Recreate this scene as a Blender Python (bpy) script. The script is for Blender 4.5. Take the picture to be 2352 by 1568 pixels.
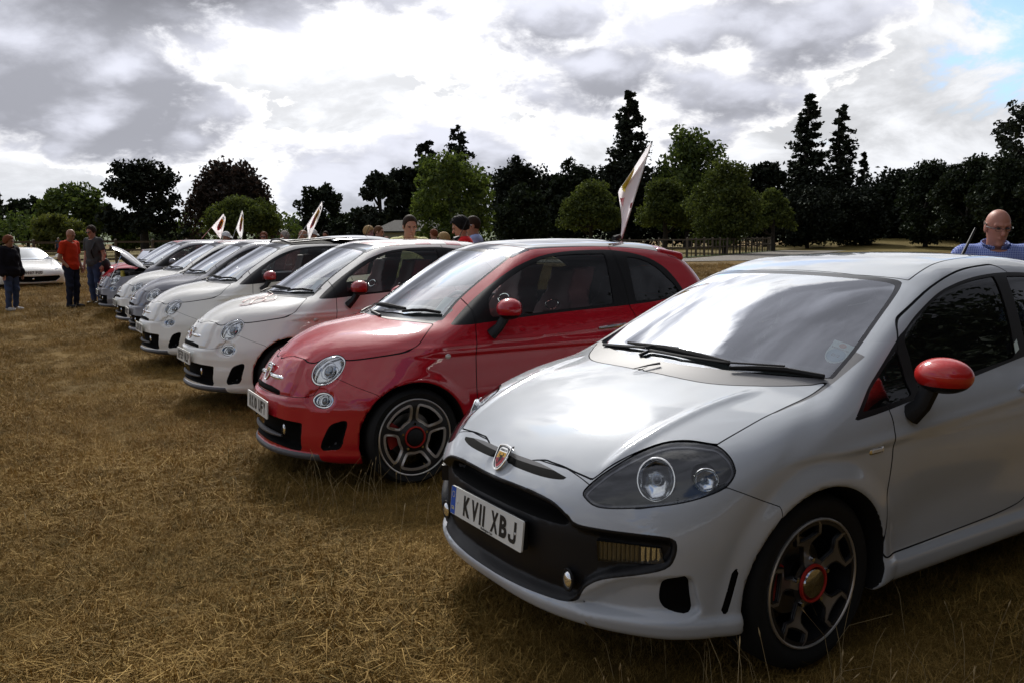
import bpy, math, random
import numpy as np
from mathutils import Vector, Matrix
random.seed(7); RNG = np.random.default_rng(7)
for o in list(bpy.data.objects): bpy.data.objects.remove(o)
SC = bpy.context.scene; COL = SC.collection
R = math.radians

# ---------------------------------------------------------------- camera
cam_d = bpy.data.cameras.new('camera'); cam = bpy.data.objects.new('camera', cam_d); COL.objects.link(cam)
cam_d.sensor_width = 36; cam_d.lens = 29.18; cam_d.clip_start = .05; cam_d.clip_end = 3000
CAM_H = 1.5
PITCH = math.atan((784-547)/1906.5)
cam.location = (0, 0, CAM_H)
cam.rotation_mode = 'QUATERNION'
_fw = Vector((0, math.cos(PITCH), -math.sin(PITCH)))
cam.rotation_quaternion = (Matrix.Rotation(R(.3), 3, _fw) @ _fw.to_track_quat('-Z', 'Y').to_matrix()).to_quaternion()
SC.camera = cam
SC.render.resolution_x = 1024; SC.render.resolution_y = 682

# ---------------------------------------------------------------- sky and sun
SUN_EL, SUN_AZ = 40.0, -12.0          # sun ahead of the camera, behind thin cloud
world = bpy.data.worlds.new('World'); SC.world = world; world.use_nodes = True
world.cycles.sampling_method = 'MANUAL'; world.cycles.sample_map_resolution = 256
EDGE, HOLE, SEED = .494, (2.0, 8.0, 0.0), (0.4, 3.3, 0.0)
def build_sky():
    nt = world.node_tree; N = nt.nodes; Lk = nt.links; N.clear()
    def nd(t, **k):
        n = N.new(t)
        for a, b in k.items(): setattr(n, a, b)
        return n
    def val(x):
        return x
    def mth(op, a, b=None, c=None):
        n = nd('ShaderNodeMath', operation=op)
        for i, x in enumerate((a, b, c)):
            if x is None: continue
            if isinstance(x, (int, float)): n.inputs[i].default_value = x
            else: Lk.new(x, n.inputs[i])
        return n.outputs[0]
    def vmth(op, a, b=None, out=0):
        n = nd('ShaderNodeVectorMath', operation=op)
        for i, x in enumerate((a, b)):
            if x is None: continue
            if isinstance(x, tuple): n.inputs[i].default_value = x
            elif isinstance(x, (int, float)): n.inputs['Scale'].default_value = x
            else: Lk.new(x, n.inputs[i] if not (op == 'SCALE' and i == 1) else n.inputs['Scale'])
        return n.outputs[out]
    def ramp(x, lo, hi):
        n = nd('ShaderNodeMapRange', interpolation_type='SMOOTHSTEP')
        Lk.new(x, n.inputs[0]); n.inputs[1].default_value = lo; n.inputs[2].default_value = hi
        return n.outputs[0]
    sky = nd('ShaderNodeTexSky', sky_type='NISHITA'); sky.sun_disc = False
    sky.sun_elevation = R(SUN_EL); sky.sun_rotation = R(SUN_AZ); sky.air_density = 1.0; sky.dust_density = 1.5
    tc = nd('ShaderNodeTexCoord'); d = vmth('NORMALIZE', tc.outputs['Generated'])
    sep = nd('ShaderNodeSeparateXYZ'); Lk.new(d, sep.inputs[0])
    z = mth('MAXIMUM', sep.outputs[2], 0.0)
    # cloud layer seen in perspective: project the direction on to a shallow dome
    inv = mth('DIVIDE', 1.0, mth('ADD', z, .42))
    cx = mth('MULTIPLY', sep.outputs[0], inv); cy = mth('MULTIPLY', sep.outputs[1], inv)
    cmb = nd('ShaderNodeCombineXYZ'); Lk.new(cx, cmb.inputs[0]); Lk.new(cy, cmb.inputs[1]); Lk.new(mth('MULTIPLY', z, .6), cmb.inputs[2]); P = cmb.outputs[0]
    def noise(scale, detail, rough, off, dist=0.0):
        n = nd('ShaderNodeTexNoise', noise_dimensions='3D'); Lk.new(vmth('ADD', P, off), n.inputs['Vector'])
        n.inputs['Scale'].default_value = scale; n.inputs['Detail'].default_value = detail; n.inputs['Roughness'].default_value = rough
        n.inputs['Distortion'].default_value = dist
        return n.outputs[0]
    def billow(scale, off, detail=2.0):
        v = nd('ShaderNodeTexVoronoi', feature='F1', voronoi_dimensions='3D')
        w = nd('ShaderNodeTexNoise', noise_dimensions='3D'); Lk.new(vmth('ADD', P, off), w.inputs['Vector']); w.inputs['Scale'].default_value = scale*1.3; w.inputs['Detail'].default_value = 4.0; w.inputs['Roughness'].default_value = .62
        Lk.new(vmth('ADD', vmth('ADD', P, off), vmth('SCALE', w.outputs[1], .22/scale*2)), v.inputs['Vector'])
        v.inputs['Scale'].default_value = scale; v.inputs['Detail'].default_value = detail; v.inputs['Roughness'].default_value = .55; v.normalize = True
        return mth('SUBTRACT', 1.0, v.outputs[0])
    sd = (math.sin(R(SUN_AZ))*math.cos(R(SUN_EL)), math.cos(R(SUN_AZ))*math.cos(R(SUN_EL)), math.sin(R(SUN_EL)))
    sun_dot = mth('MAXIMUM', vmth('DOT_PRODUCT', d, sd, out=1), 0.0)
    o1 = SEED
    stp = (math.sin(R(SUN_AZ))*.05, -.055, 0)          # a step towards the sun as seen: up the sky
    # two layers: a bright broken sheet behind, crisp cumulus with lit rims and grey bodies in front
    bank_d = Vector((-.40, .86, .36)).normalized()     # the one large dark bank up on the left
    q = vmth('SUBTRACT', d, tuple(bank_d)); q = vmth('MULTIPLY', q, (1.0, 1.0, 2.3))
    bank = ramp(vmth('LENGTH', q, out=1), .40, .14)
    bank2_d = Vector((.12*.62, .62, .77)).normalized()  # the dark cloud above the sun that the near windscreen mirrors
    bank2 = ramp(vmth('LENGTH', vmth('SUBTRACT', d, tuple(bank2_d)), out=1), .26, .06)
    bank3_d = Vector((.80, -.16, .52)).normalized()      # the dark cloud to the right and behind that the door glass mirrors
    bank3 = ramp(vmth('LENGTH', vmth('SUBTRACT', d, tuple(bank3_d)), out=1), .95, .45)
    wide = ramp(sun_dot, .25, .97); glow = mth('POWER', sun_dot, 9.0); glow2 = mth('POWER', sun_dot, 60.0); glow3 = mth('POWER', sun_dot, 420.0)
    def thick(off):
        a = noise(1.45, 2.0, .5, off, .15); b = billow(3.0, (off[0]+9, off[1]-4, 1.0))
        return mth('ADD', mth('MULTIPLY', a, .60), mth('MULTIPLY', b, .34))
    fine = mth('MULTIPLY', mth('SUBTRACT', noise(8.0, 8.0, .62, (2.0, 5.0, 0.0), .2), .5), .19)
    t0 = mth('ADD', thick(o1), fine)
    t1 = mth('ADD', thick((o1[0]+stp[0], o1[1]+stp[1], 0.0)), mth('MULTIPLY', fine, .45))
    gap_ = ramp(vmth('LENGTH', vmth('SUBTRACT', d, tuple(Vector((.50, .83, .20)).normalized())), out=1), .13, .03)
    T = mth('SUBTRACT', mth('ADD', mth('SUBTRACT', t0, mth('MULTIPLY', gap_, .10)), mth('MULTIPLY', mth('MAXIMUM', mth('MULTIPLY', bank, 1.25), mth('MAXIMUM', bank2, bank3)), .15)), mth('MULTIPLY', mth('POWER', sun_dot, 7.0), .07))
    front = ramp(T, EDGE, EDGE+.015)
    core = ramp(T, EDGE+.004, EDGE+.065)
    lit = ramp(mth('SUBTRACT', t0, t1), -.03, .05)
    sunny = mth('ADD', mth('MULTIPLY', glow, 4.0), mth('ADD', mth('MULTIPLY', glow2, 16.0), mth('MULTIPLY', glow3, 120.0)))
    rim = mth('ADD', mth('ADD', 4.6, mth('MULTIPLY', wide, 4.6)), mth('MULTIPLY', sunny, .8))
    body = mth('ADD', mth('ADD', 1.8, mth('MULTIPLY', wide, 1.3)), mth('MULTIPLY', lit, mth('ADD', 1.4, mth('MULTIPLY', wide, 2.2)))); body = mth('ADD', body, mth('MULTIPLY', sunny, .14))
    body = mth('MULTIPLY', body, mth('SUBTRACT', 1.0, mth('MULTIPLY', mth('MAXIMUM', bank, bank3), .62)))
    def lerp(f, a, b):
        n = nd('ShaderNodeMix', data_type='FLOAT')
        for i, x in ((0, f), (2, a), (3, b)):
            if isinstance(x, (int, float)): n.inputs[i].default_value = x
            else: Lk.new(x, n.inputs[i])
        return n.outputs[0]
    fb = lerp(core, rim, body)
    tint = nd('ShaderNodeMix', data_type='RGBA'); Lk.new(core, tint.inputs[0]); tint.inputs[6].default_value = (1, .99, .98, 1); tint.inputs[7].default_value = (.93, .95, 1.07, 1)
    fcol = vmth('SCALE', tint.outputs[2], fb)
    bk = ramp(noise(3.2, 8.0, .6, (7.0, 1.0, 3.0), .3), .36, .62)
    back = mth('ADD', mth('ADD', lerp(bk, 3.0, 4.6), mth('MULTIPLY', wide, lerp(bk, 2.0, 3.9))), sunny)
    bcol = vmth('MULTIPLY', vmth('SCALE', (1, 1, 1), back), (.975, .99, 1.03))
    hole = mth('MULTIPLY', ramp(noise(1.15, 6.0, .58, HOLE, .2), .45, .40), .85)
    gapd = vmth('LENGTH', vmth('SUBTRACT', d, tuple(Vector((.50, .83, .20)).normalized())), out=1)
    hole = mth('MAXIMUM', hole, mth('MULTIPLY', ramp(mth('ADD', gapd, mth('MULTIPLY', bk, .09)), .125, .07), .85))
    mb = nd('ShaderNodeMix', data_type='RGBA'); Lk.new(hole, mb.inputs[0]); Lk.new(bcol, mb.inputs[6]); Lk.new(vmth('MULTIPLY', sky.outputs[0], (.75, 1.0, 1.3)), mb.inputs[7])
    mx = nd('ShaderNodeMix', data_type='RGBA'); Lk.new(front, mx.inputs[0]); Lk.new(mb.outputs[2], mx.inputs[6]); Lk.new(fcol, mx.inputs[7])
    hz = ramp(sep.outputs[2], .12, .0)                  # pale low band of far cloud
    mh = nd('ShaderNodeMix', data_type='RGBA'); Lk.new(mth('MULTIPLY', hz, .35), mh.inputs[0]); Lk.new(mx.outputs[2], mh.inputs[6]); mh.inputs[7].default_value = (6.0, 6.3, 6.9, 1)
    bg = nd('ShaderNodeBackground'); Lk.new(mh.outputs[2], bg.inputs[0]); bg.inputs[1].default_value = .10
    out = nd('ShaderNodeOutputWorld'); Lk.new(bg.outputs[0], out.inputs[0])
build_sky()
sun_d = bpy.data.lights.new('sun', 'SUN'); sun = bpy.data.objects.new('sun', sun_d); COL.objects.link(sun)
sun_d.energy = 2.3; sun_d.angle = R(10); sun_d.color = (1, .95, .87)
_s = Vector((math.sin(R(SUN_AZ))*math.cos(R(SUN_EL)), math.cos(R(SUN_AZ))*math.cos(R(SUN_EL)), math.sin(R(SUN_EL))))
sun.rotation_mode = 'QUATERNION'; sun.rotation_quaternion = _s.to_track_quat('Z', 'Y')
vs = SC.view_settings; vs.view_transform = 'Standard'; vs.look = 'None'; vs.exposure = 0.52; vs.gamma = 1.0; vs.use_curve_mapping = False
SC.cycles.max_bounces = 8; SC.cycles.transparent_max_bounces = 16; SC.cycles.caustics_reflective = False; SC.cycles.caustics_refractive = False
# ---------------------------------------------------------------- numpy modelling kernel
class Curve:
    def __init__(s, t, v): s.t, s.v = t, v
    def __call__(s, x): return np.interp(x, s.t, s.v)

def spl(xs, ys, sm=0.03, ext=0.6):
    """smooth 1-D curve through control points (pchip + gaussian blur), linear beyond the ends"""
    xs = np.array(xs, float); ys = np.array(ys, float)
    h = np.diff(xs); d = np.diff(ys) / h
    m = np.zeros(len(xs)); m[0] = d[0]; m[-1] = d[-1]
    for i in range(1, len(xs) - 1):
        if d[i-1] * d[i] > 0:
            w1 = 2*h[i] + h[i-1]; w2 = h[i] + 2*h[i-1]
            m[i] = (w1 + w2) / (w1/d[i-1] + w2/d[i])
    st = 0.002
    t = np.arange(xs[0] - ext, xs[-1] + ext, st)
    k = np.clip(np.searchsorted(xs, t) - 1, 0, len(xs) - 2)
    u = (t - xs[k]) / h[k]
    v = ((1+2*u)*(1-u)**2*ys[k] + u*(1-u)**2*h[k]*m[k] + u*u*(3-2*u)*ys[k+1] + u*u*(u-1)*h[k]*m[k+1])
    v = np.where(t < xs[0], ys[0] + m[0]*(t-xs[0]), v); v = np.where(t > xs[-1], ys[-1] + m[-1]*(t-xs[-1]), v)
    if sm > 0:
        n = int(3*sm/st); g = np.exp(-.5*(np.arange(-n, n+1)*st/sm)**2); g /= g.sum()
        vp = np.concatenate([v[0] + (v[1]-v[0])*np.arange(-n, 0), v, v[-1] + (v[-1]-v[-2])*np.arange(1, n+1)])
        v = np.convolve(vp, g, 'valid')
    return Curve(t, v)

def smax(a, b, k):
    h = np.clip(.5 + .5*(a-b)/k, 0, 1)
    return b + (a-b)*h + k*h*(1-h)
def mx(*a):
    r = a[0]
    for b in a[1:]: r = np.maximum(r, b)
    return r
def smin(a, b, k): return -smax(-a, -b, k)
def sstep(x, a, b):
    t = np.clip((x-a)/(b-a), 0, 1); return t*t*(3-2*t)

def sd_poly(px, pz, poly, far=None):
    """signed distance to a closed 2-D polygon (negative inside), broadcasting; beyond `far` of its box a rough value"""
    px, pz = np.broadcast_arrays(np.asarray(px, float), np.asarray(pz, float))
    shp = px.shape; px = px.ravel(); pz = pz.ravel()
    P = np.array(poly, float)
    lo = P.min(0); hi = P.max(0)
    bx = np.maximum(np.maximum(lo[0]-px, px-hi[0]), np.maximum(lo[1]-pz, pz-hi[1]))
    out = np.maximum(bx, 0.02)
    sel = bx < (0.06 if far is None else far)
    x = px[sel]; z = pz[sel]
    if len(x):
        best = np.full(len(x), 1e9); ins = np.zeros(len(x), bool)
        for a, b in zip(P, np.roll(P, -1, 0)):
            e = b - a; wx = x-a[0]; wz = z-a[1]
            ll = e@e
            if ll < 1e-14: continue
            t = np.clip((wx*e[0] + wz*e[1])/ll, 0, 1)
            dx = wx - e[0]*t; dz = wz - e[1]*t
            best = np.minimum(best, dx*dx + dz*dz)
            c = (a[1] <= z) != (b[1] <= z)
            if abs(e[1]) > 1e-12:
                ins ^= c & (x < a[0] + (z-a[1])/e[1]*e[0])
        d = np.sqrt(best); out[sel] = np.where(ins, -d, d)
    return out.reshape(shp)

def smooth_poly(pts, n=6, closed=True, corner=()):
    """Catmull-Rom through points; indices in `corner` stay sharp"""
    P = np.array(pts, float); N = len(P); out = []
    rng = range(N) if closed else range(N-1)
    for i in rng:
        p1 = P[i]; p2 = P[(i+1) % N]
        p0 = P[i-1] if (closed or i > 0) else p1
        p3 = P[(i+2) % N] if (closed or i+2 < N) else p2
        if i in corner: p0 = p1 - (p2-p1)*.3
        if (i+1) % N in corner: p3 = p2 + (p2-p1)*.3
        for t in np.arange(n)/n:
            out.append(.5*((2*p1) + (-p0+p2)*t + (2*p0-5*p1+4*p2-p3)*t*t + (-p0+3*p1-3*p2+p3)*t**3))
    if not closed: out.append(P[-1])
    return np.array(out)

def surface_nets(V, org, h):
    """iso-surface of the grid V at 0 -> (verts, quads)"""
    nx, ny, nz = V.shape
    S = V < 0
    cs = np.zeros((nx-1, ny-1, nz-1), np.uint8)
    for i in (0, 1):
        for j in (0, 1):
            for k in (0, 1):
                cs += S[i:nx-1+i, j:ny-1+j, k:nz-1+k]
    mix = (cs > 0) & (cs < 8)
    I = np.argwhere(mix)
    cid = np.full(mix.shape, -1, np.int32); cid[mix] = np.arange(len(I))
    cor = np.array([(i, j, k) for i in (0, 1) for j in (0, 1) for k in (0, 1)])
    val = np.stack([V[I[:, 0]+c[0], I[:, 1]+c[1], I[:, 2]+c[2]] for c in cor], 1).astype(float)
    acc = np.zeros((len(I), 3)); cnt = np.zeros(len(I))
    for a in range(8):
        for b in range(a+1, 8):
            if np.abs(cor[a]-cor[b]).sum() != 1: continue
            va, vb = val[:, a], val[:, b]; m = (va < 0) != (vb < 0)
            t = np.where(m, va/np.where(m, va-vb, 1), 0)
            acc += m[:, None]*(cor[a] + (cor[b]-cor[a])*t[:, None]); cnt += m
    verts = (I + acc/cnt[:, None])*h + np.array(org)
    Q = []
    A = S[:-1, 1:-1, 1:-1] != S[1:, 1:-1, 1:-1]; E = np.argwhere(A)
    x, y, z = E[:, 0], E[:, 1]+1, E[:, 2]+1
    q = np.stack([cid[x, y-1, z-1], cid[x, y, z-1], cid[x, y, z], cid[x, y-1, z]], 1); f = S[x, y, z]
    Q.append(np.where(f[:, None], q, q[:, ::-1]))
    A = S[1:-1, :-1, 1:-1] != S[1:-1, 1:, 1:-1]; E = np.argwhere(A)
    x, y, z = E[:, 0]+1, E[:, 1], E[:, 2]+1
    q = np.stack([cid[x-1, y, z-1], cid[x-1, y, z], cid[x, y, z], cid[x, y, z-1]], 1); f = S[x, y, z]
    Q.append(np.where(f[:, None], q, q[:, ::-1]))
    A = S[1:-1, 1:-1, :-1] != S[1:-1, 1:-1, 1:]; E = np.argwhere(A)
    x, y, z = E[:, 0]+1, E[:, 1]+1, E[:, 2]
    q = np.stack([cid[x-1, y-1, z], cid[x, y-1, z], cid[x, y, z], cid[x-1, y, z]], 1); f = S[x, y, z]
    Q.append(np.where(f[:, None], q, q[:, ::-1]))
    return verts, np.concatenate(Q)

def grad(F, P, e=.003):
    f = F(P[:, 0], P[:, 1], P[:, 2])
    g = np.stack([F(P[:, 0]+e*(i == 0), P[:, 1]+e*(i == 1), P[:, 2]+e*(i == 2))
                  - F(P[:, 0]-e*(i == 0), P[:, 1]-e*(i == 1), P[:, 2]-e*(i == 2)) for i in range(3)], 1)/(2*e)
    return f, g

class M:
    """triangle soup mesh: v (n,3) verts, n normals, t (m,3) triangles"""
    def __init__(s, v, n, t): s.v, s.n, s.t = v, n, t
    def compact(s):
        if not len(s.t): return M(np.zeros((0, 3)), np.zeros((0, 3)), np.zeros((0, 3), int))
        u, inv = np.unique(s.t, return_inverse=True)
        return M(s.v[u], s.n[u], inv.reshape(-1, 3))
    def offset(s, d): return M(s.v + s.n*d, s.n, s.t)
    def flip(s): return M(s.v, -s.n, s.t[:, ::-1])
    def join(s, o): return M(np.concatenate([s.v, o.v]), np.concatenate([s.n, o.n]), np.concatenate([s.t, o.t+len(s.v)]))
    def sel(s, fn):
        c = s.v[s.t].mean(1); return M(s.v, s.n, s.t[fn(c)]).compact()

def iso(F, lo, hi, h, mirror=False, it=3):
    """polygonise F<0; mirror: F is symmetric in y and only y>0 is sampled"""
    x = np.arange(lo[0], hi[0], h); z = np.arange(lo[2], hi[2], h)
    if mirror:
        y = np.arange(h/2, hi[1], h)
        V = np.broadcast_to(F(x[:, None, None], y[None, :, None], z[None, None, :]), (len(x), len(y), len(z)))
        V = np.concatenate([V[:, ::-1], V], 1); oy = -y[-1]
    else:
        y = np.arange(lo[1], hi[1], h); oy = y[0]
        V = np.broadcast_to(F(x[:, None, None], y[None, :, None], z[None, None, :]), (len(x), len(y), len(z)))
    v, q = surface_nets(np.asarray(V), (x[0], oy, z[0]), h)
    for _ in range(it):
        f, g = grad(F, v); gg = (g*g).sum(1) + 1e-9
        st = g*(f/gg)[:, None]; L = np.linalg.norm(st, axis=1, keepdims=True)
        v = v - st*np.minimum(1, h*.8/np.maximum(L, 1e-9))
    f, g = grad(F, v)
    n = g/np.maximum(np.linalg.norm(g, axis=1, keepdims=True), 1e-9)
    # split each quad along its shorter diagonal
    d1 = np.linalg.norm(v[q[:, 0]]-v[q[:, 2]], axis=1); d2 = np.linalg.norm(v[q[:, 1]]-v[q[:, 3]], axis=1)
    s = (d1 <= d2)[:, None]
    t = np.concatenate([np.where(s, q[:, [0, 1, 2]], q[:, [0, 1, 3]]), np.where(s, q[:, [0, 2, 3]], q[:, [1, 2, 3]])])
    return M(v, n, t)

def split(m, g):
    """cut mesh along g(v)=0 -> (inside g<0, outside)"""
    if not len(m.t): return m, m
    d = g(m.v) if callable(g) else g
    d = np.where(np.abs(d) < 1e-6, 1e-6, d)
    T = m.t; s = d[T] < 0; c = s.sum(1)
    ins = [T[c == 3]]; out = [T[c == 0]]
    v, n = m.v, m.n
    X = T[(c == 1) | (c == 2)]
    if len(X):
        sx = d[X] < 0; one = sx.sum(1) == 1
        lone = np.where(one[:, None], sx, ~sx).argmax(1)          # the vertex alone on its side
        r = np.arange(len(X))
        a = X[r, lone]; b = X[r, (lone+1) % 3]; e = X[r, (lone+2) % 3]
        E = np.concatenate([np.stack([a, b], 1), np.stack([a, e], 1)]); Es = np.sort(E, 1)
        u, inv = np.unique(Es, axis=0, return_inverse=True); inv = inv.ravel()
        t = (d[u[:, 0]]/(d[u[:, 0]]-d[u[:, 1]]))[:, None]
        nv = v[u[:, 0]] + (v[u[:, 1]]-v[u[:, 0]])*t
        nn = n[u[:, 0]] + (n[u[:, 1]]-n[u[:, 0]])*t; nn /= np.maximum(np.linalg.norm(nn, axis=1, keepdims=True), 1e-9)
        k = len(v); v = np.concatenate([v, nv]); n = np.concatenate([n, nn])
        ab = inv[:len(X)] + k; ae = inv[len(X):] + k
        tip = np.stack([a, ab, ae], 1); q1 = np.stack([ab, b, e], 1); q2 = np.stack([ab, e, ae], 1)
        ins += [tip[one], q1[~one], q2[~one]]; out += [tip[~one], q1[one], q2[one]]
    return M(v, n, np.concatenate(ins)).compact(), M(v, n, np.concatenate(out)).compact()
# ---------------------------------------------------------------- blender helpers
MATS = {}
def mat(name, col, rough=.5, metal=0.0, coat=0.0, coat_r=.03, spec=.5, emit=None, trans=0.0, sheen=0.0):
    if name in MATS: return MATS[name]
    m = bpy.data.materials.new(name); m.use_nodes = True; b = m.node_tree.nodes['Principled BSDF']
    b.inputs['Base Color'].default_value = (*col, 1); b.inputs['Roughness'].default_value = rough; b.inputs['Metallic'].default_value = metal
    b.inputs['Coat Weight'].default_value = coat; b.inputs['Coat Roughness'].default_value = coat_r
    b.inputs['Specular IOR Level'].default_value = spec; b.inputs['Transmission Weight'].default_value = trans
    MATS[name] = m; return m
class NT:
    """small wrapper to write node trees"""
    def __init__(s, m): s.m = m; s.t = m.node_tree; s.N = s.t.nodes; s.L = s.t.links; s.b = s.N.get('Principled BSDF')
    def n(s, t, ins=None, **k):
        n = s.N.new(t)
        for a, b in k.items(): setattr(n, a, b)
        for a, b in (ins or {}).items():
            if isinstance(b, bpy.types.NodeSocket): s.L.new(b, n.inputs[a])
            else: n.inputs[a].default_value = b
        return n
    def noise(s, vec, scale, detail=4, rough=.55, dist=0): return s.n('ShaderNodeTexNoise', {'Vector': vec, 'Scale': scale, 'Detail': detail, 'Roughness': rough, 'Distortion': dist}).outputs[0]
    def ramp(s, x, stops):
        r = s.n('ShaderNodeValToRGB', {'Fac': x}); e = r.color_ramp.elements
        while len(e) < len(stops): e.new(.5)
        for k, (p, c) in zip(e, stops): k.position = p; k.color = (*c, 1)
        return r.outputs[0]
    def mix(s, f, a, b, mode='MIX'):
        m = s.n('ShaderNodeMix', data_type='RGBA', blend_type=mode)
        for i, x in ((0, f), (6, a), (7, b)):
            if isinstance(x, bpy.types.NodeSocket): s.L.new(x, m.inputs[i])
            elif i == 0: m.inputs[0].default_value = x
            else: m.inputs[i].default_value = (*x, 1)
        return m.outputs[2]
    def math(s, op, a, b=0.0): return s.n('ShaderNodeMath', {0: a, 1: b}, operation=op).outputs[0]
    def bump(s, h, strength=.3, dist=.01): 
        s.L.new(s.n('ShaderNodeBump', {'Height': h, 'Strength': strength, 'Distance': dist}).outputs[0], s.b.inputs['Normal'])
    def obj(s): return s.n('ShaderNodeTexCoord').outputs['Object']
    def pos(s): return s.n('ShaderNodeNewGeometry').outputs['Position']
    def base(s, c): s.L.new(c, s.b.inputs['Base Color'])
    def rough(s, c): s.L.new(c, s.b.inputs['Roughness'])

def link(o, parent=None):
    COL.objects.link(o)
    if parent is not None: o.parent = parent
    return o
def tag(o, label=None, cat=None, group=None, kind=None):
    for k, v in (('label', label), ('category', cat), ('group', group), ('kind', kind)):
        if v: o[k] = v
    return o
def empty(name, loc=(0, 0, 0), rz=0.0, label=None, cat=None, group=None):
    o = bpy.data.objects.new(name, None); link(o); o.location = loc; o.rotation_euler = (0, 0, rz); o.empty_display_size = .2
    return tag(o, label, cat, group)
def mesh_raw(name, v, faces_flat, sizes, smooth=True):
    me = bpy.data.meshes.new(name); v = np.asarray(v, np.float32); faces_flat = np.asarray(faces_flat, np.int32); sizes = np.asarray(sizes, np.int32)
    if not len(sizes): print('EMPTY', name); return me
    me.vertices.add(len(v)); me.vertices.foreach_set('co', v.ravel())
    me.loops.add(len(faces_flat)); me.loops.foreach_set('vertex_index', faces_flat)
    me.polygons.add(len(sizes)); me.polygons.foreach_set('loop_start', np.concatenate([[0], np.cumsum(sizes)[:-1]]).astype(np.int32))
    me.polygons.foreach_set('use_smooth', np.full(len(sizes), smooth))
    me.update(calc_edges=True); me.validate()
    return me
def obj_m(name, m, material, parent=None):
    """object from an M mesh, shaded with the exact normals of its surface"""
    me = mesh_raw(name, m.v, m.t.ravel(), np.full(len(m.t), 3))
    if len(me.vertices) == len(m.n) and len(m.n): me.normals_split_custom_set_from_vertices([tuple(x) for x in m.n])
    me.materials.append(material)
    return link(bpy.data.objects.new(name, me), parent)
class MB:
    """mesh collector: several shapes -> one mesh object"""
    def __init__(s): s.v = []; s.f = []; s.n = 0
    def add(s, v, f):
        s.v.append(np.asarray(v, float).reshape(-1, 3)); s.f += [tuple(int(i)+s.n for i in q) for q in f]; s.n += len(s.v[-1]); return s
    def box(s, c, d, rot=None, taper=1.0):
        x, y, z = np.array(d)/2; v = np.array([(sx*x*(taper if sz > 0 else 1), sy*y*(taper if sz > 0 else 1), sz*z) for sx in (-1, 1) for sy in (-1, 1) for sz in (-1, 1)])
        if rot is not None: v = v @ np.array(rot).T
        return s.add(v + np.array(c), [(0, 1, 3, 2), (4, 6, 7, 5), (0, 4, 5, 1), (2, 3, 7, 6), (0, 2, 6, 4), (1, 5, 7, 3)])
    def tube(s, pts, r, n=8, closed=False, cap=True, flat=1.0, up=(0, 0, 1)):
        P = np.array(pts, float); N = len(P); r = np.broadcast_to(np.array(r, float), (N,))
        T = np.gradient(P, axis=0) if not closed else np.roll(P, -1, 0)-np.roll(P, 1, 0)
        T /= np.linalg.norm(T, axis=1, keepdims=True)+1e-9
        U = np.array(up, float); vs = []
        a = np.arange(n)/n*2*np.pi
        prev = None
        for i in range(N):
            x = np.cross(U, T[i]); 
            if np.linalg.norm(x) < .05: x = np.cross((1, .03, 0), T[i])
            x /= np.linalg.norm(x)
            if prev is not None and x@prev < 0 and not closed: x = -x
            prev = x; y = np.cross(T[i], x)
            vs.append(P[i] + r[i]*(np.cos(a)[:, None]*x + flat*np.sin(a)[:, None]*y))
        f = []
        for i in range(N if closed else N-1):
            j = (i+1) % N
            for k in range(n): f.append((i*n+k, i*n+(k+1) % n, j*n+(k+1) % n, j*n+k))
        if cap and not closed: f += [tuple(range(n))[::-1], tuple((N-1)*n+k for k in range(n))]
        return s.add(np.concatenate(vs), f)
    def lathe(s, prof, n=48, axis='y', c=(0, 0, 0), closed=False):
        """profile of (radius, height along axis)"""
        pr = np.array(prof, float); a = np.arange(n)/n*2*np.pi; m = len(pr); v = []
        for r, h in pr:
            x, z = r*np.cos(a), r*np.sin(a)
            v.append(np.stack({'y': (x, np.full(n, h), z), 'z': (x, z, np.full(n, h)), 'x': (np.full(n, h), x, z)}[axis], 1))
        f = [(i*n+k, i*n+(k+1) % n, (i+1)*n+(k+1) % n, (i+1)*n+k) for i in range(m-1) for k in range(n)]
        return s.add(np.concatenate(v)+np.array(c), f)
    def ell(s, c, r, nu=16, nv=10, rot=None):
        v = []; f = []
        for i in range(nv+1):
            t = math.pi*i/nv
            for k in range(nu):
                p = 2*math.pi*k/nu; v.append((math.sin(t)*math.cos(p)*r[0], math.sin(t)*math.sin(p)*r[1], math.cos(t)*r[2]))
        for i in range(nv):
            for k in range(nu): f.append((i*nu+k, (i+1)*nu+k, (i+1)*nu+(k+1) % nu, i*nu+(k+1) % nu))
        v = np.array(v)
        if rot is not None: v = v @ np.array(rot).T
        return s.add(v+np.array(c), f)
    def prism(s, poly, d0, d1, fr=None):
        """polygon (a,b) extruded d0..d1; fr = (origin, A axis, B axis, N axis)"""
        P = np.array(poly, float); n = len(P)
        o, A, B, Nn = [np.array(q, float) for q in (fr or ((0, 0, 0), (1, 0, 0), (0, 1, 0), (0, 0, 1)))]
        lo = o + P[:, :1]*A + P[:, 1:]*B
        v = np.concatenate([lo + d0*Nn, lo + d1*Nn])
        f = [tuple(range(n))[::-1], tuple(range(n, 2*n))] + [(i, (i+1) % n, n+(i+1) % n, n+i) for i in range(n)]
        return s.add(v, f)
    def mesh(s, name, smooth=True, angle=35):
        v = np.concatenate(s.v) if s.v else np.zeros((0, 3))
        me = mesh_raw(name, v, [i for q in s.f for i in q], [len(q) for q in s.f], smooth)
        if smooth and angle: me.set_sharp_from_angle(angle=R(angle))
        return me
    def build(s, name, material, parent=None, smooth=True, angle=35, bevel=0):
        me = s.mesh(name, smooth, angle); me.materials.append(material)
        o = link(bpy.data.objects.new(name, me), parent)
        if bevel:
            md = o.modifiers.new('b', 'BEVEL'); md.width = bevel; md.segments = 2; md.limit_method = 'ANGLE'
        return o
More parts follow.
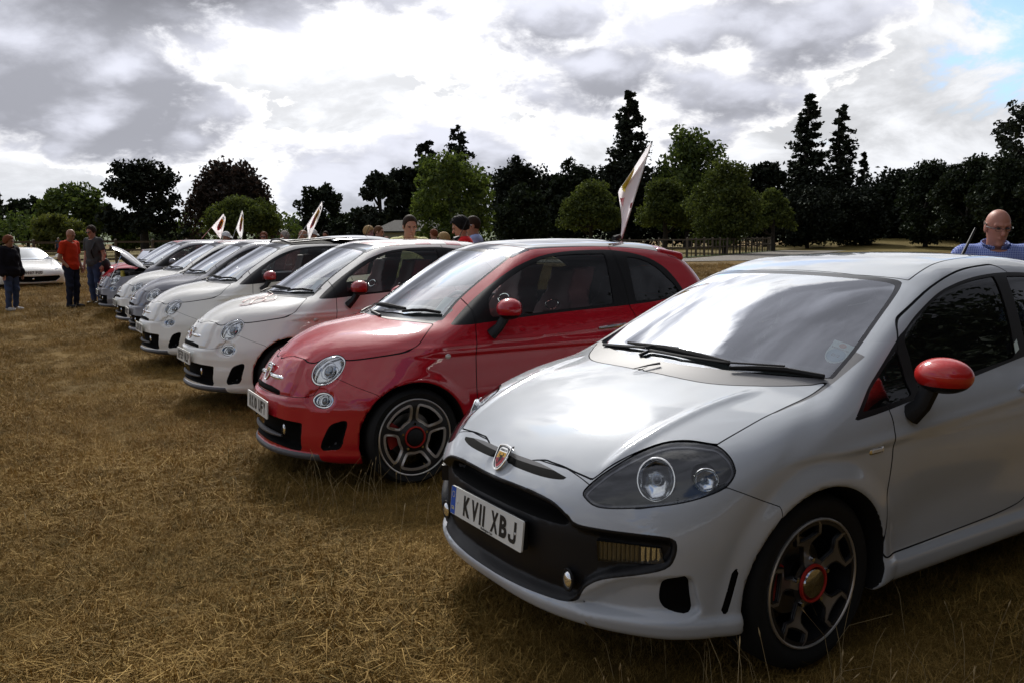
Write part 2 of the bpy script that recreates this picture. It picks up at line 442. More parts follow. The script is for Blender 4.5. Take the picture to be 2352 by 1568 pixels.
def copy_tree(o, parent=None, swap=None, skip=(), loc=None, rz=None):
    """copy a thing with all parts; shares meshes; swap = {old material: new} set per object"""
    c = o.copy(); COL.objects.link(c); c.parent = parent
    if parent is not None: c.matrix_parent_inverse = o.matrix_parent_inverse.copy()
    if swap and o.type in ('MESH', 'FONT'):
        for i, sl in enumerate(c.material_slots):
            src = o.material_slots[i].material
            if src in swap: sl.link = 'OBJECT'; sl.material = swap[src]
    for ch in [x for x in COL.objects if x.parent is o]:
        if ch.name.split('.')[0] in skip: continue
        copy_tree(ch, c, swap, skip)
    if loc is not None: c.location = loc
    if rz is not None: c.rotation_euler = (0, 0, rz)
    return c
def text_mesh(s, size, depth=.0015, sx=1.0, off=0.0, align='CENTER'):
    """lettering as a mesh in the xy plane"""
    cu = bpy.data.curves.new('txt', 'FONT'); cu.body = s; cu.size = size; cu.extrude = depth; cu.align_x = align; cu.align_y = 'CENTER'; cu.offset = off; cu.resolution_u = 3
    o = bpy.data.objects.new('txt', cu); COL.objects.link(o)
    dg = bpy.context.evaluated_depsgraph_get(); me = bpy.data.meshes.new_from_object(o.evaluated_get(dg))
    COL.objects.unlink(o); bpy.data.objects.remove(o)
    v = np.empty(len(me.vertices)*3, np.float32); me.vertices.foreach_get('co', v); v = v.reshape(-1, 3); v[:, 0] *= sx
    f = [tuple(p.vertices) for p in me.polygons]; bpy.data.meshes.remove(me)
    return v, f
def frame(o, A, B):
    """o + a*A + b*B + n*(AxB) as 3x4 placing for flat meshes"""
    A = np.array(A, float); B = np.array(B, float); A /= np.linalg.norm(A); B /= np.linalg.norm(B); Nn = np.cross(A, B); Nn /= np.linalg.norm(Nn)
    return lambda v: np.array(o) + np.asarray(v)[:, :1]*A + np.asarray(v)[:, 1:2]*B + np.asarray(v)[:, 2:3]*Nn
# ---------------------------------------------------------------- materials of the cars
def paint(name, col, metal=0.0, rough=.5, flake=0.0):
    if name in MATS: return MATS[name]
    m = mat(name, col, rough, metal, 1.0, .01, .12); k = NT(m); k.b.inputs['Coat IOR'].default_value = 1.6
    v = k.obj()
    dirt = k.noise(v, 7, 6, .65)                                       # thin road film
    k.rough(k.n('ShaderNodeMapRange', {0: dirt, 1: .3, 2: .75, 3: rough, 4: rough+.12}).outputs[0])
    cr = k.n('ShaderNodeMapRange', {0: k.noise(v, 3.3, 8, .7), 1: .45, 2: .8, 3: .0, 4: .018}).outputs[0]
    k.L.new(cr, k.b.inputs['Coat Roughness'])
    k.base(k.mix(k.n('ShaderNodeMapRange', {0: dirt, 1: .45, 2: .9, 3: 0.0, 4: .05}).outputs[0], col, tuple(.5*c + .06 for c in col)))
    return m
P_RED = paint('red_paint', (.44, .003, .014))
P_WHITE = paint('white_paint', (.80, .79, .75))
P_GREY = paint('grey_paint', (.17, .17, .195), .15)
P_SILVER = paint('pale_grey_paint', (.45, .48, .515))
P_MIRROR = paint('mirror_red_paint', (.50, .012, .010))
P_MIRRORD = paint('mirror_deep_red_paint', (.33, .010, .018))
BLACK = mat('black_plastic', (.007, .007, .008), .5, spec=.3)
RUBBER = mat('rubber', (.008, .008, .008), .75, spec=.3)
DARKTRIM = mat('gloss_black_trim', (.008, .008, .009), .16)
GREYPL = mat('grey_plastic', (.085, .085, .09), .5)
MESHBLK = mat('grille_black', (.003, .003, .003), .8, spec=.1)
CHROME = mat('chrome', (.80, .80, .80), .07, 1.0)
ALU = mat('machined_alloy', (.60, .58, .56), .32, .85)
WHEELBLK = mat('wheel_black', (.010, .010, .011), .38)
DISC = mat('brake_disc', (.18, .17, .16), .4, 1.0)
CALIPER = mat('caliper_red', (.42, .02, .015), .4)
LINING = mat('cabin_lining', (.045, .045, .048), .8)
FABRIC = mat('seat_fabric', (.13, .125, .13), .9)
FABRICR = mat('seat_red_leather', (.24, .08, .085), .6)
AMBER = mat('amber_lens', (.10, .09, .07), .15, .5, 1)
TAIL = mat('tail_lens', (.35, .01, .01), .12, 0, 1)
PLATEW = mat('plate_white', (.72, .73, .70), .35)
PLATEBLUE = mat('plate_blue', (.02, .10, .50), .4)
INK = mat('plate_ink', (.01, .01, .01), .5)
LAMPREF = mat('lamp_reflector', (.88, .89, .90), .14, .92)
BEZEL = mat('lamp_bezel', (.006, .006, .007), .4, .1, .2)
YELLOW = mat('badge_yellow', (.72, .40, .04), .35)
BADGERED = mat('badge_red', (.42, .015, .03), .35)
def glass(name, tint, refl=1.0, clear=.85):
    """thin pane: fresnel mirror over a tinted see-through"""
    if name in MATS: return MATS[name]
    m = bpy.data.materials.new(name); m.use_nodes = True; MATS[name] = m
    k = NT(m); k.N.remove(k.b)
    out = k.N['Material Output']
    fr = k.n('ShaderNodeFresnel', {'IOR': 1.52}); f2 = k.n('ShaderNodeMath', {0: fr.outputs[0], 1: 1.7*refl}, operation='MULTIPLY', use_clamp=True)
    tr = k.n('ShaderNodeBsdfTransparent', {'Color': (*tint, 1)}); gl = k.n('ShaderNodeBsdfGlossy', {'Color': (.95, .97, 1, 1), 'Roughness': .008})
    df = k.n('ShaderNodeBsdfDiffuse', {'Color': (.5, .5, .5, 1)}); dm = k.n('ShaderNodeMixShader', {0: 1-clear if clear < 1 else 0.0, 1: tr.outputs[0], 2: df.outputs[0]})
    mx = k.n('ShaderNodeMixShader', {0: f2.outputs[0], 1: dm.outputs[0], 2: gl.outputs[0]})
    k.L.new(mx.outputs[0], out.inputs[0]); return m
G_SCREEN = glass('windscreen_glass', (.82, .90, .88), 1.85, .997)
G_SIDE = glass('side_glass', (.86, .91, .89), .9, .995)
G_DARK = glass('privacy_glass', (.20, .22, .22), 1.0, .99)
G_LENS = glass('lamp_lens', (.92, .94, .95), .75, 1.0)
G_ROOF = mat('roof_glass', (.006, .007, .008), .03, 0, 1.0, .01, 1.0)
# ---------------------------------------------------------------- car bodies as implicit surfaces (x rearward from front axle, y across, z up)
class Fiat:
    R = .298; WB = 2.30; ARCH = .338
    zc = spl([-.80, -.72, -.66, -.58, -.45, -.25, 0, .2, .6, 2.2, 2.9], [.60, .67, .735, .80, .87, .935, .98, 1.005, 1.01, 1.02, 1.0])
    cr = spl([-.8, -.5, -.2, .1, .3, 2.6], [.10, .13, .14, .10, .05, .03])
    xf = spl([.14, .22, .30, .40, .52, .60, .68, .76, .84, .92], [-.70, -.725, -.74, -.73, -.715, -.68, -.635, -.575, -.50, -.38], .02)
    wp = spl([-.8, -.4, 0, .5, 1.2, 1.8, 2.3, 2.6, 2.9], [.76, .785, .805, .812, .812, .812, .805, .77, .70], .05)
    ins = spl([.15, .25, .40, .55, .70, .85, .95, 1.05], [.06, .03, .012, .002, .002, .015, .035, .07], .03)
    xr = spl([.15, .3, .5, .62, .75, .9, 1.05], [2.72, 2.82, 2.85, 2.83, 2.78, 2.72, 2.66], .03)
    xw = spl([.9, 1.0, 1.2, 1.4, 1.48], [-.07, .10, .415, .765, .93], .02)
    zr = spl([.4, .7, .9, 1.2, 1.6, 2.0, 2.3, 2.6], [1.405, 1.445, 1.468, 1.490, 1.497, 1.483, 1.445, 1.38], .05)
    yg = spl([.9, 1.0, 1.1, 1.2, 1.3, 1.4, 1.5], [.785, .762, .725, .683, .637, .585, .53], .03)
    yt = spl([.2, .8, 1.3, 1.8, 2.3, 2.7], [0, 0, 0, .015, .07, .14], .06)
    xg = spl([.9, 1.0, 1.15, 1.3, 1.42, 1.5], [2.76, 2.72, 2.65, 2.53, 2.40, 2.28], .03)
    def arch(s, x, y, z):
        r = np.minimum(np.hypot(x, z-.300), np.hypot(x-s.WB, z-.300))
        return r
    def F(s, x, y, z):
        y = np.abs(y)
        top = (z - s.zc(x) + s.cr(x)*(y/.75)**2.0)*.95
        r = s.arch(x, y, z)
        flare = .016*(1-sstep(r, .345, .43))
        side = y - s.wp(x) + s.ins(z) - flare + .004*np.exp(-((z-.86)/.02)**2)
        front = (s.xf(z) + (.74+.26*sstep(z, .5, .8))*y**2.3 - x)*.80
        rear = (x - s.xr(z) + .45*y**2.4)*.85
        L = smax(top, side, .16); L = smax(L, front, .10); L = smax(L, rear, .12); L = smax(L, .155-z, .04)
        ws = (s.xw(z) + .50*y*y - x)*.52
        roof = z - s.zr(x) + .16*y*y
        sd = (y - s.yg(z) + s.yt(x))*.90
        bk = (x - s.xg(z) + .30*y*y)*.85
        G = smax(roof, sd, .10); G = smax(G, ws, .05); G = smax(G, bk, .12); G = smax(G, .80-z, .02)
        B = smin(L, G, .035)
        B = s.relief(B, x, y, z)
        cut = np.maximum(r - s.ARCH, .50-y)
        return smax(B, -cut, .012)
    NOSE = [(-.30, .765), (.30, .765), (.365, .62), (.365, .552), (-.365, .552), (-.365, .62)]
    GRILLE = smooth_poly([(-.44, .395), (-.465, .375), (-.455, .245), (-.42, .224), (-.25, .236), (0, .244), (.25, .236), (.42, .224), (.455, .245), (.465, .375), (.44, .395), (.24, .412), (0, .415), (-.24, .412)], 3)
    DUCT = smooth_poly([(.582, .250), (.604, .327), (.626, .390), (.657, .414), (.697, .424), (.693, .358), (.674, .268), (.63, .252)], 4)
    SLOT = [(-.27, .572), (-.15, .588), (.15, .588), (.27, .572), (.265, .545), (.1, .552), (-.1, .552), (-.265, .545)]
    def relief(s, B, x, y, z):
        fr = sstep(-x, .25, .38)
        g = sd_poly(y, z, s.NOSE); B = B - .014*sstep(-g, -.012, .016)*fr
        bump = .020*sstep(z, .30, .40)*(1-sstep(z, .525, .552))*sstep(.47-y, -.02, .12)*fr; B = B - bump
        # lamp scoops
        u = (x + y)*.7071
        e = np.hypot((u-.025)/.105, (z-.545)/.062); B = B + .020*(1-sstep(e, .75, 1.12))*fr
        e = np.hypot((u-.015)/.125, (z-.702)/.105); B = B + .010*(1-sstep(e, .88, 1.1))*fr*sstep(.70-z, -.03, .05)
        g = sd_poly(y, z, s.GRILLE); B = B + .045*sstep(-g, .0, .032)*fr
        g = sd_poly(y, z, s.DUCT); B = B + .045*sstep(-g, .0, .032)*fr
        
        # splitter lip and the flared lower edge
        B = B - .022*np.exp(-((z-.190)/.022)**4)*fr*sstep(.62-y, 0, .15)
        B = B - .012*np.exp(-((z-.205)/.030)**2)*sstep(-x, .2, .3)*sstep(y, .5, .62)
        # crease above the duct and along the flank
        B = B - .006*np.exp(-((z-(.838+.040*(x-.155)))/.012)**2)*sstep(x, -.25, .1)*sstep(y, .6, .7)
        B = B - .010*np.exp(-((z-.33)/.05)**2)*sstep(x, .4, .55)*(1-sstep(x, 1.75, 1.9))*sstep(y, .6, .7)
        return B

class Punto:
    R = .313; WB = 2.51; ARCH = .350
    zc = spl([-.90, -.82, -.76, -.68, -.55, -.35, -.1, .12, .4, 2.2, 3.2], [.59, .675, .722, .765, .825, .895, .96, .998, 1.0, 1.0, .98])
    cr = spl([-.9, -.5, -.2, .1, .3, 2.6], [.05, .05, .07, .08, .05, .03])
    xf = spl([.15, .22, .30, .40, .52, .60, .66, .72, .80, .90], [-.745, -.795, -.825, -.845, -.845, -.825, -.79, -.74, -.64, -.42], .02)
    wp = spl([-.8, -.4, 0, .5, 1.2, 1.8, 2.5, 2.8, 3.2], [.76, .81, .838, .845, .845, .845, .84, .81, .74], .05)
    ins = spl([.15, .25, .40, .55, .70, .85, .95, 1.05], [.05, .03, .02, .004, .0, .02, .05, .10], .03)
    xr = spl([.15, .3, .5, .7, .9, 1.05], [3.0, 3.12, 3.15, 3.12, 3.04, 2.98], .03)
    xw = spl([.85, 1.0, 1.2, 1.33, 1.45], [-.27, .06, .49, .79, 1.12], .02)
    zr = spl([.4, .7, .95, 1.2, 1.6, 2.0, 2.4, 2.9], [1.26, 1.325, 1.375, 1.408, 1.42, 1.39, 1.33, 1.23], .05)
    yg = spl([.8, .9, 1.0, 1.1, 1.2, 1.3, 1.4, 1.5], [.815, .785, .752, .712, .667, .615, .555, .48], .03)
    yt = spl([.2, .8, 1.3, 1.8, 2.4, 3.0], [0, 0, 0, .01, .07, .15], .06)
    xg = spl([.9, 1.0, 1.15, 1.3, 1.42, 1.5], [3.04, 3.00, 2.92, 2.80, 2.66, 2.5], .03)
    def arch_p(s, v): return np.minimum(np.hypot(v[:, 0], v[:, 2]-.313), np.hypot(v[:, 0]-s.WB, v[:, 2]-.313))
    def F(s, x, y, z):
        y = np.abs(y)
        top = (z - s.zc(x) + s.cr(x)*(y/.75)**2.2)*.95
        r = np.minimum(np.hypot(x, z-.313), np.hypot(x-s.WB, z-.313))
        flare = .02*(1-sstep(r, .36, .45))
        side = y - s.wp(x) + s.ins(z) - flare
        front = (s.xf(z) + .66*y**3.0 - x)*.80
        rear = (x - s.xr(z) + .45*y**2.4)*.85
        L = smax(top, side, .11); L = smax(L, front, .09); L = smax(L, rear, .12); L = smax(L, .205-z, .04)
        ws = (s.xw(z) + .45*y*y - x)*.45
        roof = z - s.zr(x) + .07*y*y
        sd = (y - s.yg(z) + s.yt(x))*.90
        bk = (x - s.xg(z) + .30*y*y)*.85
        G = smax(roof, sd, .10); G = smax(G, ws, .05); G = smax(G, bk, .12); G = smax(G, .78-z, .02)
        B = smin(L, G, .035)
        B = s.relief(B, x, y, z)
        cut = np.maximum(r - s.ARCH, .50-y)
        return smax(B, -cut, .012)
    _g = [(0, .628), (.193, .632), (.348, .622), (.429, .592), (.467, .572), (.551, .570), (.646, .570), (.715, .566), (.731, .548), (.729, .506), (.712, .470), (.654, .444), (.560, .412), (.505, .372), (.470, .322), (.430, .300), (.318, .294), (.117, .288), (0, .287)]
    GRILLE = smooth_poly(_g + [(-a, b) for a, b in _g[-2:0:-1]], 3)
    _m = [(0, .612), (.19, .614), (.34, .603), (.395, .575), (.40, .552), (.30, .548), (.12, .548), (0, .548)]
    MOUTH = smooth_poly(_m + [(-a, b) for a, b in _m[-2:0:-1]], 3)
    _s = [(0, .708), (.2, .709), (.33, .697), (.355, .692), (.33, .684), (.25, .678), (.12, .677), (0, .677)]
    SLIT = smooth_poly(_s + [(-a, b) for a, b in _s[-2:0:-1]], 3)
    SCOOP = smooth_poly([(.44, .300), (.50, .345), (.56, .392), (.62, .425), (.70, .440), (.755, .442), (.765, .38), (.758, .300), (.68, .288), (.56, .280), (.48, .278)], 4)
    def relief(s, B, x, y, z):
        fr = sstep(-x, .25, .42)
        # bonnet creases, nose ridge below the slit
        cl = .525 + .10*x + 0*z
        B = B - .009*np.exp(-((y-cl)/.021)**2)*sstep(-x, -.05, .1)*(1-sstep(-x, .60, .70))*sstep(z, .7, .74)
        g = sd_poly(y, z, s.SCOOP); B = B + .030*sstep(-g, -.004, .035)*fr
        g = sd_poly(y, z, s.GRILLE); B = B + .030*sstep(-g, .0, .032)*fr
        g = sd_poly(y, z, s.MOUTH); B = B + .040*sstep(-g, -.004, .026)*fr
        e = np.hypot(y/.075, (z-.668)/.035); B = B + .006*(1-sstep(e, .8, 1.2))*fr
        # splitter lip
        B = B - .020*np.exp(-((z-.255)/.035)**4)*fr
        # raised flank: shoulder crease and lower swage
        B = B - .006*np.exp(-((z-(.775+.06*(x-.2)))/.02)**2)*sstep(x, -.1, .25)*sstep(y, .6, .7)
        B = B + .012*np.exp(-((z-(.47+.05*x))/.10)**2)*sstep(x, .38, .6)*(1-sstep(x, 1.9, 2.1))*sstep(y, .6, .7)
        B = B - .022*np.exp(-((z-.275)/.05)**4)*sstep(x, .30, .42)*(1-sstep(x, 2.1, 2.2))*sstep(y, .6, .7)
        return B

# ---------------------------------------------------------------- the place: ground, path, fences, trees, hut
# px(u, d): world x at photo column u (2352 wide) and distance d
def px(u, d): return (u-1176.)/1906.5*d
def hz_px(u): return 547 + (u-1176)*.00524
def ztop(u, v, d): return CAM_H + (hz_px(u)-v)/1906.5*d

def grass_material(name, stops, scale=1.0, bumpy=.5):
    m = mat(name, (.14, .1, .04), .95, spec=.15); k = NT(m); p = k.pos()
    big = k.noise(p, .22*scale, 5, .6); mid = k.noise(p, 1.6*scale, 6, .65, .4); fine = k.noise(p, 22*scale, 5, .75, .6)
    f = k.math('ADD', k.math('MULTIPLY', k.math('SUBTRACT', big, .1), .65), k.math('ADD', k.math('MULTIPLY', mid, .35), k.math('MULTIPLY', fine, .22)))
    c = k.ramp(f, stops)
    st = k.n('ShaderNodeMapping', {'Vector': p, 'Scale': (1, 1, 1)}); s2 = k.noise(st.outputs[0], 90*scale, 3, .7, 1.5)
    c = k.mix(k.n('ShaderNodeMapRange', {0: s2, 1: .35, 2: .75, 3: 0.0, 4: .55}).outputs[0], c, (.030, .020, .008), 'MIX')
    k.base(c); k.bump(k.math('ADD', fine, s2), bumpy, .03); return m
DRY = grass_material('dry_grass_ground', [(.32, (0.049, 0.041, 0.009)), (.46, (0.116, 0.073, 0.017)), (.58, (0.189, 0.115, 0.028)), (.72, (0.281, 0.183, 0.052))])
LAWN = grass_material('parched_lawn', [(.30, (.085, .080, .020)), (.50, (.16, .125, .035)), (.70, (.22, .165, .06))], .5)
VERGE = grass_material('green_verge', [(.30, (.028, .050, .010)), (.55, (.050, .075, .016)), (.75, (.09, .095, .028))], 1.0)
GRAVEL = mat('path_gravel', (.2, .18, .16), .95); _k = NT(GRAVEL); _k.base(_k.ramp(_k.noise(_k.pos(), 5, 8, .8), [(.3, (.11, .10, .085)), (.7, (.21, .19, .165))])); _k.bump(_k.noise(_k.pos(), 60, 3), .4)

def ground():
    # one sheet to the horizon, gently uneven, finer near the camera
    xs = np.unique(np.concatenate([np.linspace(-900, 900, 37), np.linspace(-60, 60, 81), np.linspace(-9, 9, 61)]))
    ys = np.unique(np.concatenate([np.linspace(-300, 1500, 37), np.linspace(-20, 90, 75), np.linspace(1, 16, 61)]))
    X, Y = np.meshgrid(xs, ys, indexing='ij')
    Z = .012*np.sin(X*1.7+.4)*np.sin(Y*1.3) + .010*np.sin(X*3.1+Y*2.3)
    Z = Z*np.exp(-((np.hypot(X, Y)/60)**2)) - .012
    n, m = X.shape; V = np.stack([X, Y, Z], -1).reshape(-1, 3)
    F = np.array([(i*m+j, (i+1)*m+j, (i+1)*m+j+1, i*m+j+1) for i in range(n-1) for j in range(m-1)])
    me = mesh_raw('ground', V, F.ravel(), np.full(len(F), 4)); me.materials.append(DRY)
    tag(link(bpy.data.objects.new('ground', me)), kind='structure')
ground()
def sheet(name, pts, z, material):
    b = MB(); b.add([(x, y, z) for x, y in pts], [tuple(range(len(pts)))]); return tag(b.build(name, material, None, False), kind='structure')
sheet('lawn', [(-160, 5), (-24.6, 43), (-5, 61), (12.5, 62), (27, 87.5), (31, 100), (40, 170), (-160, 170)], .012, LAWN)
sheet('verge', [(-4, 59.4), (12.6, 60.2), (27.6, 86), (48, 122), (60, 160), (52, 160), (42, 124), (27, 88.5), (12.4, 62.6), (-4, 61.6)], .016, VERGE)
sheet('path', [(-30, 50), (9, 50.5), (16, 53), (30, 78), (50, 114), (75, 160), (68, 160), (44.5, 117), (26, 84), (12.6, 58.5), (7, 56.5), (-30, 56)], .020, GRAVEL)
def bank():
    # grassy bank under the trees far right
    b = MB(); xs = np.linspace(26, 80, 15); ys = np.linspace(78, 112, 9)
    V = [(x, y, .01 + 1.2*sstep(y, 84, 108)*sstep(x, 28, 50)) for x in xs for y in ys]; m = len(ys)
    b.add(V, [(i*m+j, (i+1)*m+j, (i+1)*m+j+1, i*m+j+1) for i in range(14) for j in range(m-1)]); tag(b.build('grass_bank', LAWN), kind='structure')
bank()
def far_hill():
    b = MB(); xs = np.linspace(-420, 300, 61); V = []
    for x in xs:
        h = 7 + 4*math.sin(x*.013) + 2*math.sin(x*.041+1)
        for y, f in ((300, 0), (380, .7), (460, 1), (700, 1)): V.append((x, y, h*f))
    b.add(V, [(i*4+j, (i+1)*4+j, (i+1)*4+j+1, i*4+j+1) for i in range(60) for j in range(3)])
    m = mat('far_hill_green', (.10, .13, .06), .95); tag(b.build('hill', m), kind='structure')
far_hill()

# ---- foliage
def leaf_mat(name, dark, light, trans=.35, sat=None):
    m = bpy.data.materials.new(name); m.use_nodes = True; MATS[name] = m; k = NT(m); k.N.remove(k.b); out = k.N['Material Output']
    p = k.pos(); n1 = k.noise(p, .9, 4, .6); rnd = k.n('ShaderNodeNewGeometry').outputs['Random Per Island']
    f = k.math('ADD', k.math('MULTIPLY', n1, .55), k.math('MULTIPLY', rnd, .45))
    c = k.ramp(f, [(.28, dark), (.72, light)])
    d = k.n('ShaderNodeBsdfDiffuse', {'Color': c}); t = k.n('ShaderNodeBsdfTranslucent', {'Color': c}); g = k.n('ShaderNodeBsdfGlossy', {'Color': (.6, .65, .6, 1), 'Roughness': .5})
    a = k.n('ShaderNodeMixShader', {0: trans, 1: d.outputs[0], 2: t.outputs[0]}); b = k.n('ShaderNodeMixShader', {0: .03, 1: a.outputs[0], 2: g.outputs[0]})
    k.L.new(b.outputs[0], out.inputs[0]); return m
L_OAK = leaf_mat('bright_green_leaves', (.032, .054, .010), (.125, .165, .026), .42)
L_LIME = leaf_mat('lime_leaves', (.030, .044, .008), (.11, .135, .024), .35)
L_GREEN = leaf_mat('green_leaves', (.026, .046, .009), (.10, .135, .024), .35)
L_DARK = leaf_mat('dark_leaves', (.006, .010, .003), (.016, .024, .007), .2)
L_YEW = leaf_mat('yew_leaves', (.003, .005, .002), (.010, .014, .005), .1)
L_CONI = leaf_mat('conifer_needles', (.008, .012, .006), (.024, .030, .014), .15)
L_COPPER = leaf_mat('copper_leaves', (.016, .010, .008), (.045, .026, .018), .3)
L_WILLOW = leaf_mat('willow_leaves', (.05, .065, .010), (.13, .14, .025), .4)
L_SAGE = leaf_mat('pale_leaves', (.06, .08, .04), (.14, .17, .09), .3)
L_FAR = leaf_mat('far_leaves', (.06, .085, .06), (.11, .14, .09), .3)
BARK = mat('bark', (.030, .024, .018), .9); _k = NT(BARK); _k.base(_k.ramp(_k.noise(_k.obj(), 6, 6, .7), [(.3, (.012, .010, .008)), (.7, (.045, .036, .028))])); _k.bump(_k.noise(_k.obj(), 12, 5), .8, .05)

def cards(P, size, rng, up=.0, aspect=1.7, jit=.4):
    """leaf-sized faces at points P; each a bent pair of triangles of random attitude"""
    n = len(P); a = rng.normal(size=(n, 3)); a[:, 2] = a[:, 2]*(1-up) ; a /= np.linalg.norm(a, axis=1, keepdims=True)
    b = np.cross(a, rng.normal(size=(n, 3))); b /= np.linalg.norm(b, axis=1, keepdims=True); c = np.cross(a, b)
    s = (np.asarray(size)*(1+jit*rng.uniform(-1, 1, n)))[:, None]
    L, Wd = s*.5*aspect**.5, s*.5/aspect**.5
    V = np.stack([P - a*L, P + b*Wd + c*Wd*.35, P + a*L, P - b*Wd + c*Wd*.35], 1).reshape(-1, 3)
    return V
def crown_obj(name, V, material, parent=None):
    n = len(V)//4; me = mesh_raw(name, V, np.arange(n*4), np.full(n, 4), False); me.materials.append(material); return link(bpy.data.objects.new(name, me), parent)
def trunk_obj(h, r, limbs, parent, rng, lean=0.0, name='trunk', base=0.0):
    b = MB(); t = np.linspace(0, 1, 7); wob = np.cumsum(rng.normal(0, .04*h/8, (7, 2)), 0)
    P = np.c_[wob[:, 0] + lean*t*h, wob[:, 1], base + t*h*.92]; b.tube(P, r*(1.35 - .3*t - .85*t**1.3), 9)
    for (z0, dx, dy, dz, rr) in limbs:
        k = min(z0/(h*.92), 1); i = int(k*6); p0 = P[min(i, 6)]
        q = np.array([dx, dy, dz]); b.tube([p0, p0 + q*.35 + (0, 0, -.02*h), p0 + q*.7 + rng.normal(0, .02*h, 3), p0 + q], [rr, rr*.75, rr*.5, rr*.18], 6)
    return b.build(name, BARK, parent)

def broad_tree(x, y, h, w, mt, label, n=4500, leaf=.34, seed=0, shape='round', z0=.18, gap_=.5, dens_low=.7, cat='tree', group=None, name='tree', depth=None):
    """clumped crown: big boughs on an uneven envelope, each a cloud of leaf faces"""
    rng = np.random.default_rng(1000+seed); root = empty(name, (x, y, 0), rng.uniform(0, 6), label, cat, group)
    H = h; zc = H*(z0 + (1-z0)*.46); rz = H*(1-z0)*.54; rx = w/2
    nb = max(14, int(70*gap_*2)); C = []; R_ = []
    for i in range(nb):
        v = rng.normal(size=3); v /= np.linalg.norm(v); k = rng.uniform(.45, 1.0)**.6
        if shape == 'dome': v[2] = abs(v[2])*1.15 - .35; 
        if shape == 'tall': k *= (1-.35*max(v[2], 0))
        p = v*np.array([rx, rx, rz])*k*.80; 
        if shape == 'egg': p[:2] *= (1 - .45*max(0, p[2]/rz))
        C.append(p + (0, 0, zc)); R_.append(rx*rng.uniform(.16, .34))
    C = np.array(C); R_ = np.array(R_); wgt = R_**2/np.sum(R_**2); idx = rng.choice(nb, n, p=wgt)
    d = rng.normal(size=(n, 3)); d /= np.linalg.norm(d, axis=1, keepdims=True); rad = R_[idx]*(rng.uniform(0, 1, n)**.40)
    P = C[idx] + d*rad[:, None]*np.array([1, 1, .75]); P = P[(P[:, 2] > .06*H)]
    crown_obj('crown', cards(P, leaf, rng), mt, root)
    limbs = [(H*rng.uniform(.25, .6), *(C[j]-np.array([0, 0, H*.4]))*np.array([.8, .8, .5]), H*.016) for j in rng.choice(nb, 9, replace=False)]
    trunk_obj(H*.7, max(.16, H*.024), limbs, root, rng)
    return root
def conifer(x, y, h, w, mt, label, n=4200, leaf=.42, seed=0, levels=20, droop=.25, bare=.12, taper=1.0, ragged=.35, group=None, name='conifer_tree', cat='tree'):
    rng = np.random.default_rng(2000+seed); root = empty(name, (x, y, 0), rng.uniform(0, 6), label, cat, group); P = []; br = []
    for i in range(levels):
        t = (i+.5)/levels; z = h*(bare + (1-bare)*t); R0 = (w/2*((1-t)**taper)*(1 - .25*math.exp(-t*9)) + .05*w)*rng.uniform(.72, 1.12)
        k = int(7 + 4*(1-t)); 
        for j in range(k):
            a = rng.uniform(0, 2*np.pi); L = R0*(1 - ragged*rng.uniform(0, 1)); z = h*(bare + (1-bare)*min(1, max(0, t + rng.normal(0, .45/levels)))); m = max(6, int(n/levels/k*(.5+1.3*(1-t))))
            s = rng.uniform(.15, 1, m)**.7
            q = np.c_[np.cos(a)*L*s, np.sin(a)*L*s, z - droop*L*s + .12*L*s**2] + rng.normal(0, 1, (m, 3))*np.array([.12, .12, .10])*(L*.7+.45)
            P.append(q); br.append((z, math.cos(a)*L, math.sin(a)*L, -droop*L+.12*L, .012*h*(1-t)*.5+.01))
    P = np.concatenate(P); crown_obj('crown', cards(P, leaf, rng, .45), mt, root)
    trunk_obj(h*1.06, max(.2, h*.02), [b_ for b_ in br if rng.uniform() < .25], root, rng)
    return root

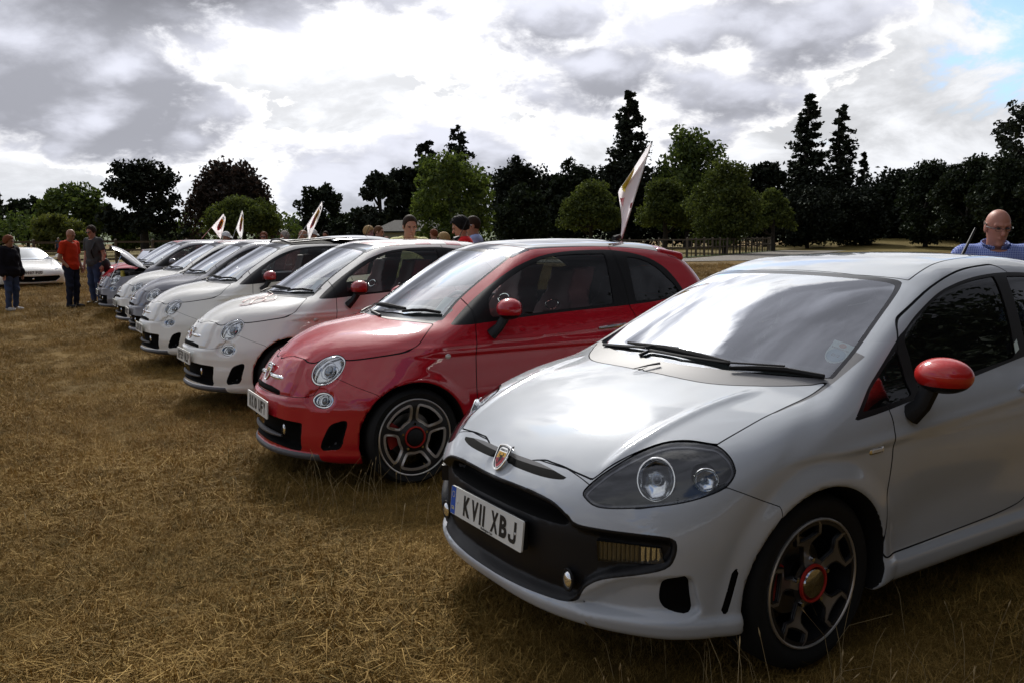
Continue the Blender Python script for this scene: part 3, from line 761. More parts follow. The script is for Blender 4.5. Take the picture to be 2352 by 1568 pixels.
def plant_trees():
    T = lambda u, top, d: (px(u, d), d, ztop(u, top, d))
    wpx = lambda w, d: w/1906.5*d
    BT = lambda u, top, w, d, mt, label, **k: broad_tree(*T(u, top, d), wpx(w, d), mt, label, **k)
    CF = lambda u, top, w, d, mt, label, **k: conifer(*T(u, top, d), wpx(w, d), mt, label, **k)
    # left group
    CF(10, 430, 52, 150, L_CONI, 'slim dark conifer at the far left edge of the photo', seed=1, n=1500, leaf=.9, levels=14, ragged=.5)
    BT(75, 436, 110, 130, L_DARK, 'dark bushy tree between the slim conifer and the bright green tree on the left', seed=2, n=2600, leaf=.7)
    BT(185, 404, 190, 100, L_GREEN, 'broad mid green tree left of the umbrella-shaped monkey puzzle', seed=3, n=6500, leaf=.46, z0=.05)
    BT(150, 478, 135, 88, L_WILLOW, 'low yellow green willow in front of the broad tree on the left', seed=4, n=3600, leaf=.34, z0=.0, name='willow_tree')
    monkey_puzzle(*T(340, 376, 84), wpx(176, 84))
    BT(420, 503, 130, 110, L_GREEN, 'low green bush right of the monkey puzzle trunk', seed=6, n=2200, leaf=.4, z0=0, cat='bush', name='bush')
    BT(385, 516, 80, 92, L_SAGE, 'pale silvery bush beside the monkey puzzle trunk', seed=7, n=1500, leaf=.3, z0=0, cat='bush', name='bush')
    BT(300, 500, 90, 104, L_GREEN, 'green bush left of the monkey puzzle trunk', seed=66, n=1700, leaf=.4, z0=0, cat='bush', name='bush')
    copper(*T(543, 360, 95), wpx(236, 95))
    BT(568, 419, 186, 74, L_LIME, 'round clipped dark green tree in front of the copper beech', seed=8, n=13000, leaf=.24, shape='dome', z0=.02, gap_=.8)
    BT(688, 494, 58, 300, L_FAR, 'small hazy tree far off in the gap between copper beech and birch', seed=9, n=1200, leaf=1.1, z0=.1)
    BT(640, 520, 90, 210, L_SAGE, 'pale far bush on the skyline right of the round clipped tree', seed=10, n=1100, leaf=.8, z0=0, cat='bush', name='bush')
    BT(745, 378, 116, 105, L_DARK, 'loose upright birch standing alone against the sky', seed=11, n=4200, leaf=.42, shape='tall', z0=.04, gap_=.55, name='birch_tree')
    BT(790, 495, 100, 100, L_DARK, 'dark shrub at the foot of the lone birch', seed=12, n=1700, leaf=.45, z0=0, cat='bush', name='bush')
    BT(815, 470, 110, 112, L_DARK, 'dark tree between the lone birch and the central trees', seed=67, n=3200, leaf=.4, z0=0)
    # centre group
    BT(878, 338, 108, 96, L_CONI, 'tall ragged birch at the left end of the central trees', seed=13, n=4200, leaf=.40, shape='tall', z0=.02, name='birch_tree')
    BT(935, 348, 110, 100, L_YEW, 'tall black yew behind the hut roof', seed=14, n=5200, leaf=.46, z0=0, gap_=.8, name='yew_tree')
    BT(858, 470, 110, 88, L_YEW, 'low black yew left of the hut', seed=15, n=2500, leaf=.4, z0=0, name='yew_tree')
    CF(985, 332, 130, 104, L_YEW, 'dark spire peeping over the left shoulder of the bright oak', seed=16, n=4200, leaf=.45, levels=14, ragged=.4, taper=.5)
    CF(1056, 298, 118, 120, L_CONI, 'spruce top rising directly behind the bright oak', seed=17, n=5200, leaf=.42, levels=18, taper=.5)
    BT(1040, 333, 220, 58, L_OAK, 'bright sunlit green oak in the middle of the tree line', seed=18, n=9500, leaf=.23, z0=.03, gap_=.62, name='oak_tree')
    BT(1185, 352, 128, 110, L_YEW, 'black yew with a spiky top right of the bright oak', seed=19, n=4200, leaf=.5, z0=0, gap_=.7, name='yew_tree')
    BT(1200, 410, 150, 92, L_DARK, 'dull dark green tree low beside the bright oak', seed=20, n=4200, leaf=.38, z0=0)
    BT(1312, 346, 124, 118, L_DARK, 'dark rounded tree between the spiky yew and the tall redwood', seed=21, n=4600, leaf=.5, z0=0, gap_=.7)
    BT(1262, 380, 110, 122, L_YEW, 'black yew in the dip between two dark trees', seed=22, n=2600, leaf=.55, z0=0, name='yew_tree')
    # right group
    CF(1443, 226, 165, 118, L_CONI, 'tall layered redwood directly above the large white flag', seed=23, n=9000, leaf=.46, levels=26, taper=.72, droop=.12, ragged=.45)
    BT(1430, 330, 150, 112, L_YEW, 'black lower tree under the tall redwood', seed=24, n=4200, leaf=.5, z0=0, gap_=.8)
    BT(1580, 275, 204, 108, L_GREEN, 'large open green tree right of the tall redwood', seed=25, n=6500, leaf=.46, z0=.02, gap_=.6)
    BT(1575, 350, 210, 112, L_YEW, 'black mass of yew under the large open green tree', seed=26, n=5200, leaf=.5, z0=0, gap_=.8, name='yew_tree')
    BT(1357, 392, 156, 80, L_LIME, 'round clipped lime left of the large white flag', seed=27, n=13000, leaf=.22, shape='dome', z0=.0, gap_=.8, name='lime_tree')
    BT(1525, 372, 140, 82, L_LIME, 'round clipped lime just right of the large white flag', seed=28, n=12000, leaf=.22, shape='dome', z0=.0, gap_=.8, name='lime_tree')
    BT(1662, 358, 190, 74, L_LIME, 'tallest pointed lime standing behind the end of the paddock fence', seed=29, n=17000, leaf=.21, shape='egg', z0=.0, gap_=.8, name='lime_tree')
    BT(1772, 413, 100, 86, L_LIME, 'smallest round lime at the right end of the lime row', seed=30, n=7000, leaf=.22, shape='dome', z0=.0, gap_=.8, name='lime_tree')
    BT(1755, 335, 110, 110, L_YEW, 'spiky black yew left of the twin redwoods', seed=31, n=3600, leaf=.5, z0=0, name='yew_tree')
    CF(1845, 236, 145, 122, L_CONI, 'taller left one of the twin redwoods on the right', seed=32, n=8500, leaf=.46, levels=25, taper=.68, ragged=.42, droop=.15)
    CF(1920, 261, 130, 118, L_CONI, 'shorter right one of the twin redwoods with a bare gappy crown', seed=33, n=5600, leaf=.44, levels=20, taper=.66, ragged=.6, droop=.2)
    CF(1972, 367, 80, 118, L_CONI, 'small conifer at the foot of the twin redwoods', seed=34, n=1500, leaf=.5, levels=12)
    for i, (u, top, w, d, lb) in enumerate(((1850, 430, 170, 96, 'black shrubby tree under the twin redwoods'), (1960, 430, 150, 98, 'black tree filling the gap right of the twin redwoods'),
                                           (2035, 398, 130, 110, 'dark tree at the low notch in the right-hand wood'), (2120, 368, 150, 92, 'dark tree second along the rising edge of the right-hand wood'),
                                           (2215, 356, 170, 84, 'dark tree above the bald man\'s left side'), (2310, 340, 190, 78, 'dark tree directly above the bald man in blue'), (2420, 330, 200, 74, 'dark tree cut by the right edge of the photo'))):
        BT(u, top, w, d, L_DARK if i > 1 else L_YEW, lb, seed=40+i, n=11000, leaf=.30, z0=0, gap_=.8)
    BT(2352, 205, 200, 88, L_CONI, 'tall open tree towering at the right edge of the photo', seed=50, n=3600, leaf=.42, z0=.25, gap_=.42)

def monkey_puzzle(x, y, h, w):
    rng = np.random.default_rng(55); root = empty('monkey_puzzle_tree', (x, y, 0), 0, 'dark umbrella-shaped monkey puzzle with a bare trunk on the left', 'tree'); P = []; br = MB()
    t = np.linspace(0, 1, 7); br.tube(np.c_[0*t, 0*t, t*h*.95], .42*(1-.75*t)+.05, 9)
    for i in range(96):
        k = rng.uniform(0, 1); z0 = h*(.34 + .60*k); a = rng.uniform(0, 2*np.pi); L = w/2*math.sqrt(max(.05, 1-((k-.25)/.80)**2))*rng.uniform(.75, 1.03)
        s = np.linspace(0, 1, 9); dr = -.42*(1-k)**1.2
        Q = np.c_[np.cos(a)*L*s, np.sin(a)*L*s, z0 + dr*L*s*1.4 + .30*L*s**3]
        br.tube(Q[[0, 3, 6, 8]], [.09, .07, .05, .03], 5)
        m = 30; u = rng.uniform(.35, 1, m)
        q = np.stack([np.interp(u, s, Q[:, c]) for c in range(3)], 1) + rng.normal(0, .20, (m, 3)); P.append(q)
        e = Q[-1] + rng.normal(0, .30, (24, 3)) + (0, 0, .15); P.append(e)
    crown_obj('crown', cards(np.concatenate(P), .40, rng), L_YEW, root); br.build('trunk', BARK, root)
def copper(x, y, h, w):
    rng = np.random.default_rng(56); root = empty('copper_beech_tree', (x, y, 0), 0, 'weeping copper beech with purple brown leaves', 'tree'); P = []; br = MB()
    t = np.linspace(0, 1, 6); br.tube(np.c_[0*t, 0*t, t*h*.8], .5*(1-.7*t), 9)
    for i in range(150):
        a = rng.uniform(0, 2*np.pi); k = rng.uniform(.1, 1)**.6; r = w/2*k*rng.uniform(.8, 1.05); zt = h*(1.0 - .50*(k**2.2))*rng.uniform(.86, 1.0)
        zb = zt - h*(.10 + .45*k)*rng.uniform(.5, 1)
        s = rng.uniform(0, 1, 58); q = np.c_[np.cos(a)*r*(.72+.28*s**.5), np.sin(a)*r*(.72+.28*s**.5), zt + (zb-zt)*s**1.6] + rng.normal(0, .34, (58, 3)); P.append(q)
        if i % 6 == 0: br.tube([(0, 0, h*.5), (math.cos(a)*r*.5, math.sin(a)*r*.5, zt*.9), (math.cos(a)*r*.9, math.sin(a)*r*.9, zt*.96)], [.16, .09, .03], 6)
    crown_obj('crown', cards(np.concatenate(P), .38, rng), L_COPPER, root); br.build('trunk', BARK, root)
plant_trees()

def wood_mass(name, pts, hfun, mt, n, leaf, seed, label=None):
    """thick belt of foliage standing on a strip of ground"""
    rng = np.random.default_rng(seed); pts = np.array(pts, float); P = []
    seg = np.linalg.norm(np.diff(pts, axis=0), axis=1); cum = np.r_[0, np.cumsum(seg)]
    s = rng.uniform(0, cum[-1], n); base = np.stack([np.interp(s, cum, pts[:, i]) for i in range(2)], 1) + rng.normal(0, 2.2, (n, 2))
    hh = hfun(s/cum[-1])*(1 + .22*np.sin(s*.55) + .12*np.sin(s*1.7+1)); z = hh*np.sqrt(rng.uniform(0, 1, n))
    crown = crown_obj(name, cards(np.c_[base, z], leaf, rng, 0), mt); tag(crown, label, None, None, 'stuff'); return crown
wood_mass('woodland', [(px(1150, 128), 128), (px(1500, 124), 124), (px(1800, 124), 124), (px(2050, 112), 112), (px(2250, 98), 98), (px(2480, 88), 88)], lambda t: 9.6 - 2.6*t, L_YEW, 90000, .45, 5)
wood_mass('hedge', [(-150, 100), (-70, 120), (-20, 135), (10, 140)], lambda t: 4.6 + 0*t, L_GREEN, 16000, .5, 6)
wood_mass('tree_belt', [(-6, -21), (14, -17), (34, -6), (44, 12)], lambda t: 13 + 1.5*np.sin(t*9), L_DARK, 40000, .55, 7)

# ---- fences
WOOD = mat('weathered_wood', (.11, .085, .06), .85); _k = NT(WOOD); _m = _k.n('ShaderNodeMapping', {'Vector': _k.obj(), 'Scale': (1, 8, 8)})
_k.base(_k.ramp(_k.noise(_m.outputs[0], 3, 7, .7), [(.3, (.045, .034, .024)), (.6, (.115, .090, .062)), (.8, (.17, .14, .10))])); _k.bump(_k.noise(_m.outputs[0], 9, 5), .5, .01)
def fence(path, label, h=1.38, step=2.0, thin=True, rails=(1.26, .84, .42), seed=0):
    rng = np.random.default_rng(seed); P = np.array(path, float); root = empty('post_and_rail_fence', (P[0, 0], P[0, 1], 0), 0, label, 'fence'); P0 = P[0].copy(); P = P - P0
    post = None; slim = None
    for a, b in zip(P[:-1], P[1:]):
        L = np.linalg.norm(b-a); n = max(1, round(L/step)); ang = math.atan2(*(b-a)[::-1])
        for i in range(n+1):
            if i == n and not np.allclose(b, P[-1]): continue
            if post is None:
                m = MB(); m.box((0, 0, h/2), (.11, .15, h), taper=.96); m.add([(-.055, -.075, h), (.055, -.075, h), (.055, .075, h), (-.055, .075, h), (0, 0, h+.05)], [(0, 1, 4), (1, 2, 4), (2, 3, 4), (3, 0, 4)]); post = m.build('post', WOOD, root, False); o = post
            else: o = bpy.data.objects.new('post', post.data); link(o, root)
            q = a + (b-a)*i/n; o.location = (q[0], q[1], rng.uniform(-.04, .03)); o.rotation_euler = (rng.normal(0, .015), rng.normal(0, .015), ang + rng.normal(0, .05))
            if thin and i < n:
                q = a + (b-a)*(i+.5)/n
                if slim is None: m = MB(); m.box((0, 0, h*.46), (.05, .06, h*.92)); slim = m.build('slim_post', WOOD, root, False); o = slim
                else: o = bpy.data.objects.new('slim_post', slim.data); link(o, root)
                o.location = (q[0], q[1], 0); o.rotation_euler = (0, 0, ang)
        rail = None
        for z in rails:
            for i in range(n):
                q = a + (b-a)*(i+.5)/n; l = L/n
                if rail is None: m = MB(); m.box((0, 0, 0), (l*1.01, .035, .11)); rail = m.build('rail', WOOD, root, False); o = rail
                else: o = bpy.data.objects.new('rail', rail.data); link(o, root)
                nrm = np.array([-(b-a)[1], (b-a)[0]])/L*.08
                o.location = (q[0]-nrm[0]*-1, q[1]-nrm[1]*-1, z + rng.normal(0, .012)); o.rotation_euler = (0, rng.normal(0, .006), ang)
    return root
fence([(-31, 36.5), (-24.4, 42.7), (-14.7, 53), (-6, 60.5)], 'three rail wooden fence behind the row of cars on the left', 1.5, 2.05, False, (1.40, .95, .48), 1)
fence([(-2, 60.6), (12.9, 61.4), (27.0, 86.5), (29.5, 96), (24, 112)], 'wooden paddock fence with thin middle posts on the right beyond the red car', 1.42, 2.2, True, (1.30, .70), 2)
# ---- hut under the oak
def hut():
    d = 66; x0, x1 = px(858, d), px(1016, d); zr = ztop(930, 503, d); ze = ztop(930, 529, d); root = empty('hut', ((x0+x1)/2, d, 0), 0, 'low pale timber hut with a dark hipped roof under the oak', 'hut'); w = (x1-x0)/2
    m = MB(); m.add([(-w, -.6, ze), (w, -.6, ze), (w, 5, ze), (-w, 5, ze), (-w+1.5, 2.2, zr), (w-.7, 2.2, zr), (-w, -.6, ze-.12), (w, -.6, ze-.12), (w, 5, ze-.12), (-w, 5, ze-.12)],
                    [(0, 1, 5, 4), (1, 2, 5), (2, 3, 4, 5), (3, 0, 4), (0, 6, 7, 1), (1, 7, 8, 2), (2, 8, 9, 3), (3, 9, 6, 0), (6, 9, 8, 7)])
    rm = mat('hut_roof_felt', (.05, .045, .04), .9); k = NT(rm); k.base(k.ramp(k.noise(k.obj(), 2.5, 7, .75), [(.3, (.012, .011, .010)), (.7, (.032, .028, .024))])); m.build('roof', rm, root, False)
    m = MB(); m.box((0, 2.2, (ze-.12)/2), (2*w-.7, 4.4, ze-.12)); wl = m.build('wall', mat('hut_cream_boards', (.42, .40, .33), .8), root, False)
    dk = mat('hut_dark_opening', (.012, .011, .010), .6); fr = mat('hut_frame_white', (.5, .5, .46), .6)
    for cx, ww, z0, z1, nm in ((-w+.75, .75, .1, 1.75, 'door'), (-w+1.9, .55, .95, 1.65, 'window'), (-.3, .5, .95, 1.65, 'window'), (.9, .5, .95, 1.65, 'window'), (w-.9, .9, .1, 1.8, 'door')):
        m = MB(); m.box((cx, -.03, (z0+z1)/2), (ww, .06, z1-z0)); o = m.build(nm, dk, root, False)
        m = MB()
        for bx, bz, bw_, bh in ((cx-ww/2, (z0+z1)/2, .06, z1-z0), (cx+ww/2, (z0+z1)/2, .06, z1-z0), (cx, z1, ww+.06, .06), (cx, (z0+z1)/2, .05, z1-z0)): m.box((bx, -.05, bz), (bw_, .07, bh))
        m.build('frame', fr, o, False)
    m = MB()
    for i in range(24): m.box((-w+.42+i*(2*w-.84)/23, -.012, ze/2-.06), (.03, .03, ze-.15))
    m.build('board_battens', mat('hut_cream_boards', (.42, .40, .33), .8), root, False)['kind'] = 'stuff'
hut()

# ---- dry grass standing on the ground
def grass():
    rng = np.random.default_rng(9)
    GM = bpy.data.materials.new('dry_blades'); GM.use_nodes = True; k = NT(GM); rnd = k.n('ShaderNodeObjectInfo').outputs['Random']; isl = k.n('ShaderNodeNewGeometry').outputs['Random Per Island']
    pn = k.math('ADD', k.math('MULTIPLY', k.noise(k.pos(), .45, 4, .6), .6), k.math('MULTIPLY', k.noise(k.pos(), 2.6, 4, .6), .4))
    f = k.math('ADD', k.math('MULTIPLY', rnd, .18), k.math('ADD', k.math('MULTIPLY', isl, .34), k.math('MULTIPLY', k.math('SUBTRACT', pn, .14), .78)))
    k.base(k.ramp(f, [(.22, (0.049, 0.054, 0.009)), (.36, (0.122, 0.078, 0.015)), (.52, (0.244, 0.144, 0.033)), (.80, (0.488, 0.329, 0.104))])); k.b.inputs['Roughness'].default_value = .8; k.b.inputs['Specular IOR Level'].default_value = .2
    def tuft(nb, hmin, hmax, rad, wid, lie):
        V = []; F = []
        for i in range(nb):
            a = rng.uniform(0, 2*np.pi); r = rad*math.sqrt(rng.uniform()); b = np.array([r*math.cos(a), r*math.sin(a), -.01]); h = rng.uniform(hmin, hmax); l = rng.normal(0, lie, 2); th = rng.uniform(0, np.pi)
            w = np.array([math.cos(th), math.sin(th), 0])*wid*rng.uniform(.6, 1.3)
            m_ = b + np.array([l[0]*h*.4, l[1]*h*.4, h*.6]); t = b + np.array([l[0]*h*1.2, l[1]*h*1.2, h*max(.25, 1-.45*np.hypot(*l))])
            n = len(V); V += [b-w, b+w, m_+w*.8, m_-w*.8, t]; F += [(n, n+1, n+2, n+3), (n+3, n+2, n+4)]
        m = MB(); m.add(V, F); return m
    col = bpy.data.collections.new('grass_tufts')
    for i in range(7):
        me = tuft(64, .018, .065, .080, .0011, .9).mesh('grass_tuft', False, 0) if i < 5 else tuft(44, .03, .10, .07, .0011, .8).mesh('grass_tuft', False, 0)
        me.materials.append(GM); o = bpy.data.objects.new('grass_tuft', me); col.objects.link(o)
    P = []; S = []
    for d0, d1, dens, sc in ((1.7, 4.5, 560, 1.0), (4.5, 8, 330, 1.1), (8, 14, 120, 1.35), (14, 26, 34, 1.8), (26, 45, 9, 2.6)):
        A = (d1**2-d0**2)*.78; n = int(A*dens); d = np.sqrt(rng.uniform(d0**2, d1**2, n)); t = rng.uniform(-.75, .75, n)
        P.append(np.c_[d*t*1.02, d, np.zeros(n)]); S.append(np.full(n, sc))
    P = np.concatenate(P); S = np.concatenate(S)*rng.uniform(.6, 1.35, len(P))
    den = np.sin(P[:, 0]*1.9+.6*np.sin(P[:, 1]*1.1))*np.sin(P[:, 1]*1.6) + .5*np.sin(P[:, 0]*5.1+P[:, 1]*3.3); S *= 1 + .42*den
    P[:, 2] = .012*np.sin(P[:, 0]*1.7+.4)*np.sin(P[:, 1]*1.3) + .010*np.sin(P[:, 0]*3.1+P[:, 1]*2.3) - .012
    me = bpy.data.meshes.new('dry_grass'); me.vertices.add(len(P)); me.vertices.foreach_set('co', P.astype(np.float32).ravel())
    at = me.attributes.new('scl', 'FLOAT', 'POINT'); at.data.foreach_set('value', S.astype(np.float32))
    at = me.attributes.new('rot', 'FLOAT_VECTOR', 'POINT'); at.data.foreach_set('vector', np.c_[rng.normal(0, .12, (len(P), 2)), rng.uniform(0, 6.28, len(P))].astype(np.float32).ravel())
    ob = tag(link(bpy.data.objects.new('dry_grass', me)), kind='stuff')
    ng = bpy.data.node_groups.new('scatter', 'GeometryNodeTree'); ng.interface.new_socket('Geometry', in_out='INPUT', socket_type='NodeSocketGeometry'); ng.interface.new_socket('Geometry', in_out='OUTPUT', socket_type='NodeSocketGeometry')
    N = ng.nodes; gi = N.new('NodeGroupInput'); go = N.new('NodeGroupOutput'); ci = N.new('GeometryNodeCollectionInfo'); ci.inputs['Collection'].default_value = col; ci.inputs['Separate Children'].default_value = True; ci.inputs['Reset Children'].default_value = True
    ip = N.new('GeometryNodeInstanceOnPoints'); ip.inputs['Pick Instance'].default_value = True
    a1 = N.new('GeometryNodeInputNamedAttribute'); a1.data_type = 'FLOAT'; a1.inputs[0].default_value = 'scl'; a2 = N.new('GeometryNodeInputNamedAttribute'); a2.data_type = 'FLOAT_VECTOR'; a2.inputs[0].default_value = 'rot'
    Lk = ng.links; m2p = N.new('GeometryNodeMeshToPoints'); Lk.new(gi.outputs[0], m2p.inputs[0]); Lk.new(m2p.outputs[0], ip.inputs['Points']); Lk.new(ci.outputs[0], ip.inputs['Instance']); Lk.new(a1.outputs[0], ip.inputs['Scale']); Lk.new(a2.outputs[0], ip.inputs['Rotation']); Lk.new(ip.outputs[0], go.inputs[0])
    md = ob.modifiers.new('scatter', 'NODES'); md.node_group = ng
    # single tall seed stalks
    m = MB(); sp = []
    for i in range(200):
        d = 2.0 + 5.5*rng.uniform()**1.5; t = rng.uniform(-.68, .70); sp.append((d*t, d))
    for i in range(90): sp.append((rng.uniform(.25, 1.9), rng.uniform(1.95, 2.7)))
    for i in range(40): sp.append((rng.uniform(-1.3, -.2), rng.uniform(4.2, 4.75)))
    for x, y in sp:
        h = rng.uniform(.12, .30); l = rng.normal(0, .30, 2); p = [np.array([x, y, -.01]), np.array([x+l[0]*h*.35, y+l[1]*h*.35, h*.6]), np.array([x+l[0]*h, y+l[1]*h, h])]
        m.tube(p, [.0011, .0009, .0007], 3, cap=False)
        if rng.uniform() < .5: e = p[2]; q = p[2]+(p[2]-p[1])*.25; m.tube([e, (e+q)/2, q], [.0008, .0028, .0006], 4, cap=False)
    ob = m.build('seed_stalks', mat('straw', (.34, .25, .12), .8), None, False, 0); tag(ob, kind='stuff')
grass()
# ---------------------------------------------------------------- shared car pieces
def lr(m):
    """split a mesh in the parts on the two sides"""
    return m.sel(lambda c: c[:, 1] < 0), m.sel(lambda c: c[:, 1] >= 0)
def gap(m, g, w=.0030):
    """cut a panel gap along g=0 -> (panel inside, rest)"""
    d = g(m.v); a, b = split(m, d + w)
    _, c = split(b, g(b.v) - w)
    return a, c
def liners(m, wb, root):
    for sx in (0, 1):
        for q in lr(m.sel(lambda c: (c[:, 0] > wb/2) == bool(sx))): obj_m('wheel_arch_liner', q, RUBBER, root)
def uproj(P): return [((a + abs(b))*.7071, c) for a, b, c in P]
def mirror_y(poly): return list(poly) + [(a, -b) for a, b in reversed(poly)]

def wheel_parts(kind, rt):
    """tyre, rim and brake built about the axle (local y, outer face towards -y); returns [(name, mesh, material)]"""
    out = []; rr = .238 if kind == 'fiat' else .230
    b = MB(); n = 72
    b.lathe([(rr-.012, .185), (rr+.004, .190), (rr+.03, .199), (rt-.022, .203), (rt-.006, .190), (rt, .165), (rt, .11), (rt, .045), (rt-.006, .018), (rt-.022, .003), (rr+.035, -.002), (rr+.012, .006), (rr-.004, .012), (rr-.012, .02)], n)
    for q in (.055, .085, .125, .155): b.lathe([(rt+.0005, q-.003), (rt-.002, q), (rt+.0005, q+.003)], n)
    out.append(('tyre', b.mesh('tyre'), RUBBER))
    b = MB(); b.lathe([(rr+.001, .012), (rr+.001, .004), (rr-.004, .001), (rr-.008, .003), (rr-.010, .010)], 96)
    out.append(('rim_edge', b.mesh('rim_edge'), ALU))
    b = MB(); b.lathe([(rr-.010, .010), (rr-.016, .05), (rr-.03, .12), (rr-.02, .19)], 48)
    b.lathe([(.0, .13), (.15, .13), (.15, .16)], 32)
    out.append(('rim_barrel', b.mesh('rim_barrel'), WHEELBLK))
    b = MB(); b.lathe([(.05, .095), (.138, .095), (.140, .099), (.140, .112), (.138, .116), (.05, .116)], 48); b.lathe([(.0, .06), (.07, .06), (.075, .095)], 24)
    out.append(('brake_disc', b.mesh('brake_disc'), DISC))
    b = MB()
    for a0, a1 in ((math.pi*.80, math.pi*1.16),):
        A = np.linspace(a0, a1, 9); o = [(.158*math.cos(t), .158*math.sin(t)) for t in A]; i = [(.096*math.cos(t), .096*math.sin(t)) for t in A[::-1]]
        b.prism(o+i, -.07, -.125, ((0, 0, 0), (1, 0, 0), (0, 0, 1), (0, -1, 0)))
    out.append(('brake_caliper', b.mesh('brake_caliper', False), CALIPER))
    # wheel face
    na, nr = 240, 44
    r = np.linspace(.030, rr-.010, nr); a = np.arange(na)/na*2*np.pi
    V = np.stack(np.broadcast_arrays(r[:, None]*np.cos(a), 0*r[:, None]*a, r[:, None]*np.sin(a)), -1).reshape(-1, 3)
    T = []
    for i in range(nr-1):
        for k in range(na):
            p, q, s_, t = i*na+k, i*na+(k+1) % na, (i+1)*na+(k+1) % na, (i+1)*na+k
            T += [(p, q, s_), (p, s_, t)]
    m = M(V, np.tile((0., -1., 0.), (len(V), 1)), np.array(T))
    def dish(m, base=0.0):
        rad = np.hypot(m.v[:, 0], m.v[:, 2]); v = m.v.copy(); v[:, 1] += base + .006 + .020*sstep(rad, .20, .10) - .012*sstep(rad, .10, .055)
        return M(v, m.n, m.t)
    face_s = []; tubes = MB()
    if kind == 'fiat':
        for j in range(5):
            ph = R(-90 + 72*j); poly = []
            for t in np.linspace(-27, 27, 7): poly.append((.200, t))
            poly += [(.178, 29.5), (.120, 27.0), (.105, 20)]
            for t in np.linspace(12, -12, 3): poly.append((.101, t))
            poly += [(.105, -20), (.120, -27.0), (.178, -29.5)]
            pl = smooth_poly([(q*math.cos(ph+R(t)), q*math.sin(ph+R(t))) for q, t in poly], 3)
            cx = np.array([.152*math.cos(ph), .152*math.sin(ph)])
            g = lambda v, pl=pl: sd_poly(v[:, 0], v[:, 2], pl, .2)
            _, m = split(m, lambda v: g(v) + .0085)
            sil, m = split(m, lambda v: g(v) - .007)
            face_s.append(sil)
            loop = [(p[0]*.97+cx[0]*.03, 0, p[1]*.97+cx[1]*.03) for p in pl]
            tm = dish(M(np.array(loop), np.zeros((len(loop), 3)), np.zeros((0, 3), int)))
            for dy, rad in ((.004, .0055), (.014, .0060)): tubes.tube(tm.v + np.array([0, dy, 0]), rad, 6, closed=True, up=(0, 1, 0))
    else:
        hole = []
        for j in range(5):
            ph = R(100 + 72*j)
            half = [(.062, .024), (.085, .0205), (.120, .017), (.142, .022), (.152, .036), (.163, .063), (.200, .0655), (.219, .058), (.217, .046), (.200, .0525), (.172, .051), (.167, .030), (.165, 0)]
            pl = half + [(a_, -b_) for a_, b_ in half[-2::-1]]
            pl = [(q*math.cos(ph) - t*math.sin(ph), q*math.sin(ph) + t*math.cos(ph)) for q, t in pl]
            g = lambda v, pl=pl: sd_poly(v[:, 0], v[:, 2], pl, .2)
            sil, m = split(m, lambda v: g(v))
            face_s.append(sil)
            tm = dish(M(np.array([(p[0], 0, p[1]) for p in pl]), np.zeros((len(pl), 3)), np.zeros((0, 3), int)))
            for dy in (.004, .012): tubes.tube(tm.v + np.array([0, dy, 0]), .0048, 6, closed=True, up=(0, 1, 0))
        rad = lambda v: np.hypot(v[:, 0], v[:, 2])
        _, m = split(m, lambda v: np.maximum(.085-rad(v), rad(v)-.207))          # open between the arms
    S_ = face_s[0]
    for q in face_s[1:]: S_ = S_.join(q)
    dm, ds = dish(m), dish(S_)
    def tm(name, q):
        return mesh_raw(name, q.v, q.t[:, ::-1].ravel(), np.full(len(q.t), 3))
    out.append(('wheel_face', tm('wheel_face', dm), WHEELBLK)); out.append(('spoke_edges', tm('spoke_edges', ds), ALU if kind == 'fiat' else mat('shaded_alloy', (.26, .25, .25), .38, .85)))  # grey car's spokes: alloy colour darkened to read as in shade
    out.append(('spoke_walls', tubes.mesh('spoke_walls', True, 60), ALU if kind == 'fiat' else WHEELBLK))
    b = MB(); b.lathe([(.055, .020), (.060, .002), (.066, .002), (.068, .012)], 40); out.append(('hub_ring', b.mesh('hub_ring'), CALIPER))
    b = MB(); b.lathe([(.0, -.004), (.03, -.003), (.050, .002), (.057, .012)], 40); out.append(('hub_cap', b.mesh('hub_cap'), BLACK if kind == 'fiat' else mat('hub_chrome', (.40, .40, .42), .06, 1.0)))
    b = MB()
    for j in range(5):
        t = R(-54+72*j); b.lathe([(0, .005), (.008, .005), (.010, .02)], 10, c=(.083*math.cos(t), .004, .083*math.sin(t)))
    out.append(('wheel_nuts', b.mesh('wheel_nuts'), CHROME))
    return out

def add_wheels(root, kind, rt, wb, track):
    P = wheel_parts(kind, rt)
    for name, me, mt in P:
        if not me.materials: me.materials.append(mt)
    for x in (0, wb):
        for s in (-1, 1):
            w = link(bpy.data.objects.new('wheel', P[0][1]), root); w.location = (x, s*track, rt+.002)
            if s > 0: w.rotation_euler = (0, 0, math.pi)
            else: w.rotation_euler = (0, R(0 if x == 0 else 37), 0)
            for name, me, mt in P[1:]: link(bpy.data.objects.new(name, me), w)

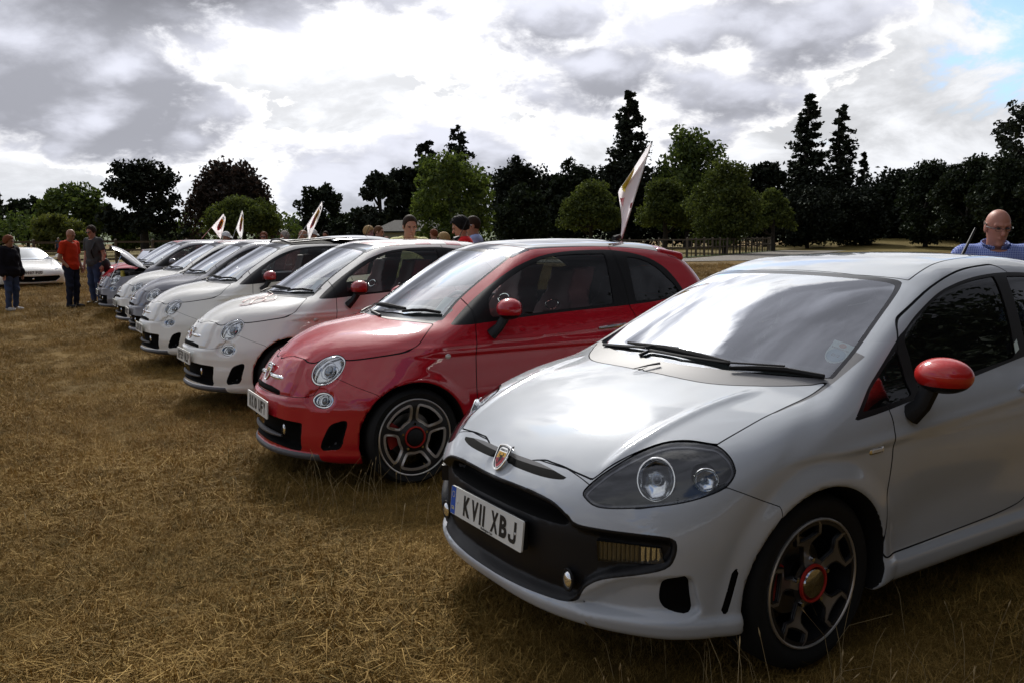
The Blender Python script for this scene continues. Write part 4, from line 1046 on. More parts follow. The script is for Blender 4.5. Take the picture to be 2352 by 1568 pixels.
def number_plate(root, text, c, tilt, eu=False, rear=False, dealer=None):
    """plate facing -x at c, leaning back by tilt"""
    A = (0, -1, 0) if not rear else (0, 1, 0); s = 1 if not rear else -1
    B = (math.sin(tilt)*s, 0, math.cos(tilt))
    f = frame(c, A, B)
    b = MB(); w, h = .26, .0555; rr = .008
    o = [(x0 + rr*math.cos(t), y0 + rr*math.sin(t)) for x0, y0, a0 in ((w-rr, h-rr, 0), (-w+rr, h-rr, 90), (-w+rr, -h+rr, 180), (w-rr, -h+rr, 270)) for t in np.radians(np.linspace(a0, a0+90, 4))]
    n = len(o); P = np.array(o)
    b.add(f(np.c_[np.r_[P, P], np.r_[np.full(n, -.004), np.full(n, .003)]]), [tuple(range(n))[::-1], tuple(range(n, 2*n))] + [(i, (i+1) % n, n+(i+1) % n, n+i) for i in range(n)])
    pl = b.build('number_plate', PLATEW if not rear else YELLOW, root, False)
    x0 = .025 if eu else 0.0
    m = MB(); wid = lambda ch: .014 if ch in '1I' else (.030 if ch == ' ' else .050)
    tot = sum(wid(ch) for ch in text) + .011*(len(text)-1) - .022; cx = -tot/2 + x0
    for ch in text:
        w_ = wid(ch)
        if ch == ' ': cx += w_ - .011 + .014; continue
        if ch in '1I': v = np.array([(-1, -1, 0), (1, -1, 0), (1, 1, 0), (-1, 1, 0)], float); q = [(0, 1, 2, 3)]
        elif ch == 'J':
            o_ = [(1, 1), (1, -.62), (.80, -.90), (.45, -1), (-.40, -1), (-.80, -.88), (-1, -.60), (-1, -.30), (-.42, -.30), (-.42, -.52), (-.25, -.64), (.25, -.64), (.42, -.52), (.42, 1)]
            v = np.array([(a_, b_, 0) for a_, b_ in o_], float); q = [(0, 1, 12, 13), (1, 2, 12), (2, 3, 11, 12), (3, 4, 10, 11), (4, 5, 9, 10), (5, 6, 9), (6, 7, 8, 9)]
        else: v, q = text_mesh(ch, .098, .0, .72, .0044)
        e = v[:, :2].max(0)-v[:, :2].min(0); c_ = (v[:, :2].max(0)+v[:, :2].min(0))/2
        v = v.copy(); v[:, 0] = (v[:, 0]-c_[0])*w_/e[0] + cx + w_/2; v[:, 1] = (v[:, 1]-c_[1])*.079/e[1]; v[:, 2] += .0042; m.add(f(v), q); cx += w_ + .011
    m.build('lettering', INK, pl, False)
    if eu:
        m = MB(); m.add(f(np.array([(-.258, -.0535, .0035), (-.222, -.0535, .0035), (-.222, .0535, .0035), (-.258, .0535, .0035)])), [(0, 1, 2, 3)]); m.build('country_band', PLATEBLUE, pl, False)
        m = MB(); v, q = text_mesh('GB', .020, .0003, .9); v[:, 0] -= .240; v[:, 1] -= .030; v[:, 2] += .0042; m.add(f(v), q)
        for i in range(12): 
            t = i*math.pi/6; m.add(f(np.array([(-.240+.011*math.cos(t)+.0022*math.cos(a), .024+.011*math.sin(t)+.0022*math.sin(a), .0042) for a in np.arange(5)*1.2566])), [(0, 1, 2, 3, 4)])
        m.build('band_lettering', mat('band_ink', (.75, .66, .25), .5), pl, False)
    if dealer:
        m = MB(); v, q = text_mesh(dealer, .013, .0003, .9); v[:, 0] += x0; v[:, 1] -= .0475; v[:, 2] += .0042; m.add(f(v), q); m.build('dealer_lettering', INK, pl, False)
    m = MB()
    for sx in (-.205, .205): m.lathe([(0, .006), (.005, .005), (.006, .002)], 10, 'z')
    v = m.v; m2 = MB()
    for i, sx in enumerate((-.205, .215)): m2.add(f(v[i] + np.array([sx, 0, 0])), [tuple(np.array(q_)-0) for q_ in m.f[:len(m.f)//2]])
    m2.build('plate_screw', PLATEW, pl)
    return pl

def badge(root, c, nx, size, name='badge'):
    """enamel shield with a chrome rim; faces along nx (unit), height = size"""
    nx = np.array(nx, float); nx /= np.linalg.norm(nx); up = np.array([0, 0, 1.]) - nx*nx[2]; up /= np.linalg.norm(up); A = np.cross(up, nx)
    f = frame(c, A, up); h = size/2
    out = smooth_poly([(-.62, .92), (0, 1.0), (.62, .92), (.80, .72), (.66, -.35), (.36, -.86), (0, -1.0), (-.36, -.86), (-.66, -.35), (-.80, .72)], 4)*h
    n = len(out)
    def plate(poly, z0, z1):
        P = np.array(poly); k = len(P); b = MB()
        b.add(f(np.c_[np.r_[P, P], np.r_[np.full(k, z0), np.full(k, z1)]]), [tuple(range(k, 2*k))] + [(i, (i+1) % k, k+(i+1) % k, k+i) for i in range(k)]); return b
    o = plate(out, -.012, .002).build(name, CHROME, root)
    b = MB(); b.tube(f(np.c_[out, np.full(n, .002)]), h*.075, 6, closed=True, up=nx); b.build('badge_rim', CHROME, o)
    plate(out*.90, .0, .0032).build('badge_field', mat('badge_grey', (.05, .05, .055), .3), o, False)
    sh = [(-.52, .42), (-.50, .60), (-.30, .74), (.30, .74), (.50, .60), (.52, .42), (.54, .10), (.44, -.38), (.20, -.68), (0, -.84), (-.20, -.68), (-.44, -.38), (-.54, .10)]
    S_ = np.array(sh)*h
    plate(S_*1.07, .001, .0037).build('badge_outline', CHROME, o, False)
    plate(np.array([(-.52, .42), (.52, .42), (.54, .12), (-.53, -.12), (-.54, .10)])*h, .001, .0042).build('badge_yellow', YELLOW, o, False)
    plate(np.array([(-.53, -.14), (.54, .10), (.44, -.38), (.20, -.68), (0, -.84), (-.20, -.68), (-.44, -.38)])*h, .001, .0042).build('badge_red', BADGERED, o, False)
    m = MB()                                                             # the scorpion: body, tail curl, claws, legs
    z = .0046
    def stroke(pts, w):
        P = np.array(pts)*h; d = np.gradient(P, axis=0); nn = np.c_[-d[:, 1], d[:, 0]]; nn /= np.linalg.norm(nn, axis=1, keepdims=True)+1e-9
        w = np.broadcast_to(np.array(w)*h, (len(P),))[:, None]; L_, R_ = P+nn*w, P-nn*w; k = len(P)
        m.add(f(np.c_[np.r_[L_, R_], np.full(2*k, z)]), [(i, i+1, k+i+1, k+i) for i in range(k-1)])
    stroke([(.02, .16), (.03, 0), (.02, -.2), (-.02, -.38)], [.10, .13, .11, .07]); stroke([(-.02, -.36), (-.08, -.52), (-.22, -.54), (-.30, -.42), (-.26, -.28)], [.06, .05, .045, .04, .01])
    stroke([(.02, .12), (-.16, .10), (-.28, .18), (-.22, .34)], [.03, .04, .05, .015]); stroke([(.04, .12), (.16, .12), (.24, .22), (.14, .36)], [.03, .04, .06, .015])
    for yy in (.02, -.10, -.22):
        stroke([(-.05, yy), (-.22, yy+.05), (-.30, yy-.05)], .018); stroke([(.08, yy), (.24, yy+.06), (.32, yy-.03)], .018)
    v, q = text_mesh('ABARTH', h*.26, .0002, .92); v[:, 1] += h*.57; v[:, 2] += z; m.add(f(v), q)
    m.build('badge_figure', INK, o, False)
    return o

def wiper(root, arm, blade, name='wiper'):
    b = MB(); b.tube(arm, [.011, .010, .007, .006, .006][:len(arm)], 6, flat=.7); o = b.build(name, BLACK, root)
    b = MB(); b.tube(blade, [.006, .011, .012, .010][:len(blade)], 6); b.build('wiper_blade', RUBBER, o)

def seat(root, x, y, z, mt, recl=.32, rear=False):
    """bucket seat with built-in headrest and a pull ring"""
    def F(X, Y, Z):
        yy = Y - y; xx = X - x - (Z - z - .25)*recl*(Z > z)
        back = mx(np.abs(xx) - .055 - .03*np.cos(np.clip(yy/.25, -1.5, 1.5)), np.abs(yy) - (.25 - .10*sstep(Z, z+.42, z+.62)), np.abs(Z-(z+.36)) - .40)
        cush = mx(np.abs(X-(x-.26)) - .27, np.abs(yy) - .25, np.abs(Z-(z-.02)) - .085)
        return smin(smax(back, -.1, .05), cush, .06) - .012 + .025*np.exp(-((yy)/.12)**2)*(xx < 0)
    m = iso(F, (x-.62, y-.34, z-.2), (x+.45, y+.34, z+.85), .032, it=2)
    o = obj_m('seat', m, mt, root)
    b = MB(); t = np.linspace(0, 2*np.pi, 17)[:-1]; cz = z+.50; cx = x + .25*recl - .098
    b.tube([(cx + .05*recl*math.sin(q), y + .085*math.cos(q), cz + .040*math.sin(q) + (.012 if math.sin(q) < 0 else 0)) for q in t], .006, 6, closed=True)
    if not rear: b.build('headrest_ring', CHROME, o)
    return o

def steering_wheel(root, c, tilt=.5):
    b = MB(); t = np.linspace(0, 2*np.pi, 25)[:-1]; r = .18
    b.tube([(c[0] + r*math.sin(q)*math.sin(tilt), c[1] + r*math.cos(q), c[2] + r*math.sin(q)*math.cos(tilt)) for q in t], .014, 8, closed=True)
    for q in (R(0), R(180), R(270)): b.tube([c, (c[0] + r*math.sin(q)*math.sin(tilt), c[1] + r*math.cos(q), c[2] + r*math.sin(q)*math.cos(tilt))], .012, 6)
    b.ell(c, (.03, .06, .05), 10, 6)
    b.build('steering_wheel', BLACK, root)

def door_mirror(root, c, rad, base, cap_mat, s):
    """s=-1 the near side; cap colour above, black shell below"""
    c = np.array(c); 
    def F(X, Y, Z):
        q = np.sqrt(((X-c[0])/rad[0])**2 + ((Y-c[1]*-s)/rad[1])**2 + ((Z-c[2]-.10*(Y*-s*-1-c[1])*0)/rad[2])**2)
        e = (q-1)*min(rad)*1.1
        return smax(e, (X-c[0]-.045), .02)
    cy = c[1]*-s
    m = iso(F, (c[0]-.14, cy-.16, c[2]-.11), (c[0]+.14, cy+.16, c[2]+.11), .009, it=3)
    low, cap = split(m, lambda v: v[:, 2] - (c[2]-rad[2]*.52))
    o = obj_m('door_mirror', cap, cap_mat, root)
    obj_m('mirror_shell', low, BLACK, o)
    b = MB(); base = np.array(base)
    top = np.array([c[0]-.005, (abs(c[1])-.045)*s, c[2]-rad[2]*.75]); mid = (base*[1, s, 1]*[1, 1, 1] + top)/2 + np.array([-.004, .012*s, -.01])
    b.tube([base*[1, s, 1], mid, top], [.042, .034, .036], 10, flat=.8, up=(1, 0, 0)); b.build('mirror_stalk', BLACK, o)
    g = MB(); g.ell((c[0]+.047, cy, c[2]), (.004, rad[1]*.80, rad[2]*.78), 20, 8); g.build('mirror_glass', CHROME, o)
    return o

# ---------------------------------------------------------------- the small hatchback
def build_fiat():
    B = Fiat(); root = empty('hatchback_car')
    m = iso(B.F, (-.86, 0, .10), (2.98, .92, 1.56), .0165, True)
    W = lambda v: (v[:, 0], np.abs(v[:, 1]), v[:, 2])
    def clip(m, g):
        return split(m, g)
    liner, m = clip(m, lambda v: np.maximum(B.arch(v[:, 0], v[:, 1], v[:, 2]) - (B.ARCH+.003), .485-np.abs(v[:, 1])))
    liners(liner, B.WB, root)
    under, m = clip(m, lambda v: v[:, 2]-.160); obj_m('underbody', under, BLACK, root)
    front = lambda v: v[:, 0] + .25
    for nm, poly, mt, e in (('lower_grille', B.GRILLE, MESHBLK, .004), ('side_intake', B.DUCT, MESHBLK, .004), ('badge_slot', B.SLOT, MESHBLK, .0)):
        a, m = clip(m, lambda v: np.maximum(sd_poly(np.abs(v[:, 1]), v[:, 2], poly)-e, front(v)))
        if nm == 'side_intake':
            for q in lr(a): obj_m(nm, q, mt, root)
        else: obj_m(nm, a, mt, root)
    a, m = clip(m, lambda v: np.maximum(v[:, 2]-.213, np.maximum(np.abs(v[:, 1])-.57, front(v)+.1))); obj_m('front_splitter', a, GREYPL, root)
    # lamps
    HL = smooth_poly(uproj([(-.527, .432, .650), (-.516, .405, .685), (-.483, .393, .732), (-.434, .406, .771), (-.383, .443, .793), (-.350, .483, .793), (-.335, .531, .765), (-.362, .558, .715), (-.400, .562, .674), (-.451, .545, .635), (-.492, .513, .619), (-.519, .471, .624)]), 3)
    FG = smooth_poly(uproj([(-.553, .508, .533), (-.537, .508, .561), (-.504, .532, .583), (-.471, .573, .581), (-.455, .608, .561), (-.459, .624, .529), (-.480, .610, .501), (-.510, .578, .490), (-.542, .535, .501)]), 3)
    U = lambda v: (v[:, 0] + np.abs(v[:, 1]))*.7071
    for nm, poly, dome in (('headlight', HL, .020), ('fog_light', FG, .010)):
        g = lambda v: np.maximum(sd_poly(U(v), v[:, 2], poly, .15), front(v)-.1)
        # dark seal, chrome ring, lens
        L_, m = clip(m, g); seal, rest = split(L_, lambda v: -(g(v)+.004)); ring, lens = split(rest, lambda v: -(g(v)+.0105))
        for q in lr(seal): obj_m('lamp_seal', q.offset(-.004), BLACK, root)
        for q, rg in zip(lr(lens), lr(ring)):
            d = np.clip(-g(q.v), 0, .07)
            dm = M(q.v + q.n*(dome*(1-(1-np.clip(d/.06, 0, 1))**2))[:, None], q.n, q.t)
            nn = q.n.copy(); cen = q.v.mean(0); rad = q.v-cen; nn += rad/.14*1.1*(dome/.02); nn /= np.linalg.norm(nn, axis=1, keepdims=True); dm.n = nn
            o = obj_m(nm, dm, G_LENS, root); obj_m('lamp_ring', rg.offset(.001), CHROME, o)
            avg = q.n.mean(0); avg /= np.linalg.norm(avg); up = np.array([0, 0, 1.]) - avg*avg[2]; up /= np.linalg.norm(up); sd_ = np.cross(up, avg)
            ref = M(q.v - q.n*(.010+.030*np.clip(d/.05, 0, 1))[:, None], q.n, q.t); obj_m('lamp_reflector', ref, LAMPREF, o)
            b = MB(); c0 = cen - avg*.022; k = .056 if nm == 'headlight' else .036
            sh = .020*(1 if cen[1] < 0 else -1)
            c0 = c0 - sd_*abs(sh)*(-1 if cen[1] < 0 else 1)*0 + up*.0
            t = np.linspace(0, 2*np.pi, 25)[:-1]; b.tube([c0 + avg*.012 + k*(math.cos(x_)*sd_*.82 + math.sin(x_)*up) for x_ in t], .0035, 6, closed=True, up=avg)
            b.tube([c0 + avg*.002 + k*.72*(math.cos(x_)*sd_*.8 + math.sin(x_)*up) for x_ in t], .003, 6, closed=True, up=avg); b.build('lamp_bezel', CHROME, o)
            b = MB(); rotm = np.stack([sd_, up, avg], 1); b.ell(c0 + avg*.0, (k*.55, k*.62, .018), 16, 8, rotm); b.build('lamp_projector', mat('projector_glass', (.30, .31, .32), .05, .7), o)
    # glazing
    WS = smooth_poly(mirror_y([(.985, .632), (1.05, .592), (1.12, .563), (1.25, .537), (1.34, .520), (1.378, .500), (1.398, .45), (1.414, .3), (1.424, .1)]), 4, corner=(0, 17))
    WS = [(b_, a_) for a_, b_ in WS]
    scr = lambda v: np.maximum(np.maximum(sd_poly(v[:, 1], v[:, 2], WS, .3), v[:, 0]-1.05), v[:, 2]*0 - v[:, 0] - .05)
    a, m = clip(m, scr); frit, pane = split(a, lambda v: -(scr(v)+.018))
    obj_m('windscreen', pane, G_SCREEN, root); obj_m('windscreen_border', frit, DARKTRIM, root)
    RW = smooth_poly([(-.44, 1.33), (0, 1.37), (.44, 1.33), (.52, 1.10), (.46, 1.03), (0, 1.02), (-.46, 1.03), (-.52, 1.10)], 4)
    rwg = lambda v: np.maximum(sd_poly(v[:, 1], v[:, 2], RW, .3), 2.1-v[:, 0]); a, m = clip(m, rwg); obj_m('rear_window', a, G_DARK, root)
    OUT = smooth_poly([(.285, .962), (.40, 1.05), (.502, 1.124), (.634, 1.210), (.823, 1.312), (1.026, 1.376), (1.231, 1.404), (1.435, 1.413), (1.604, 1.413), (1.72, 1.404), (1.85, 1.384), (1.981, 1.348), (2.102, 1.286), (2.185, 1.207), (2.245, 1.12), (2.215, 1.082), (1.977, 1.045), (1.672, 1.027), (1.405, 1.018), (1.109, 1.006), (.829, .991), (.58, .975), (.40, .963)], 3, corner=(0, 14))
    DG = smooth_poly([(.552, 1.000), (.553, 1.079), (.584, 1.137), (.705, 1.216), (.866, 1.296), (1.013, 1.349), (1.117, 1.371), (1.317, 1.386), (1.573, 1.386), (1.560, 1.238), (1.540, 1.043), (1.306, 1.033), (1.017, 1.020), (.83, 1.008)], 3, corner=(0, 8, 10))
    QG = smooth_poly([(1.765, 1.362), (1.893, 1.343), (2.015, 1.290), (2.109, 1.211), (2.203, 1.115), (2.165, 1.082), (1.98, 1.058), (1.745, 1.048)], 3, corner=(0, 7))
    sides = lambda v: .40-np.abs(v[:, 1])
    og = lambda v: np.maximum(sd_poly(v[:, 0], v[:, 2], OUT, .3), np.maximum(sides(v), .9-v[:, 2]))
    trim, m = clip(m, og)
    dgm = lambda v: sd_poly(v[:, 0], v[:, 2], DG, .3); qg = lambda v: sd_poly(v[:, 0], v[:, 2], QG, .3)
    dg, trim = split(trim, dgm); qgm, trim = split(trim, qg)
    for q in lr(dg): obj_m('door_window', q.offset(-.005), G_SIDE, root)
    for q in lr(qgm): obj_m('quarter_window', q.offset(-.005), G_DARK, root)
    DOOR = smooth_poly([(.437, .975), (.425, .86), (.416, .77), (.420, .54), (.445, .36), (.53, .285), (1.0, .275), (1.45, .285), (1.60, .36), (1.71, .58), (1.745, .78), (1.715, .95), (1.677, 1.03), (1.675, 1.20), (1.662, 1.33), (1.64, 1.50), (.437, 1.50)], 4, corner=(0, 15, 16))
    dr = lambda v: np.maximum(sd_poly(v[:, 0], v[:, 2], DOOR, .4), sides(v))
    tp, tr_ = gap(trim, dr, .0018); trim = tp.join(tr_)
    for q in lr(trim): obj_m('window_trim', q, BLACK, root)
    # bonnet, cowl, roof panel
    BN = smooth_poly([(-.560, 0), (-.550, .164), (-.523, .29), (-.483, .378), (-.42, .42), (-.37, .47), (-.335, .531), (-.250, .599), (-.138, .665), (-.03, .715), (.04, .728), (.107, .702), (.205, .630), (.209, .612), (.152, .5), (.064, .304), (.036, .173), (.030, 0)], 4, corner=(12, 13))
    bn = lambda v: np.maximum(sd_poly(v[:, 0], np.abs(v[:, 1]), np.r_[BN[:-3], [(.03, -.05), (-.56, -.05)]], .4), .66-v[:, 2])
    bonnet, m = gap(m, bn); obj_m('bonnet', bonnet, P_RED, root)
    cw = lambda v: np.maximum.reduce([np.abs(v[:, 1])-.612, v[:, 0]-.36, -.02-v[:, 0], .93-v[:, 2]])
    a, m = clip(m, cw); obj_m('wiper_cowl', a, GREYPL, root)
    strip = lambda v: np.maximum.reduce([np.abs(v[:, 1])-.525, v[:, 0]-(.905+.30*v[:, 1]**2), 1.37-v[:, 2]])
    a, m = gap(m, strip, .002); obj_m('roof_header', a, G_ROOF, root)
    rp = lambda v: np.maximum.reduce([np.abs(v[:, 1])-.522, v[:, 0]-2.12, (.912+.30*v[:, 1]**2)-v[:, 0], 1.36-v[:, 2]])
    a, m = gap(m, rp, .002); roof = obj_m('roof_panel', a, P_RED, root)
    # doors, bumpers
    d, m = gap(m, dr)
    for q in lr(d):
        o = obj_m('door', q, P_RED, root); s = -1 if q.v[:, 1].mean() < 0 else 1
        b = MB(); b.tube([(1.37, s*.800, .885), (1.44, s*.822, .892), (1.54, s*.822, .900), (1.60, s*.800, .905)], [.010, .013, .013, .010], 8); b.build('door_handle', CHROME, o)
    FB = [(-.47, .648), (-.403, .663), (-.325, .622), (-.235, .583), (-.15, .50), (-.15, .05), (-1, .05), (-1, .540), (-.60, .546), (-.53, .56)]
    fb = lambda v: sd_poly(v[:, 0], v[:, 2], FB, .4)
    bm, m = gap(m, fb, .0015); obj_m('front_bumper', bm, P_RED, root)
    RB = lambda v: np.maximum(2.42-v[:, 0], v[:, 2]-.62); bm, m = gap(m, RB, .002); obj_m('rear_bumper', bm, P_RED, root)
    TL = smooth_poly([(.56, .70), (.62, .72), (.70, .78), (.70, .90), (.63, .97), (.57, .95)], 4)
    tl = lambda v: np.maximum(sd_poly(np.abs(v[:, 1]), v[:, 2], TL, .2), 2.3-v[:, 0]); a, m = clip(m, tl)
    for q in lr(a): obj_m('tail_light', q.offset(.004), TAIL, root)
    TG = lambda v: np.maximum.reduce([np.abs(v[:, 1])-.54, 2.2-v[:, 0], .55-v[:, 2]]); a, m = gap(m, TG, .002); obj_m('tailgate', a, P_RED, root)
    obj_m('body', m, P_RED, root)
    # cabin lining: the same shape set in, open at the panes
    Lm = iso(lambda x, y, z: B.F(x, y, z) + .014, (-.8, 0, .12), (2.95, .9, 1.56), .034, True, 2)
    for g in (lambda v: np.maximum(sd_poly(v[:, 0], v[:, 2], DG, .3)-.006, sides(v)), lambda v: np.maximum(sd_poly(v[:, 0], v[:, 2], QG, .3)-.006, sides(v)), lambda v: scr(v)-.004+.0*v[:, 0], lambda v: rwg(v)-.004,
              lambda v: np.maximum(B.arch(v[:, 0], v[:, 1], v[:, 2]) - (B.ARCH+.04), .44-np.abs(v[:, 1])), lambda v: np.maximum(sd_poly(U(v), v[:, 2], HL, .15), front(v)), lambda v: np.maximum(sd_poly(U(v), v[:, 2], FG, .15), front(v)),
              lambda v: np.maximum(v[:, 0]+.62, v[:, 2]-.7)): _, Lm = split(Lm, g)
    bayl, Lm = split(Lm, lambda v: np.maximum(bn(v)-.0, v[:, 0]-.2)); obj_m('bonnet_lining', bayl, LINING, root)
    obj_m('cabin_lining', Lm, LINING, root)
    b = MB(); b.box((.55, 0, .90), (.34, 1.36, .16)); b.box((.45, 0, .80), (.30, 1.40, .3)); b.build('dashboard', LINING, root, bevel=.04)
    for y in (-.35, .35): seat(root, 1.30, y, .52, FABRICR)
    seat(root, 2.02, 0, .55, FABRIC, rear=True).scale = (1, 1, .9)
    steering_wheel(root, (.80, .35, .93))
    door_mirror(root, (.625, -.875, 1.058), (.085, .092, .068), (.535, .79, .895), P_RED, -1)
    door_mirror(root, (.625, -.875, 1.058), (.085, .092, .068), (.535, .79, .895), P_RED, 1)
    add_wheels(root, 'fiat', B.R, B.WB, .800)
    # badge with moustache bars, repeaters, small driving lights
    bd = badge(root, (-.672, 0, .660), (-1, 0, .42), .115)
    b = MB()
    for s in (-1, 1): b.tube([(-.668, s*.05, .648), (-.672, s*.09, .646), (-.664, s*.15, .643), (-.640, s*.225, .637), (-.632, s*.245, .636)], [.012, .015, .016, .013, .005], 10, flat=1.0)
    b.build('chrome_bar', CHROME, root)
    for s in (-1, 1):
        b = MB(); b.ell((.222, s*.806, .783), (.020, .012, .017), 14, 8); b.build('side_repeater', mat('repeater_lens', (.62, .60, .56), .15, 0, 1), root)
        b = MB(); b.ell((-.675, s*.338, .343), (.012, .017, .034), 14, 8); b.build('driving_lamp', LAMPREF, root)
        b = MB(); b.tube([(-.685, s*.33, .315), (-.690, s*.338, .343), (-.672, s*.336, .378)], .006, 6); b.build('lamp_bracket', BLACK, root)
    b = MB(); t = np.linspace(-.30, .30, 9); b.tube([(-.718 + .5*abs(y)**2.2, y, .292 + .01*abs(y)) for y in t], [.008, .013, .016, .017, .017, .017, .016, .013, .008], 8); b.build('grille_bar', GREYPL, root)
    wiper(root, [(.041, -.148, .992), (.077, .110, 1.003), (.105, -.078, 1.018), (.150, -.274, 1.030), (.215, -.404, 1.040)], [(.145, -.285, 1.020), (.18, -.36, 1.034), (.23, -.46, 1.040), (.285, -.571, 1.030)])
    wiper(root, [(.049, .229, .99), (.115, .27, 1.012), (.182, .303, 1.034), (.175, .15, 1.05), (.169, .026, 1.055)], [(.180, .285, 1.032), (.165, .12, 1.046), (.157, -.029, 1.046), (.178, -.256, 1.038)])
    # spoiler, aerial, tax disc
    def SP(x, y, z):
        a = np.abs(y); top = z - (1.455 - .16*(x-2.12) - .13*y*y); bot = (1.395 - .055*(x-2.12)/.3 - .13*y*y) - z
        return smax(smax(top, bot, .012), np.maximum(np.maximum(2.12-x, x-(2.43-.25*y*y)), a-.53), .03)
    obj_m('roof_spoiler', iso(SP, (2.0, 0, 1.2), (2.6, .62, 1.55), .016, True), P_RED, root)
    b = MB(); b.tube([(2.10, 0, 1.485), (2.14, 0, 1.50), (2.17, 0, 1.515)], [.028, .024, .012], 8); b.tube([(2.16, 0, 1.51), (2.20, 0, 1.57), (2.28, 0, 1.72)], [.006, .004, .003], 6); b.build('aerial', BLACK, root)
    tx = MB(); q = np.array([(.382, -.424, 1.123), (.406, -.500, 1.116), (.307, -.536, 1.040), (.270, -.474, 1.036)]) + np.array([.012, 0, -.006])
    tx.add(q, [(0, 1, 2, 3)]); tx.build('tax_disc', mat('tax_disc_paper', (.60, .74, .72), .5), root, False)
    return root
